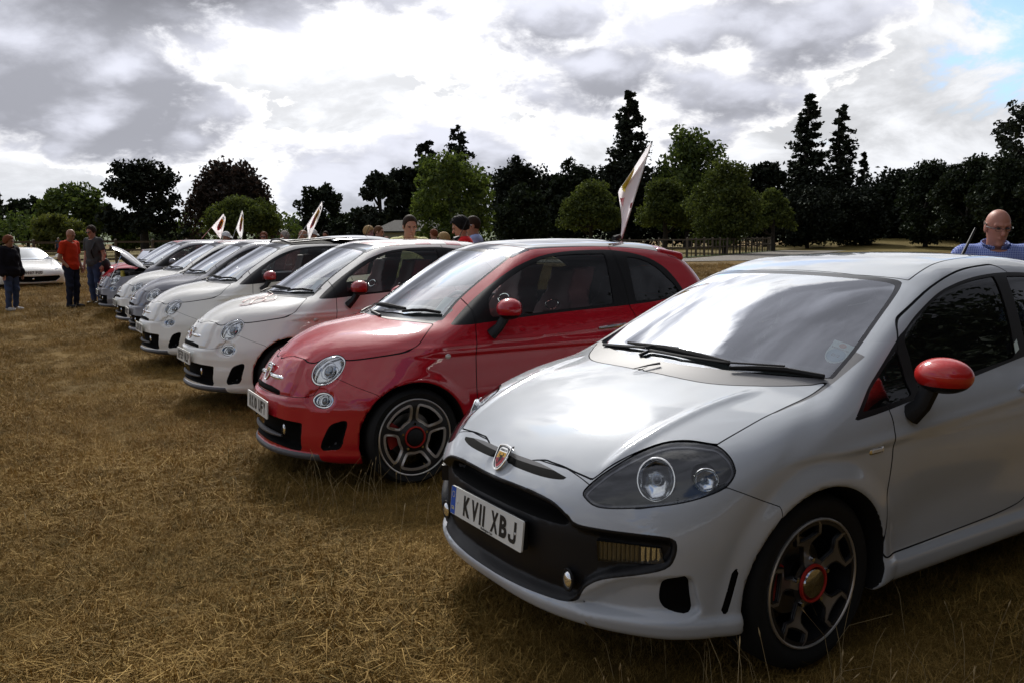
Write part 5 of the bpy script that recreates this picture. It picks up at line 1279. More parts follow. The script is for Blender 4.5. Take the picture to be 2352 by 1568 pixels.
# ---------------------------------------------------------------- the large pale grey hatchback in front
def build_punto():
    B = Punto(); root = empty('hatchback_car'); PT = P_SILVER
    m = iso(B.F, (-.93, 0, .12), (3.28, .95, 1.50), .0135, True)
    clip = split
    liner, m = clip(m, lambda v: np.maximum(B.arch_p(v) - (B.ARCH+.003), .485-np.abs(v[:, 1]))); liners(liner, B.WB, root)
    under, m = clip(m, lambda v: v[:, 2]-.205); obj_m('underbody', under, BLACK, root)
    front = lambda v: v[:, 0] + .25
    AY = lambda v: np.abs(v[:, 1])
    # nose slit, mouth, black lower panel
    a, m = clip(m, lambda v: np.maximum(sd_poly(AY(v), v[:, 2], B.SLIT), front(v))); top, low = clip(a, lambda v: (.697+.035*AY(v)**2*2)-v[:, 2])
    obj_m('nose_slit_top', top, GREYPL, root); obj_m('nose_slit', low, MESHBLK, root)
    a, m = clip(m, lambda v: np.maximum(sd_poly(AY(v), v[:, 2], B.GRILLE)-.004, front(v)))
    mouth, a = clip(a, lambda v: sd_poly(AY(v), v[:, 2], B.MOUTH)-.003); obj_m('grille_mouth', mouth, MESHBLK, root)
    obj_m('bumper_grille', a, BLACK, root)
    DU = smooth_poly(uproj([(-.602, .712, .429), (-.57, .738, .440), (-.545, .752, .440), (-.535, .755, .376), (-.527, .750, .312), (-.586, .714, .318), (-.610, .700, .346), (-.613, .702, .392)]), 3)
    U = lambda v: (v[:, 0] + AY(v))*.7071
    a, m = clip(m, lambda v: np.maximum(sd_poly(U(v), v[:, 2], DU, .15), front(v)-.05))
    for q in lr(a): obj_m('side_intake', q.offset(-.004), MESHBLK, root)
    SL = [(-.371, .456), (-.385, .452), (-.396, .440), (-.426, .303), (-.404, .301)]
    a, m = clip(m, lambda v: np.maximum(sd_poly(v[:, 0], v[:, 2], SL, .15), .4-AY(v)))
    for q in lr(a): obj_m('arch_slit', q.offset(-.004), MESHBLK, root)
    # headlights
    HL = smooth_poly(uproj([(-.723, .445, .666), (-.727, .469, .649), (-.720, .507, .635), (-.693, .555, .635), (-.621, .643, .650), (-.539, .715, .669), (-.467, .757, .691), (-.406, .779, .716), (-.367, .778, .750), (-.354, .764, .773), (-.348, .735, .800), (-.350, .689, .823), (-.367, .651, .829), (-.405, .592, .830), (-.460, .540, .819), (-.542, .502, .787), (-.628, .470, .741), (-.692, .450, .696)]), 3)
    hg = lambda v: np.maximum(sd_poly(U(v), v[:, 2], HL, .2), front(v))
    L_, m = clip(m, hg); seal, lens = clip(L_, lambda v: -(hg(v)+.0045))
    for q in lr(seal): obj_m('lamp_seal', q.offset(-.006), BLACK, root)
    for q in lr(lens):
        s = -1 if q.v[:, 1].mean() < 0 else 1
        o = obj_m('headlight', q, G_LENS, root)
        d = np.clip(-hg(q.v), 0, .1)
        rim, bz = clip(q, lambda v: -(hg(v)+.012))
        obj_m('lamp_rim', rim.offset(-.012), mat('lamp_rim_grey', (.09, .09, .10), .25, .6, .5), o)
        dz = np.clip(-hg(bz.v)-.017, 0, .1)
        bw = np.array([-.560, s*.617, .727]); bn_ = np.array([-.72, s*.58, .30]); bn_ /= np.linalg.norm(bn_)
        bz = M(bz.v - bz.n*(.014 + .028*np.clip(dz/.03, 0, 1))[:, None], bz.n, bz.t)
        hole, bz = clip(bz, lambda v: np.hypot(*[((v-bw) @ ax_) / r_ for ax_, r_ in ((np.cross(bn_, (0, 0, 1)), .057), (np.cross(np.cross(bn_, (0, 0, 1)), bn_), .067))]) - 1)
        hole2, bz = clip(bz, lambda v: np.hypot((U(v)-.193)/.040, (v[:, 2]-.734)/.036) - 1)
        obj_m('lamp_bezel', bz, BEZEL, o)
        for nm, c0, nn, ra, rb, dp in (('main_beam_bowl', bw, bn_, .060, .070, .036), ('indicator_bowl', np.array([-.450, s*.735, .734]), np.array([-.62, s*.75, .2]), .038, .036, .020)):
            nn = nn/np.linalg.norm(nn); sx = np.cross((0, 0, 1), nn); sx /= np.linalg.norm(sx); up = np.cross(nn, sx); c0 = c0 - nn*.028
            b = MB(); nu, nv = 28, 9; vv = []
            for i in range(nv+1):
                t = i/nv*math.pi/2
                for k in range(nu):
                    a_ = 2*math.pi*k/nu; fac = 1 + (.05 if (k % 4 == 0 and i < nv) else 0)
                    vv.append(c0 + nn*.012 - nn*dp*math.sin(t)*1.0 + sx*ra*math.cos(t)*math.cos(a_)*fac + up*rb*math.cos(t)*math.sin(a_)*fac)
            f = [(i*nu+k, i*nu+(k+1) % nu, (i+1)*nu+(k+1) % nu, (i+1)*nu+k) for i in range(nv) for k in range(nu)]
            b.add(vv, f); bo = b.build(nm, LAMPREF, o, True, 20)
            b = MB(); t = np.linspace(0, 2*np.pi, 29)[:-1]; b.tube([c0 + nn*.012 + sx*ra*math.cos(x_) + up*rb*math.sin(x_) for x_ in t], .0035, 6, closed=True, up=nn); b.build('bowl_ring', CHROME, o)
            b = MB(); b.ell(c0 - nn*.012, (ra*.22,)*3, 10, 8); b.tube([c0 - nn*.05, c0-nn*.01], ra*.28, 10); b.build('bulb', mat('bulb_glass', (.25, .26, .28), .08, .4), o)
    # glazing
    WS = mirror_y([(.975, .680), (1.014, .668), (1.084, .645), (1.183, .600), (1.252, .566), (1.296, .535), (1.316, .50), (1.328, .40), (1.338, .2), (1.341, .05)])
    WS = [(b_, a_) for a_, b_ in smooth_poly(WS, 3, corner=(0, 19))]
    scr = lambda v: np.maximum(np.maximum(sd_poly(v[:, 1], v[:, 2], WS, .3), v[:, 0]-1.05), -v[:, 0]-.05)
    wsl = lambda v: np.maximum(scr(v), (.01+.50*AY(v)**2) - v[:, 0])
    a, m = clip(m, wsl); pane, frit = clip(a, lambda v: np.maximum(scr(v)+.014, .94-v[:, 2]))
    obj_m('windscreen', pane, G_SCREEN, root); obj_m('windscreen_border', frit, DARKTRIM, root)
    RW = smooth_poly([(-.44, 1.24), (0, 1.29), (.44, 1.24), (.55, 1.05), (.48, .98), (0, .97), (-.48, .98), (-.55, 1.05)], 4)
    rwg = lambda v: np.maximum(sd_poly(v[:, 1], v[:, 2], RW, .3), 2.3-v[:, 0]); a, m = clip(m, rwg); obj_m('rear_window', a, G_DARK, root)
    sides = lambda v: .40-AY(v)
    # one dark glazed band per side: corner pane, door window, rear quarter
    OUT = smooth_poly([(.175, .862), (.304, .952), (.422, 1.023), (.580, 1.114), (.640, 1.142), (.768, 1.203), (.964, 1.272), (1.199, 1.315), (1.447, 1.334), (1.70, 1.330), (2.0, 1.300), (2.25, 1.235), (2.42, 1.130), (2.35, 1.07), (1.95, 1.04), (1.413, .985), (.972, .939), (.559, .900), (.373, .880)], 4, corner=(0,))
    DG = smooth_poly([(.600, .925), (.610, 1.050), (.626, 1.123), (.789, 1.201), (1.003, 1.271), (1.234, 1.308), (1.425, 1.322), (1.418, 1.255), (1.389, 1.137), (1.345, 1.000), (1.31, .985), (.989, .957)], 3, corner=(0, 6, 9, 10))
    QG = smooth_poly([(1.525, 1.318), (1.70, 1.314), (1.98, 1.284), (2.22, 1.222), (2.38, 1.132), (2.32, 1.082), (1.95, 1.055), (1.445, 1.004)], 3, corner=(0, 7))
    CP = [(.235, .888), (.33, .955), (.45, 1.025), (.545, 1.078), (.545, .916), (.40, .898)]
    og = lambda v: np.maximum(sd_poly(v[:, 0], v[:, 2], OUT, .3), np.maximum(sides(v), .80-v[:, 2]))
    trim, m = clip(m, og)
    for nm, poly, gm in (('door_window', DG, G_DARK), ('quarter_window', QG, G_DARK), ('corner_window', CP, G_DARK)):
        a, trim = clip(trim, lambda v: sd_poly(v[:, 0], v[:, 2], poly, .3))
        for q in lr(a): obj_m(nm, q.offset(-.005), gm, root)
    DOOR = smooth_poly([(.378, .885), (.383, .825), (.372, .771), (.357, .663), (.343, .56), (.338, .42), (.352, .350), (.42, .338), (.80, .345), (1.20, .360), (1.38, .40), (1.50, .55), (1.56, .80), (1.50, .99), (1.525, 1.15), (1.575, 1.30), (1.52, 1.362), (1.42, 1.368), (1.185, 1.348), (.934, 1.292), (.704, 1.205), (.631, 1.168), (.585, 1.120), (.560, 1.09), (.545, 1.07), (.378, .93)], 4)
    dr = lambda v: np.maximum(sd_poly(v[:, 0], v[:, 2], DOOR, .4), sides(v))
    tp, tr_ = gap(trim, dr, .0018); trim = tp.join(tr_)
    for q in lr(trim): obj_m('window_trim', q, BLACK, root)
    BN = smooth_poly([(-.709, 0), (-.707, .21), (-.70, .30), (-.695, .37), (-.684, .445), (-.627, .472), (-.540, .502), (-.459, .541), (-.404, .592), (-.367, .653), (-.350, .680), (-.215, .686), (-.038, .683), (.154, .676), (.215, .672), (.165, .640), (.009, .477), (-.076, .310), (-.096, .029), (-.096, 0)], 4, corner=(4, 10, 14, 15))
    bn = lambda v: np.maximum(sd_poly(v[:, 0], AY(v), np.r_[BN, [(-.096, -.05), (-.709, -.05)]], .4), .62-v[:, 2])
    bonnet, m = gap(m, bn, .0026); obj_m('bonnet', bonnet, PT, root)
    cw = lambda v: mx(AY(v)-.690, v[:, 0]-.40, -.10-v[:, 0], .90-v[:, 2])
    a, m = clip(m, cw); obj_m('wiper_cowl', a, mat('cowl_grey', (.15, .15, .155), .45), root)
    # roof between the ditch seams
    RF = [(.856, 0), (.858, .3), (.900, .530), (1.018, .514), (1.241, .483), (1.483, .458), (1.9, .45), (2.55, .46), (2.62, 0)]
    RFm = RF + [(a_, -b_) for a_, b_ in RF[-2:0:-1]]
    rf = lambda v: np.maximum(sd_poly(v[:, 0], v[:, 1], RFm, .3), 1.2-v[:, 2]); a, m = gap(m, rf, .0028); obj_m('roof_panel', a, PT, root)
    d, m = gap(m, dr)
    for q in lr(d):
        o = obj_m('door', q, PT, root); s = -1 if q.v[:, 1].mean() < 0 else 1
        b = MB(); b.ell((1.35, s*.826, .868), (.10, .012, .026), 18, 8); b.build('door_handle', PT, o)
        b = MB(); b.ell((1.33, s*.832, .866), (.055, .008, .017), 18, 8); b.build('handle_recess', BLACK, o)
    FB = [(-.406, .716), (-.36, .696), (-.291, .665), (-.22, .635), (-.20, .5), (-.20, .05), (-1.2, .05), (-1.2, .70), (-.76, .716), (-.70, .716), (-.695, .65), (-.64, .645), (-.50, .684)]
    fb = lambda v: sd_poly(v[:, 0], v[:, 2], FB, .4)
    bm, m = gap(m, fb, .0016); obj_m('front_bumper', bm, PT, root)
    RB = lambda v: np.maximum(2.72-v[:, 0], v[:, 2]-.66); bm, m = gap(m, RB, .002); obj_m('rear_bumper', bm, PT, root)
    TL = smooth_poly([(.60, .86), (.68, .84), (.74, .92), (.72, 1.04), (.66, 1.10), (.61, 1.02)], 4)
    a, m = clip(m, lambda v: np.maximum(sd_poly(AY(v), v[:, 2], TL, .2), 2.5-v[:, 0]))
    for q in lr(a): obj_m('tail_light', q.offset(.004), TAIL, root)
    a, m = gap(m, lambda v: mx(AY(v)-.56, 2.4-v[:, 0], .60-v[:, 2]), .002); obj_m('tailgate', a, PT, root)
    obj_m('body', m, PT, root)
    Lm = iso(lambda x, y, z: B.F(x, y, z) + .016, (-.86, 0, .14), (3.22, .92, 1.48), .034, True, 2)
    for g in [lambda v, P_=P_: np.maximum(sd_poly(v[:, 0], v[:, 2], P_, .3)-.006, sides(v)) for P_ in (DG, QG, CP)] + [lambda v: np.maximum(scr(v), .97-v[:, 2]), lambda v: rwg(v)-.004, lambda v: np.maximum(B.arch_p(v) - (B.ARCH+.04), .44-AY(v)), lambda v: hg(v)]: _, Lm = split(Lm, g)
    obj_m('cabin_lining', Lm, LINING, root)
    b = MB(); b.box((.42, 0, .86), (.62, 1.36, .14)); b.box((.50, 0, .76), (.30, 1.40, .3)); b.ell((.60, .36, .94), (.14, .22, .06), 16, 8); b.build('dashboard', mat('dash_grey', (.05, .05, .052), .75), root, bevel=.04)
    for y in (-.36, .36): seat(root, 1.30, y, .44, FABRIC, rear=True)
    seat(root, 2.15, 0, .46, FABRIC, rear=True)
    steering_wheel(root, (.80, .36, .90))
    b = MB(); b.ell((.98, .02, 1.245), (.03, .11, .035), 14, 8); b.build('interior_mirror', BLACK, root)
    door_mirror(root, (.51, -.93, 1.010), (.085, .100, .064), (.49, .822, .850), P_MIRROR, -1)
    door_mirror(root, (.64, -.885, .985), (.105, .050, .062), (.60, .822, .850), P_MIRROR, 1)      # folded in
    add_wheels(root, 'punto', B.R, B.WB, .815)
    badge(root, (-.764, 0, .692), (-1, 0, .62), .098)
    number_plate(root, 'KV11 XBJ', (-.838, 0, .478), .10, True, dealer='Rockingham Cars')
    b = MB(); b.box((-.822, 0, .478), (.02, .50, .10)); b.build('plate_carrier', BLACK, root)
    for s in (-1, 1):
        # indicator unit in the black panel and the small driving lamp
        n_ = np.array([-.74, s*.66, .05]); n_ /= np.linalg.norm(n_); ax_ = np.cross((0, 0, 1), n_); ax_ = ax_/np.linalg.norm(ax_)*(-s); up = np.array([0, 0, 1.])
        c0 = np.array([-.672, s*.622, .500]) - n_*.010; f = lambda P_, dn=0.0: [c0 + ax_*a_ + up*b_ + n_*dn for a_, b_ in P_]
        box = MB(); k = [(-.105, .034), (.10, .030), (.112, -.022), (-.10, -.034)]; n4 = 4
        box.add(f(k, -.035) + f(k, .004), [(3, 2, 1, 0)] + [(i, (i+1) % 4, 4+(i+1) % 4, 4+i) for i in range(4)]); o = box.build('indicator_lamp', BLACK, root, False)
        b = MB(); 
        for i in range(9):
            a0 = -.100 + i*.0145; b.tube(f([(a0+.007, .030), (a0+.007, -.030)], -.012), .0074, 8)
        b.build('indicator_reflector', AMBER, o)
        b = MB()
        for i in range(4):
            a0 = .036 + i*.017; b.tube(f([(a0+.007, .026), (a0+.007, -.024)], -.012), .0085, 8)
        b.build('side_lamp_reflector', LAMPREF, o)
        b = MB(); b.add(f(k, .003), [(0, 1, 2, 3)]); b.build('indicator_lens', G_LENS, o, False)
        b = MB(); b.ell((-.768, s*.432, .372), (.016, .024, .032), 16, 10); o = b.build('driving_lamp', LAMPREF, root)
        b = MB(); t = np.linspace(0, 2*np.pi, 21)[:-1]; b.tube([(-.772, s*(.432+.027*math.cos(x_)), .372+.036*math.sin(x_)) for x_ in t], .005, 6, closed=True, up=(1, 0, 0)); b.build('lamp_ring', BLACK, o)
        b = MB(); b.box((.272, s*.838, .753), (.080, .014, .026)); rp_ = b.build('side_repeater', CHROME, root, bevel=.006)
        b = MB(); b.box((.272, s*.843, .753), (.062, .010, .016)); b.build('repeater_lens', mat('repeater_lens', (.62, .60, .56), .15, 0, 1), rp_, bevel=.004)
    wiper(root, [(.142, .532, .992), (.096, .287, 1.013), (.088, .179, 1.022), (.105, .146, 1.034), (.113, -.004, 1.038)], [(.136, .349, 1.021), (.102, .062, 1.032), (.090, -.157, 1.024), (.095, -.308, 1.012)])
    wiper(root, [(.020, .134, .998), (.065, .118, 1.016), (.061, -.078, 1.016), (.083, -.287, 1.014), (.181, -.505, 1.018)], [(.060, -.343, 1.002), (.115, -.43, 1.006), (.168, -.520, 1.006), (.215, -.655, .995)])
    for y0 in (.31, -.02, -.315):
        b = MB(); x0 = -.096+1.30*abs(y0)**2 - .02
        b.tube([(x0-.01, y0+.03, .967), (x0+.045, y0-.005, .982), (x0+.085, y0-.03, .990)], [.003, .007, .010], 6, flat=.5); b.build('cowl_clip', BLACK, root)
    b = MB(); b.tube([(2.17, 0, 1.355), (2.21, 0, 1.375), (2.24, 0, 1.385)], [.032, .026, .014], 8); b.tube([(2.22, 0, 1.38), (2.345, 0, 1.54)], [.009, .006], 8); b.build('aerial', BLACK, root)
    # permit holder and tax disc behind the screen
    c0, c1, c2_, c3 = [np.array(p) + np.array([.012, 0, -.008]) for p in ((.422, -.531, 1.110), (.426, -.624, 1.089), (.326, -.638, 1.038), (.312, -.558, 1.052))]
    P = lambda a, b_, dn=0.0: (c0*(1-a) + c1*a)*(1-b_) + (c3*(1-a) + c2_*a)*b_ + np.array([-.0012, 0, .001])*dn
    tx = MB(); rim_ = [P(0, .0), P(.5, -.03), P(1, .0), P(1.0, .62)] + [P(.5 + .5*math.cos(t), .62 + .5*math.sin(t)) for t in np.linspace(.15, math.pi-.15, 9)] + [P(0, .62)]
    tx.add(rim_, [tuple(range(len(rim_)))]); o = tx.build('tax_disc', mat('disc_holder_paper', (.74, .88, .86), .5), root, False)
    tx = MB(); tx.add([P(.5 + .42*math.cos(t), .70 + .34*math.sin(t), 1) for t in np.linspace(0, 2*np.pi, 21)[:-1]], [tuple(range(20))]); tx.build('disc_print', mat('disc_blue', (.30, .52, .66), .5), o, False)
    tx = MB(); tx.add([P(.5 + .16*math.cos(t), .16 + .12*math.sin(t), 1) for t in np.linspace(0, 2*np.pi, 21)[:-1]], [tuple(range(20))]); tx.build('holder_crest', mat('crest_orange', (.55, .20, .08), .5), o, False)
    v, q = text_mesh('03:12', 1, 0, .8); e = v[:, :2].max(0)-v[:, :2].min(0)
    def tput(s_, u0, v0, hh):
        v, q = text_mesh(s_, 1, 0, .8); vv = [P(u0 + a*hh*1.05, v0 - b_*hh, 2) for a, b_, c_ in v]; m_ = MB(); m_.add(vv, q); return m_
    tput('03:12', .5, .72, .20).build('disc_lettering', INK, o, False); tput('ROCKINGHAM CARS', .5, .36, .10).build('holder_lettering', INK, o, False)
    b = MB(); s_ = np.array([(1.335, -.742, 1.045), (1.385, -.728, 1.060), (1.380, -.744, 1.018), (1.325, -.757, 1.005)]) + np.array([0, -.006, 0]); b.add(s_, [(0, 1, 2, 3)]); b.build('window_sticker', mat('tax_disc_paper', (.6, .7, .7), .5), root, False)
    return root
# ---------------------------------------------------------------- people
def cap(P, a, b, ra, rb):
    a = np.array(a, float); e = np.array(b, float)-a; ll = e@e
    q = [P[i]-a[i] for i in range(3)]
    t = np.clip((q[0]*e[0]+q[1]*e[1]+q[2]*e[2])/ll, 0, 1)
    return np.sqrt((q[0]-t*e[0])**2+(q[1]-t*e[1])**2+(q[2]-t*e[2])**2) - (ra+(rb-ra)*t)
def elli(P, c, r):
    q = [P[i]-c[i] for i in range(3)]
    k0 = np.sqrt((q[0]/r[0])**2+(q[1]/r[1])**2+(q[2]/r[2])**2); k1 = np.sqrt((q[0]/r[0]**2)**2+(q[1]/r[1]**2)**2+(q[2]/r[2]**2)**2)+1e-6
    return k0*(k0-1)/k1
def skin_mat(name, col):
    if name in MATS: return MATS[name]
    m = mat(name, col, .5, spec=.35); m.node_tree.nodes['Principled BSDF'].inputs['Subsurface Weight'].default_value = .08
    k = NT(m); k.base(k.mix(k.noise(k.obj(), 9, 4), tuple(c*.85 for c in col), tuple(min(1, c*1.1) for c in col))); return m
SKIN = skin_mat('skin_fair', (.44, .225, .155)); SKIN2 = skin_mat('skin_tanned', (.36, .175, .11))
def cloth(name, col, rough=.9):
    if name in MATS: return MATS[name]
    m = mat(name, col, rough, spec=.15); k = NT(m); n = k.noise(k.obj(), 14, 5, .6); k.base(k.mix(n, tuple(c*.8 for c in col), tuple(min(1, c*1.15) for c in col))); k.bump(k.noise(k.obj(), 7, 4, .6, .8), .5, .03); return m
def check_cloth():
    m = mat('blue_check_cotton', (.1, .13, .4), .85, spec=.15); k = NT(m); s = k.n('ShaderNodeSeparateXYZ', {0: k.obj()})
    def lines(x, f): return k.math('GREATER_THAN', k.math('FRACT', k.math('MULTIPLY', x, f)), .72)
    yz = k.math('MAXIMUM', lines(s.outputs[1], 85.0), lines(s.outputs[2], 85.0)); k.base(k.mix(yz, (.075, .115, .40), (.36, .43, .68))); k.bump(k.noise(k.obj(), 8, 4, .6, .8), .5, .03); return m
HAIRM = lambda n, c: mat('hair_'+n, c, .7, spec=.12)
def person(label, u, d, rz, H, top, hair=None, skin=None, shirt=None, trousers=None, arms=None, head=(0, 0), sleeve='short', sun=None, group=None, full=True, female=False, long_hair=False, hatm=None, shoes=None, stride=.0, jacket=False, fine=.0095, bulk=1.0, collar=False, place=None):
    x, y = (px(u, d), d) if place is None else place
    skin = skin or SKIN; root = empty('person', (x, y, -.01), R(rz), label, 'person', group); s = H/1.75
    sw = (.185 if not female else .160)*bulk
    A = arms or {}
    def arm(sd):
        el, wr = A.get(sd, ((-.03, .255, 1.13), (.05, .265, .88)))
        return (0, sd*sw*1.02, 1.425), (el[0], sd*el[1], el[2]), (wr[0], sd*wr[1], wr[2])
    yaw, pit = R(head[0]), R(head[1]); hc = np.array([.02 + .05*math.sin(pit), 0, 1.625])
    cy, sy, cp, sp = math.cos(yaw), math.sin(yaw), math.cos(pit), math.sin(pit)
    # head frame: x ahead, z up, pitched down by pit, turned by yaw
    HX = np.array([cy*cp, sy*cp, -sp]); HY = np.array([-sy, cy, 0]); HZ = np.cross(HX, HY)
    def hp(P):
        q = [P[i]-hc[i] for i in range(3)]
        return [q[0]*ax[0]+q[1]*ax[1]+q[2]*ax[2] for ax in (HX, HY, HZ)]
    def skull(Q): return smin(elli(Q, (-.012, 0, .030), (.098, .077, .100)), elli(Q, (.022, 0, -.045), (.066, .055, .078)), .03)
    def headF(P):
        Q = hp(P); f = skull(Q); Qa = [Q[0], np.abs(Q[1]), Q[2]]
        f = smin(f, cap(Qa, (.080, .0, .022), (.106, 0, -.022), .008, .014), .014)              # nose
        f = smin(f, cap(Qa, (.084, .012, .036), (.070, .045, .036), .009, .010), .016)          # brow
        f = smax(f, -elli(Qa, (.098, .031, .016), (.020, .017, .012)), .012)                    # eye sockets
        f = smin(f, elli(Qa, (.083, 0, -.056), (.014, .024, .009)), .010)                       # lips
        f = np.maximum(f, -elli(Qa, (.100, 0, -.0565), (.012, .022, .0022)))
        f = smin(f, elli(Qa, (.072, 0, -.100), (.020, .022, .018)), .02)                        # chin
        f = smin(f, elli(Qa, (-.008, .079, .000), (.022, .010, .034)), .008)                    # ears
        return f
    def torso(P):
        f = smin(elli(P, (.0, 0, 1.27), (.125*bulk, .172*bulk, .235)), elli(P, (.0, 0, 1.05), (.118*bulk, .152*bulk, .20)), .08)
        f = smin(f, elli(P, (-.01, 0, .93), (.122*bulk, (.168 if not female else .180)*bulk, .13)), .06)
        f = smin(f, cap(P, (-.015, -sw, 1.425), (-.015, sw, 1.425), .058*bulk, .058*bulk), .08)
        if female: f = smin(f, elli([P[0], np.abs(P[1]), P[2]], (.085, .075, 1.26), (.06, .065, .065)), .04)
        return f
    def legs(P):
        r = None
        for sd in (-1, 1):
            f = smin(cap(P, (0, sd*.085, .92), (.02+sd*stride, sd*.10, .50), .092*bulk, .060), cap(P, (.02+sd*stride, sd*.10, .50), (-.02+sd*stride*1.4, sd*.105, .085), .060, .042), .04)
            r = f if r is None else smin(r, f, .02)
        return r
    def arms_(P, upper=None):
        r = None
        for sd in (-1, 1):
            S_, E_, W_ = arm(sd)
            f = cap(P, S_, E_, .052*bulk, .042)
            if upper is None: f = smin(f, cap(P, E_, W_, .040, .028), .02)
            r = f if r is None else np.minimum(r, f)
        return r
    neck = lambda P: cap(P, (-.015, 0, 1.42), (hc[0]-.02, 0, 1.58), .060, .056)
    def body(P):
        f = smin(torso(P), arms_(P), .03)
        if full: f = smin(f, legs(P), .05)
        return smin(f, neck(P), .04)
    def hand(sd):
        _, E_, W_ = [np.array(q) for q in arm(sd)]
        ax = W_-E_; ax /= np.linalg.norm(ax); fw = np.array([1., 0, 0])-ax*ax[0]; fw /= np.linalg.norm(fw)+1e-9; ot = np.cross(ax, fw)
        L = lambda a, b, c: W_ + ax*a + fw*b + ot*c
        def F(X, Y, Z):
            P = [X, Y, Z]; f = smin(cap(P, L(-.02, 0, 0), L(.03, 0, 0), .027, .026), cap(P, L(.035, -.022, 0), L(.075, .022, 0), .020, .019), .02)
            f = smin(f, cap(P, L(.04, .02, 0), L(.08, -.02, 0), .019, .019), .02)
            for k, (b, l) in enumerate(((-.030, .058), (-.010, .072), (.010, .076), (.028, .066))):
                f = smin(f, smin(cap(P, L(.080, b, 0), L(.080+l*.5, b*1.05, .004), .0095, .0088), cap(P, L(.080+l*.5, b*1.05, .004), L(.080+l*.95, b*1.02, .020), .0088, .007), .003), .004)
            return smin(f, smin(cap(P, L(.02, .022, .004), L(.055, .048, .012), .014, .011), cap(P, L(.055, .048, .012), L(.085, .050, .020), .011, .009), .004), .012)
        c = W_+ax*.07; return iso(F, c-.13, c+.13, .0075, it=2)
    W3 = lambda F: (lambda X, Y, Z: F([X/s, Y/s, Z/s])*s)
    z0 = 0 if full else .75
    hm = iso(W3(lambda P: smin(headF(P), neck(P), .03)), np.array([-.16, -.15, 1.40])*s, np.array([.19, .15, 1.80])*s, fine, it=3)
    _, hm = split(hm, lambda v: v[:, 2]-1.47*s)
    ya = max([abs(q) for sd in (-1, 1) for q in (arm(sd)[1][1], arm(sd)[2][1])])+.10; xa = max([arm(sd)[2][0] for sd in (-1, 1)]+[.12])+.10
    bm = iso(W3(body), np.array([-.24, -ya, z0])*s, np.array([xa, ya, 1.56])*s, .026, it=2); bm, _ = split(bm, lambda v: v[:, 2]-1.47*s)
    bm = bm.join(hm)
    if full:
        for sd in (-1, 1):
            if A.get('hide') != sd: h_ = hand(sd); bm = bm.join(M(h_.v*s, h_.n, h_.t))
    o = obj_m('body', bm, skin, root)
    # clothes follow the body
    def fold(P): return .006*np.sin(P[2]*38+P[1]*17+2*np.sin(P[0]*21))*(.4+.6*sstep(P[2], 1.3, .95))
    S0 = {'short': .30, 'long': 1.0}[sleeve]
    def shirtF(P):
        f = torso(P)
        for sd in (-1, 1):
            S_, E_, W_ = [np.array(q) for q in arm(sd)]
            if sleeve == 'short': f = smin(f, cap(P, S_, S_+(E_-S_)*.66, .054*bulk, .056), .03)
            else: f = smin(f, smin(cap(P, S_, E_, .060*bulk, .052), cap(P, E_, E_+(W_-E_)*.93, .052, .042), .02), .04)
        f = f - (.016 if not jacket else .036) - .014*sstep(P[2], 1.06, .96) + fold(P)*.8
        f = np.maximum(f, (.86 if not jacket else .74)-P[2]); f = np.maximum(f, -(np.sqrt((P[0]-.045)**2*(1.0)+P[1]**2+((P[2]-1.545)*.9)**2)-.098))
        for sd in (-1, 1):
            S_, E_, W_ = [np.array(q) for q in arm(sd)]
            if sleeve == 'short':
                ax = (E_-S_)/np.linalg.norm(E_-S_); q = [P[i]-(S_+(E_-S_)*.70)[i] for i in range(3)]
                f = np.maximum(f, np.where(P[1]*sd > sw*.95, q[0]*ax[0]+q[1]*ax[1]+q[2]*ax[2], -1))
        return f
    lo = np.array([-.26, -ya, .70])*s; hi = np.array([xa, ya, 1.56])*s
    if shirt: obj_m('shirt' if not jacket else 'jacket', iso(W3(shirtF), lo, hi, .021 if d > 7 else .013, it=2), shirt, root)
    if full and trousers:
        tf = lambda P: np.maximum(np.maximum(smin(legs(P), elli(P, (-.01, 0, .93), (.122*bulk, (.168 if not female else .180)*bulk, .13)), .05) - .016 + fold(P), P[2]-.95), .06-P[2])
        obj_m('trousers', iso(W3(tf), np.array([-.26, -.32, .02])*s, np.array([.26, .32, 1.02])*s, .022, it=2), trousers, root)
        for sd in (-1, 1):
            sx = sd*stride*1.4
            sf = lambda P: np.maximum(smin(cap(P, (-.05+sx, sd*.105, .045), (.15+sx, sd*.12, .035), .045, .040), cap(P, (-.03+sx, sd*.105, .05), (-.02+sx, sd*.105, .10), .046, .05), .03), -P[2])
            obj_m('shoe', iso(W3(sf), np.array([-.20+sx, sd*.11-.10, -.01])*s, np.array([.28+sx, sd*.11+.10, .16])*s, .016, it=2), shoes or BLACK, root)
    # hair, glasses, hat, eyes
    B3 = lambda a, b, c: (hc + HX*a + HY*b + HZ*c)*s
    if hair:
        hm_, style = hair
        def HF(P):
            Q = hp(P); th = {'crop': .007, 'short': .016, 'thick': .028, 'long': .030, 'fringe': .012}[style]
            f = elli(Q, (-.014, 0, .034), (.100+th, .079+th, .101+th)) + .004*np.sin(Q[0]*120+Q[1]*60)*np.sin(Q[1]*110+Q[2]*70)*(style != 'crop')
            line = .088 - .115*sstep(Q[0], .075, .0) - .030*sstep(Q[0], .01, -.06)
            f = np.maximum(f, line - Q[2])
            if long_hair: f = smin(f, np.maximum(elli(Q, (-.045, 0, -.06), (.075, .090, .14)), Q[0]-.035), .02)
            if style == 'fringe': f = np.maximum(elli(Q, (-.014, 0, .034), (.104, .086, .104)), np.maximum(Q[2]-.035, Q[0]-.01)); f = np.maximum(f, -.07-Q[2])
            return f
        obj_m('hair', iso(W3(HF), (hc-.20)*s, (hc+.19)*s, .009, it=2), hm_, root)
    m = MB()
    for sd in (-1, 1): m.ell(B3(.083, sd*.031, .016), np.array([.010, .014, .0075])*s, 8, 6)
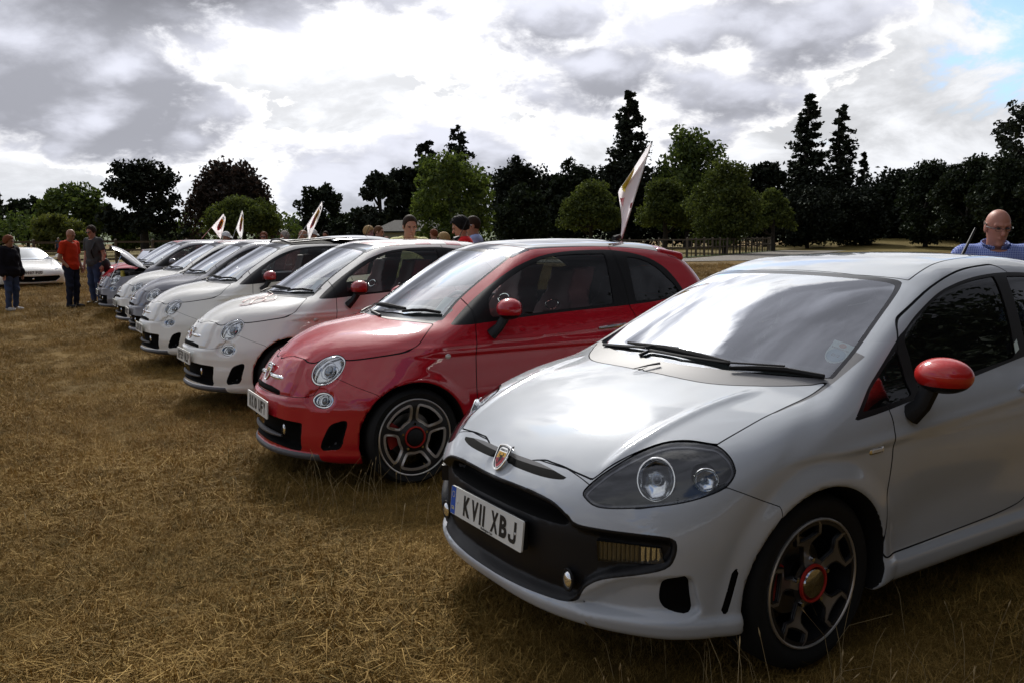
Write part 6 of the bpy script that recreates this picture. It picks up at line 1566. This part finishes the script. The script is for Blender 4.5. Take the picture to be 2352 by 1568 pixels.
    m.build('eyes', mat('eye_dark', (.03, .025, .022), .3), root)
    if sun:
        m = MB()
        for sd in (-1, 1):
            if sun == 'clear': t = np.linspace(0, 2*np.pi, 17)[:-1]; m.tube([B3(.106-4.5*(.033+.023*math.cos(q)*sd)**2, sd*.033+.023*math.cos(q), .010+.013*math.sin(q)) for q in t], .0011, 4, closed=True)
            else: m.ell(B3(.100, sd*.033, .014), np.array([.008, .028, .019])*s, 12, 8)
            m.tube([B3(.096, sd*.058, .018), B3(.06, sd*.076, .018), B3(-.01, sd*.083, .012)], .003, 5)
        m.tube([B3(.108, -.012, .016), B3(.110, 0, .019), B3(.108, .012, .016)], .002, 4)
        m.build('glasses', DARKTRIM if sun in ('dark', 'clear') else CHROME, root)
        if sun == 'white':
            m = MB()
            for sd in (-1, 1): m.tube([B3(.104, sd*.012, .034), B3(.096, sd*.058, .030), B3(.05, sd*.080, .022), B3(-.01, sd*.084, .014)], .0035, 5)
            m.build('glasses_frame', mat('white_plastic', (.7, .7, .7), .3), root)
    if hatm:
        def HT(P):
            Q = hp(P); f = np.maximum(elli(Q, (-.012, 0, .045), (.108, .090, .098)), .035-Q[2])
            if hatm[1] == 'cap': br = np.maximum(np.abs(Q[2]-.042+.35*(Q[0]-.08)) - .007, np.hypot((Q[0]-.085)/.095, Q[1]/.078)-1)*1; br = np.maximum(br*.07, .06-Q[0]-.01)
            else: br = np.maximum(np.abs(Q[2]-.035) - .010, (np.hypot(Q[0]+.01, Q[1])-.165))
            return smin(f, br, .01)
        obj_m('hat', iso(W3(HT), (hc-.22)*s, (hc+.24)*s, .011, it=2), hatm[0], root)
    if collar:
        m = MB(); 
        def CF(P):
            f = np.abs(neck(P)-.012-.02*sstep(P[2], 1.46, 1.52)) - .005
            return mx(f, 1.455-P[2]+.25*np.maximum(P[0], 0), P[2]-1.525+.35*P[0], .022-np.hypot(P[1], np.minimum(P[0], 0)))
        obj_m('collar', iso(W3(CF), np.array([-.16, -.16, 1.36])*s, np.array([.16, .16, 1.60])*s, .008, it=2), shirt, root)
        b = MB(); 
        for q in (1.40, 1.33, 1.26): b.ell((np.array([.128, 0, q])*s), (.004, .006, .006), 8, 5)
        b.build('shirt_button', mat('white_plastic', (.7, .7, .7), .3), root)
    return root

JEANS = cloth('blue_denim', (.045, .065, .13)); DKJ = cloth('dark_denim', (.018, .022, .040)); 
HB = HAIRM('dark_brown', (.030, .018, .012)); HBK = HAIRM('black', (.008, .007, .007)); HBL = HAIRM('blond', (.36, .24, .11)); HGR = HAIRM('grey', (.34, .31, .28)); HRD = HAIRM('auburn', (.17, .055, .025))
WHITECAP = cloth('white_cotton', (.72, .72, .72))
def people():
    person('woman in a dark jacket and jeans standing at the far left edge', 28, 18.0, -15, 1.60, 0, (HRD, 'thick'), SKIN2, cloth('black_jacket', (.010, .009, .014)), JEANS, {-1: ((-.03, .25, 1.12), (.05, .25, .87)), 1: ((-.03, .25, 1.12), (.06, .25, .87))}, (15, 8), 'long', female=True, jacket=True, shoes=mat('white_shoe', (.5, .5, .5), .6), bulk=1.08)
    person('bald man in a bright orange T-shirt with his hand in his pocket', 168, 18.7, -14, 1.745, 0, None, SKIN2, cloth('orange_cotton', (.50, .034, .010)), DKJ, {-1: ((-.06, .26, 1.12), (.09, .20, .93)), 1: ((-.03, .26, 1.12), (.08, .22, .90)), 'hide': -1}, (0, 26), bulk=1.0)
    c = person('man in a grey T-shirt and jeans with sunglasses and a bag strap', 222, 19.6, -112, 1.83, 0, (HB, 'short'), SKIN, cloth('charcoal_cotton', (.060, .064, .066)), JEANS, {-1: ((-.03, .27, 1.13), (.04, .27, .88)), 1: ((-.03, .27, 1.13), (.04, .29, .88))}, (0, 16), sun='dark')
    m = MB(); t = np.linspace(0, 1, 9); m.tube([(.135*math.sin(q*math.pi)*1.15+.02, .10+.06*q*0 + .05*(1-q), 1.53-.55*q) for q in t], .022, 6, flat=.35); m.tube([(-.13, .16, 1.50), (-.16, .20, 1.2), (-.13, .23, .98)], .022, 6, flat=.4); m.build('bag_strap', BLACK, c)
    m = MB(); m.ell((-.05, .30, .92), (.13, .06, .17), 12, 8); m.build('shoulder_bag', BLACK, c)
    person('bald man with glasses in a blue checked shirt behind the pale grey car', 2280, 5.8, -103, 1.68, 0, (HAIRM('cropped', (.07, .04, .03)), 'fringe'), skin_mat('skin_ruddy', (.42, .19, .135)), check_cloth(), DKJ, None, (6, 14), 'long', 'clear', collar=True, fine=.0065, bulk=1.06)
    person('young man in a pale yellow T-shirt behind the checked roof', 943, 10.1, -62, 1.775, 0, (HB, 'crop'), SKIN, cloth('yellow_cotton', (.74, .72, .36)), JEANS, None, (-5, 14), fine=.008)
    person('black-haired person in a red T-shirt bending the head down', 1066, 10.9, -172, 1.77, 0, (HBK, 'thick'), SKIN, cloth('red_cotton', (.60, .018, .022)), DKJ, None, (0, 22), fine=.008, bulk=1.1)
    person('man in a light blue T-shirt with white framed sunglasses', 1092, 12.0, -178, 1.81, 0, (HB, 'crop'), SKIN2, cloth('pale_blue_cotton', (.30, .36, .58)), JEANS, None, (0, 8), sun='white', fine=.009)
    person('fair-haired youth in a grey top left of the hut', 848, 18.2, -15, 1.76, 0, (HBL, 'thick'), SKIN, cloth('grey_cotton', (.07, .07, .075)), DKJ, None, (0, 16))
    person('man in a royal blue polo shirt with his hand at his chin', 872, 18.0, -10, 1.77, 0, (HAIRM('light_brown', (.12, .06, .03)), 'crop'), SKIN, cloth('royal_blue_cotton', (.018, .11, .46)), DKJ, {-1: ((.02, .26, 1.18), (.16, .16, 1.42)), 1: ((-.03, .25, 1.13), (.1, .2, 1.0))}, (0, 6))
    person('auburn-haired person in dark clothes under the oak', 1001, 22.0, 160, 1.73, 0, (HRD, 'short'), SKIN, cloth('dark_cotton', (.02, .02, .022)), DKJ, None, (0, 10))
    person('fair-haired child mostly hidden beside the red T-shirt', 1026, 15.0, -170, 1.59, 0, (HBL, 'thick'), SKIN, cloth('grey_cotton', (.07, .07, .075)), DKJ, None, (0, 20))
    person('person in a straw sun hat between two men', 1080, 14.0, 0, 1.63, 0, (HB, 'short'), SKIN, cloth('dark_cotton', (.02, .02, .022)), DKJ, None, (0, 10), hatm=(mat('straw_hat', (.52, .42, .25), .8), 'brim'))
    person('man in a white baseball cap beside two small flags', 524, 19.4, -20, 1.68, 0, (HGR, 'fringe'), SKIN2, WHITECAP, DKJ, None, (0, 10), hatm=(WHITECAP, 'cap'))
    person('woman with auburn hair and sunglasses beyond the white cars', 612, 21.2, -85, 1.68, 0, (HRD, 'short'), SKIN, cloth('dark_cotton', (.02, .02, .022)), DKJ, None, (0, 4), sun='dark', female=True, long_hair=True)
    person('grey-haired man in a purple shirt beyond the white cars', 661, 20.2, -160, 1.69, 0, (HGR, 'short'), SKIN2, cloth('purple_cotton', (.07, .035, .20)), DKJ, None, (0, 6), bulk=1.1)
    person('bald elderly man under the tilted small flag', 704, 18.6, -170, 1.70, 0, (HGR, 'fringe'), SKIN2, cloth('dark_cotton', (.02, .02, .022)), DKJ, None, (0, 10))
    person('person in a white cap and blue checked shirt behind the bald elderly man', 721, 20.6, -15, 1.74, 0, (HB, 'crop'), SKIN2, MATS['blue_check_cotton'], DKJ, None, (0, 14), hatm=(WHITECAP, 'cap'))
    person('dark-haired man far off at the foot of the lone birch', 753, 25.5, -100, 1.73, 0, (HB, 'crop'), SKIN2, cloth('dark_cotton', (.02, .02, .022)), DKJ, None, (0, 4))
    person('tiny person in blue far beyond the left fence', 143, 74, -60, 1.72, 0, (HGR, 'short'), SKIN2, cloth('slate_cotton', (.05, .07, .12)), DKJ, None, (0, 4), fine=.02)
people()
# ---------------------------------------------------------------- the other cars and the flags
def sports_car():
    """low white mid-engined car seen nose-on; local x rearward from front axle"""
    root = empty('sports_car'); P = P_WHITE
    zc = spl([-1.1, -.95, -.7, -.3, .2, .6, 1.2, 3.4], [.46, .56, .66, .76, .83, .86, .88, .95]); xf = spl([.1, .2, .35, .5, .6, .7], [-1.0, -1.06, -1.10, -1.05, -.96, -.8], .02)
    wp = spl([-1.1, -.5, 0, .8, 1.6, 2.65, 3.4], [.80, .93, .965, .93, .95, .97, .88], .05); zr = spl([.3, .8, 1.2, 1.6, 2.4, 3.2], [1.05, 1.16, 1.20, 1.19, 1.06, .93], .05); xw = spl([.7, .9, 1.1, 1.25], [-.05, .35, .80, 1.2], .02); yg = spl([.8, .9, 1.0, 1.1, 1.25], [.78, .74, .68, .60, .46], .03)
    arch = lambda x, z: np.minimum(np.hypot(x, z-.34), np.hypot(x-2.65, z-.35))
    def F(x, y, z):
        y = np.abs(y); r = arch(x, z)
        top = z - zc(x) + .10*(y/.9)**2 - .09*np.exp(-((y-.72)/.16)**2)*sstep(x, -.9, -.2)*(1-sstep(x, .5, 1.0)); side = y - wp(x) + .05*sstep(z, .5, .9)
        L = smax(smax(smax(top, side, .12), (xf(z)+.34*y**2.6-x)*.85, .08), x-3.4, .1); L = smax(L, .12-z, .03)
        G = smax(smax(smax(z-zr(x)+.10*y*y, (y-yg(z))*.85, .09), (xw(z)+.45*y*y-x)*.42, .05), x-3.1, .1); G = smax(G, .7-z, .02)
        B = smin(L, G, .05)
        g = sd_poly(y, z, GR); B = B + .06*sstep(-g, 0, .02)*sstep(-x, .3, .5)
        return smax(B, -np.maximum(r-.37, .55-y), .015)
    GR = [(-.70, .36), (0, .345), (.70, .36), (.74, .30), (.60, .19), (0, .17), (-.60, .19), (-.74, .30)]
    m = iso(F, (-1.2, 0, .08), (3.5, 1.05, 1.3), .026, True)
    AY = lambda v: np.abs(v[:, 1])
    a, m = split(m, lambda v: np.maximum(arch(v[:, 0], v[:, 2])-.375, .53-AY(v))); obj_m('wheel_arch_liner', a, RUBBER, root)
    a, m = split(m, lambda v: np.maximum(sd_poly(v[:, 1], v[:, 2], GR), v[:, 0]+.4)); obj_m('front_grille', a, MESHBLK, root)
    WS = [(-.74, .835), (-.60, .98), (-.50, 1.10), (-.30, 1.145), (0, 1.155), (.30, 1.145), (.50, 1.10), (.60, .98), (.74, .835), (0, .80)]
    a, m = split(m, lambda v: np.maximum(sd_poly(v[:, 1], v[:, 2], WS), v[:, 0]-1.3)); obj_m('windscreen', a, mat('screen_dark_glass', (.02, .025, .025), .02, 0, 1.0, .01, 1.0), root)
    SW = smooth_poly([(.55, .90), (1.0, 1.08), (1.5, 1.12), (2.0, 1.05), (2.2, .95), (1.5, .92)], 3)
    a, m = split(m, lambda v: np.maximum(sd_poly(v[:, 0], v[:, 2], SW), .40-AY(v)))
    for q in lr(a): obj_m('side_window', q, G_ROOF, root)
    HLp = [(.60, .52), (.70, .55), (.86, .66), (.90, .74), (.84, .78), (.74, .66), (.62, .58)]
    a, m = split(m, lambda v: np.maximum(sd_poly(AY(v), v[:, 2], HLp), v[:, 0]+.05))
    for q in lr(a): o = obj_m('headlight', q, mat('lamp_grey', (.25, .26, .28), .1, .7, 1), root)
    b, m = gap(m, lambda v: np.maximum(np.maximum(AY(v)-.58-.18*(v[:, 0]+.5), v[:, 0]-.15), np.maximum(-.86-v[:, 0], .5-v[:, 2])), .004); obj_m('bonnet', b, P, root)
    obj_m('body', m, P, root)
    for s in (-1, 1): 
        b = MB(); b.ell((.62, s*1.0, .93), (.07, .10, .06), 14, 8); b.tube([(.60, s*.78, .86), (.62, s*.93, .90)], .025, 6); b.build('door_mirror', P, root)
    t = MB(); t.lathe([(.20, .02), (.30, .0), (.34, .03), (.34, .2), (.30, .24)], 32); t.lathe([(0, .03), (.20, .02)], 20); me = t.mesh('wheel'); me.materials.append(RUBBER)
    for x in (0, 2.65):
        for s in (-1, 1): w = link(bpy.data.objects.new('wheel', me), root); w.location = (x, s*.95, .34); w.rotation_euler = (0, 0, 0 if s < 0 else math.pi)
    number_plate(root, '0007 PUD', (-1.105, 0, .455), .12)
    b = MB(); b.ell((-1.04, 0, .27), (.01, .025, .035), 8, 6); b.build('horse_emblem', CHROME, root)
    return root
def classic_car():
    """small old red car with a black folding top"""
    root = empty('classic_car'); P = P_RED
    zc = spl([-.6, -.5, -.2, .3, .8, 2.4, 2.7], [.55, .70, .80, .85, .88, .86, .7])
    def F(x, y, z):
        y = np.abs(y); top = z - zc(x) + .16*(y/.6)**2; side = y - .66 + .10*sstep(z, .5, .9)
        L = smax(smax(smax(top, side, .14), (-.62 + .25*y**2 - x), .16), x-2.55, .15); L = smax(L, .22-z, .05)
        fen = smin(elli([x+.02, y-.56, z-.42], (0, 0, 0), (.46, .15, .36)), elli([x-1.9, y-.56, z-.42], (0, 0, 0), (.48, .15, .36)), .05)
        B = smin(L, fen, .06); r = np.minimum(np.hypot(x, z-.27), np.hypot(x-1.9, z-.27))
        return smax(B, -np.maximum(r-.30, .42-y), .01)
    m = iso(F, (-.75, 0, .15), (2.7, .85, 1.0), .028, True); bn, m = gap(m, lambda v: mx(np.abs(v[:, 1])-.46, v[:, 0]-.42, -.42-v[:, 0], .6-v[:, 2]), .004)
    obj_m('body', m, P, root); obj_m('bonnet', bn, P, root)
    def T(x, y, z): return smax(smax(z-1.24+.12*y*y+.10*(x-1.1)**2, np.abs(y)-.58+.25*(z-.9), .1), np.maximum(.62+.6*(1.2-z)*0-x, x-1.95+.5*(z-.9)), .05)
    tm = iso(lambda x, y, z: np.maximum(T(x, y, z), .84-z), (.5, 0, .8), (2.1, .75, 1.4), .03, True); obj_m('soft_top', tm, mat('hood_canvas', (.015, .015, .016), .85), root)
    b = MB(); b.add([(.42, -.56, .88), (.42, .56, .88), (.63, .50, 1.18), (.63, -.50, 1.18)], [(0, 1, 2, 3)]); o = b.build('windscreen', G_SCREEN, root, False)
    b = MB(); b.tube([(.42, -.57, .88), (.63, -.51, 1.19), (.63, .51, 1.19), (.42, .57, .88)], .014, 6, closed=True); b.build('screen_frame', CHROME, o)
    for s in (-1, 1):
        b = MB(); b.lathe([(0, -.05), (.06, -.04), (.085, -.005), (.085, .06), (.06, .14)], 20, 'x', (-.50, s*.50, .64)); h = b.build('headlight', P, root)
        b = MB(); b.lathe([(0, -.058), (.05, -.05), (.080, -.012), (.092, -.008), (.092, .01)], 20, 'x', (-.50, s*.50, .64)); b.build('headlight_lens', LAMPREF, h)
    b = MB(); b.tube([(-.60, -.62, .42), (-.70, -.3, .42), (-.72, 0, .42), (-.70, .3, .42), (-.60, .62, .42)], .045, 8); b.build('bumper', CHROME, root)
    b = MB()
    for z in np.linspace(.52, .62, 5): b.tube([(-.64, -.22, z), (-.66, 0, z), (-.64, .22, z)], .008, 5)
    b.build('grille', CHROME, root)
    t = MB(); t.lathe([(.16, .02), (.23, .0), (.265, .03), (.265, .12), (.23, .14)], 28); me = t.mesh('wheel'); me.materials.append(RUBBER); h = MB(); h.lathe([(0, .0), (.08, .002), (.16, .02)], 20); hm = h.mesh('hub_cap'); hm.materials.append(CHROME)
    for x in (0, 1.9):
        for s in (-1, 1): w = link(bpy.data.objects.new('wheel', me), root); w.location = (x, s*.64, .265); w.rotation_euler = (0, 0, 0 if s < 0 else math.pi); link(bpy.data.objects.new('hub_cap', hm), w)
    b = MB(); b.tube([(.40, -.35, .90), (.44, .1, .93)], .012, 5); b.tube([(.40, .05, .90), (.44, .45, .93)], .012, 5); b.build('wiper', BLACK, root)
    return root

def flag(label, base, tip, fl, L_pole_vis, w, h, wave, seed, group=None, furl=0.0, along=(.38, 1.0), drop=(0, 0, -1)):
    """white flag on a thin rod; cloth hangs between the fractions `along` of the rod"""
    base = np.array(base, float); tip = np.array(tip, float); root = empty('flag', base, 0, label, 'flag', group); ax = tip-base; L = np.linalg.norm(ax); u = ax/L
    b = MB(); b.tube([(0, 0, 0), u*L*.5, u*L], [.006, .005, .004], 7); b.build('pole', mat('flag_rod_white', (.62, .62, .60), .4), root)
    fl = np.array(fl, float); fl /= np.linalg.norm(fl); side = np.cross(u, fl); side /= np.linalg.norm(side); n, m_ = 28, 22; rng = np.random.default_rng(seed); ph = rng.uniform(0, 6, 4)
    def S(a, t):  # a along the rod 0..1 (bottom..top), t away from the rod 0..1
        p = u*L*(along[0] + (along[1]-along[0])*a)
        fold = wave*t*(math.sin(7*a+9*t+ph[0]) + .6*math.sin(13*a-6*t+ph[1]))
        return p + fl*w*t*((.22 + .78*(1-a)**.8) if not furl else (.03 + .97*min((1-a)/.45, a/.55))) + np.array([0, 0, -1])*h*t*t + side*fold*1.0 + side*furl*.12*math.sin(3*t+4*a)*t
    V = [S(i/n, j/m_) for i in range(n+1) for j in range(m_+1)]; k = m_+1
    F = [(i*k+j, (i+1)*k+j, (i+1)*k+j+1, i*k+j+1) for i in range(n) for j in range(m_)]
    b = MB(); b.add(V, F)
    cm = MATS.get('flag_cloth')
    if cm is None:
        cm = bpy.data.materials.new('flag_cloth'); cm.use_nodes = True; MATS['flag_cloth'] = cm; q = NT(cm); q.N.remove(q.b); d = q.n('ShaderNodeBsdfDiffuse', {'Color': (.84, .82, .84, 1)}); t = q.n('ShaderNodeBsdfTranslucent', {'Color': (.86, .84, .86, 1)}); mxs = q.n('ShaderNodeMixShader', {0: .72, 1: d.outputs[0], 2: t.outputs[0]}); q.L.new(mxs.outputs[0], q.N['Material Output'].inputs[0])
    c = b.build('cloth', cm, root, True, 0)
    # printed shield on both faces
    def patch(nm, poly, mt, off):
        g = MB(); P = np.array(poly); lo, hi = P.min(0), P.max(0); N_ = 14; vs = []; fs = []
        A = np.linspace(lo[0], hi[0], N_+1); T = np.linspace(lo[1], hi[1], N_+1)
        for i in range(N_):
            for j in range(N_):
                ca, ct = (A[i]+A[i+1])/2, (T[j]+T[j+1])/2
                if sd_poly(np.array([ca]), np.array([ct]), poly, 9)[0] < 0:
                    q = [S(x, y) for x, y in ((A[i], T[j]), (A[i+1], T[j]), (A[i+1], T[j+1]), (A[i], T[j+1]))]
                    nn = np.cross(q[1]-q[0], q[3]-q[0]); nn /= np.linalg.norm(nn)+1e-9
                    for sg in (1, -1): k_ = len(vs); vs += [x+nn*off*sg for x in q]; fs.append((k_, k_+1, k_+2, k_+3))
        if vs: g.add(vs, fs); g.build(nm, mt, c, False)
    if furl:
        patch('shield_yellow', [(.50, .62), (.60, .99), (.78, .99), (.72, .80)], mat('flag_yellow', (.80, .66, .10), .6), .002); patch('shield_red', [(.33, .70), (.44, .62), (.47, .95), (.40, .90)], BADGERED, .002); patch('shield_figure', [(.30, .0), (.36, .0), (.34, .14), (.29, .10)], BADGERED, .002)
    else:
        patch('shield_yellow', [(.52, .25), (.80, .25), (.80, .75), (.42, .75)], YELLOW, .002); patch('shield_red', [(.52, .25), (.42, .75), (.24, .62), (.16, .50), (.24, .36)], BADGERED, .002)
        patch('shield_figure', [(.66, .38), (.66, .62), (.46, .56), (.30, .58), (.27, .46), (.46, .44)], INK, .0035); patch('shield_title', [(.83, .28), (.90, .28), (.90, .72), (.83, .72)], INK, .0035)
    return root
# ---------------------------------------------------------------- the row of cars
CARPOS = {'red': (-.9927, 5.6426, 30.3), 'white1': (-2.382, 7.95, 33.22), 'white2': (-3.886, 10.421, 31.45), 'grey1': (-5.081, 12.709, 29.59), 'white3': (-6.108, 14.468, 29.79), 'grey2': (-7.846, 17.385, 29.81), 'red2': (-9.0, 19.75, 29.8)}
ROW = 'hatchbacks parked in a row on the grass'
fiat = build_fiat(); x, y, a = CARPOS['red']; fiat.location = (x, y, 0); fiat.rotation_euler = (0, 0, R(a))
tag(fiat, 'deep red small hatchback second from the camera, next to the big pale grey car', 'car', ROW)
CHECK = mat('checked_roof', (.6, .6, .6), .3, 0, 1.0, .02); _k = NT(CHECK)
_c = _k.n('ShaderNodeTexChecker', {'Vector': _k.obj(), 'Scale': 5.8}); _k.base(_k.mix(_c.outputs[1], (.70, .69, .66), (.34, .012, .022)))
parts = {'white1': (P_WHITE, 'pearl white small hatchback with a red checked roof and red mirrors'), 'white2': (P_WHITE, 'white small hatchback with its glass sunroof slid open and red mirrors'), 'grey1': (P_GREY, 'mid grey small hatchback between two white ones'),
         'white3': (P_WHITE, 'white small hatchback parked between the two grey ones'), 'grey2': (P_GREY, 'grey small hatchback with its bonnet propped open'), 'red2': (P_RED, 'red small hatchback at the far end of the row')}
PL = {'red': 'RK10 UFY', 'white1': 'RF59 NLP', 'white2': 'LJ59 UHT', 'grey1': 'HN10 LTT', 'white3': 'LT59 JLF', 'grey2': 'HL10 JTL', 'red2': 'FJ10 LHN'}
def part_of(c, nm): return next(o for o in COL.objects if o.parent is c and o.name.split('.')[0] == nm)
for k, (pm, lb) in parts.items():
    x, y, a = CARPOS[k]
    c = copy_tree(fiat, None, {P_RED: pm}, skip={'white2': ('roof_panel',), 'grey2': ('bonnet', 'bonnet_lining')}.get(k, ()), loc=(x, y, 0), rz=R(a)); c['label'] = lb
    number_plate(c, PL[k], (-.754, 0, .452), .05)
    def setm(nm, mt):
        for o in [q for q in COL.objects if q.parent is c and q.name.split('.')[0] == nm]: o.material_slots[0].link = 'OBJECT'; o.material_slots[0].material = mt
    if k in ('white1', 'white2', 'white3'): setm('door_mirror', P_MIRRORD)
    if k in ('white1', 'white3'): setm('roof_panel', CHECK)
    if k == 'white1':
        m = MB(); B_ = Fiat()
        def onb(x_, y_):
            z_ = 1.1
            for _ in range(60):
                if B_.F(np.array(x_), np.array(y_), np.array(z_)) > .004: z_ -= .005
            return (x_, y_, z_ + .006)
        for st in ([(-.30, -.26), (-.22, -.33), (-.12, -.34), (-.06, -.27), (-.12, -.20)], [(-.22, -.33), (-.16, -.24), (-.04, -.20), (.0, -.12)], [(-.12, -.34), (-.02, -.38), (.03, -.30)], [(-.26, -.22), (-.18, -.16), (-.08, -.14)], [(-.02, -.22), (.04, -.16), (.02, -.06)]):
            sm_ = smooth_poly(st, 6, closed=False); m.tube([onb(*q) for q in sm_], .007, 4, flat=.2)
        m.build('bonnet_decal', mat('decal_red', (.30, .03, .03), .4), c)
    if k == 'white2':
        rp = part_of(fiat, 'roof_panel').data
        o = link(bpy.data.objects.new('sunroof_shade_sheet', rp), c); o.location = (0, 0, -.012); o.material_slots[0].link = 'OBJECT'; o.material_slots[0].material = MESHBLK  # lowered roof panel copy, coloured black as the shade inside the open roof
        o = link(bpy.data.objects.new('sunroof_panel', rp), c); o.scale = (.72, .92, 1); o.location = (.86, 0, .050); o.material_slots[0].link = 'OBJECT'; o.material_slots[0].material = G_ROOF
        m = MB(); m.tube([(1.00, -.46, 1.452), (.955, -.2, 1.492), (.945, 0, 1.50), (.955, .2, 1.492), (1.00, .46, 1.452)], .012, 6); m.build('wind_deflector', BLACK, c)
        m = MB(); 
        for s in (-1, 1): m = MB(); m.tube([(1.0, s*.44, 1.455), (1.35, s*.45, 1.485), (1.75, s*.45, 1.515)], .010, 5); m.build('sunroof_arm', BLACK, c)
    if k == 'grey2':
        h = Vector((.13, 0, .97)); rot = Matrix.Rotation(R(52), 3, 'Y')
        for nm in ('bonnet', 'bonnet_lining'):
            o = part_of(fiat, nm); q = link(bpy.data.objects.new(nm, o.data), c); q.rotation_euler = (0, R(52), 0); q.location = h - rot @ h
            if nm == 'bonnet': q.material_slots[0].link = 'OBJECT'; q.material_slots[0].material = pm
        m = MB(); m.box((-.15, .05, .66), (.55, .75, .30)); m.build('engine', BLACK, c, bevel=.03)
        m = MB(); m.box((-.18, .0, .83), (.36, .48, .06)); m.build('engine_cover', mat('engine_cover_grey', (.10, .10, .10), .4), c, bevel=.02)
        m = MB(); m.box((-.05, -.48, .74), (.26, .20, .22)); m.build('battery', BLACK, c, bevel=.01)
        m = MB(); m.tube([(-.40, .42, .80), (-.30, .30, .88), (-.10, .34, .88), (.02, .2, .86)], .03, 8); m.build('intake_hose', BLACK, c)
        m = MB(); m.lathe([(0, .06), (.04, .06), (.04, 0), (.07, -.10)], 14, 'z', (-.28, -.34, .82)); m.build('filler_cap', mat('cap_yellow', (.5, .4, .05), .4), c)
        m = MB(); m.tube([(-.52, -.50, .72), (-.26, -.52, 1.28)], .006, 6); m.build('bonnet_stay', CHROME, c)
number_plate(fiat, PL['red'], (-.754, 0, .452), .05)
for o in [q for q in COL.objects if q.parent is fiat and q.name.split('.')[0] == 'roof_panel']: o.material_slots[0].link = 'OBJECT'; o.material_slots[0].material = G_ROOF

punto = build_punto(); punto.location = (.6050, 3.4221, 0); punto.rotation_euler = (0, 0, R(32.2))
tag(punto, 'large pale grey hatchback with red mirrors nearest the camera', 'car', ROW)
sc = sports_car(); r_ = np.array([math.cos(R(128)), math.sin(R(128))]); sc.location = (px(80, 26.4)+r_[0]*1.1, 26.4+r_[1]*1.1, 0); sc.rotation_euler = (0, 0, R(128)); sc.scale = (1.06,)*3; tag(sc, 'low white sports car facing the camera at the far left', 'car')
cc_ = classic_car(); th = R(36); hx, hy = -.50*math.cos(th)+.5*math.sin(th), -.50*math.sin(th)-.5*math.cos(th)
cc_.location = (px(258, 24.5)-hx, 24.5-hy, 0); cc_.rotation_euler = (0, 0, th); tag(cc_, 'old small red car with a black folding top behind the open bonnet', 'car')

P3 = lambda u, v, d: (px(u, d), d, ztop(u, v, d))
FG_ = 'white flags flying from the car roofs'
flag('large white flag drooping from the roof of the near red car', P3(1427, 551, 6.73), P3(1492, 338, 6.75), (-1, .25, -.10), .75, .175, .02, .022, 3, FG_, furl=1.0, along=(.04, 1.0))
flag('small white flag spread flat, leftmost of the three above the far cars', P3(470, 541, 21.2), P3(522, 486, 21.2), (.55, .3, -.80), .5, .34, .03, .035, 4, FG_, along=(.45, 1.0))
flag('small narrow white flag held upright beside the white baseball cap', P3(538, 548, 18.8), P3(565, 478, 18.8), (.28, .3, -.90), .5, .30, .04, .03, 5, FG_, along=(.42, 1.0))
flag('small white flag on a long slanting rod above the open sunroof', P3(684, 552, 15.6), P3(747, 460, 15.6), (.05, .2, -.95), .6, .26, .05, .03, 6, FG_, along=(.42, 1.0))
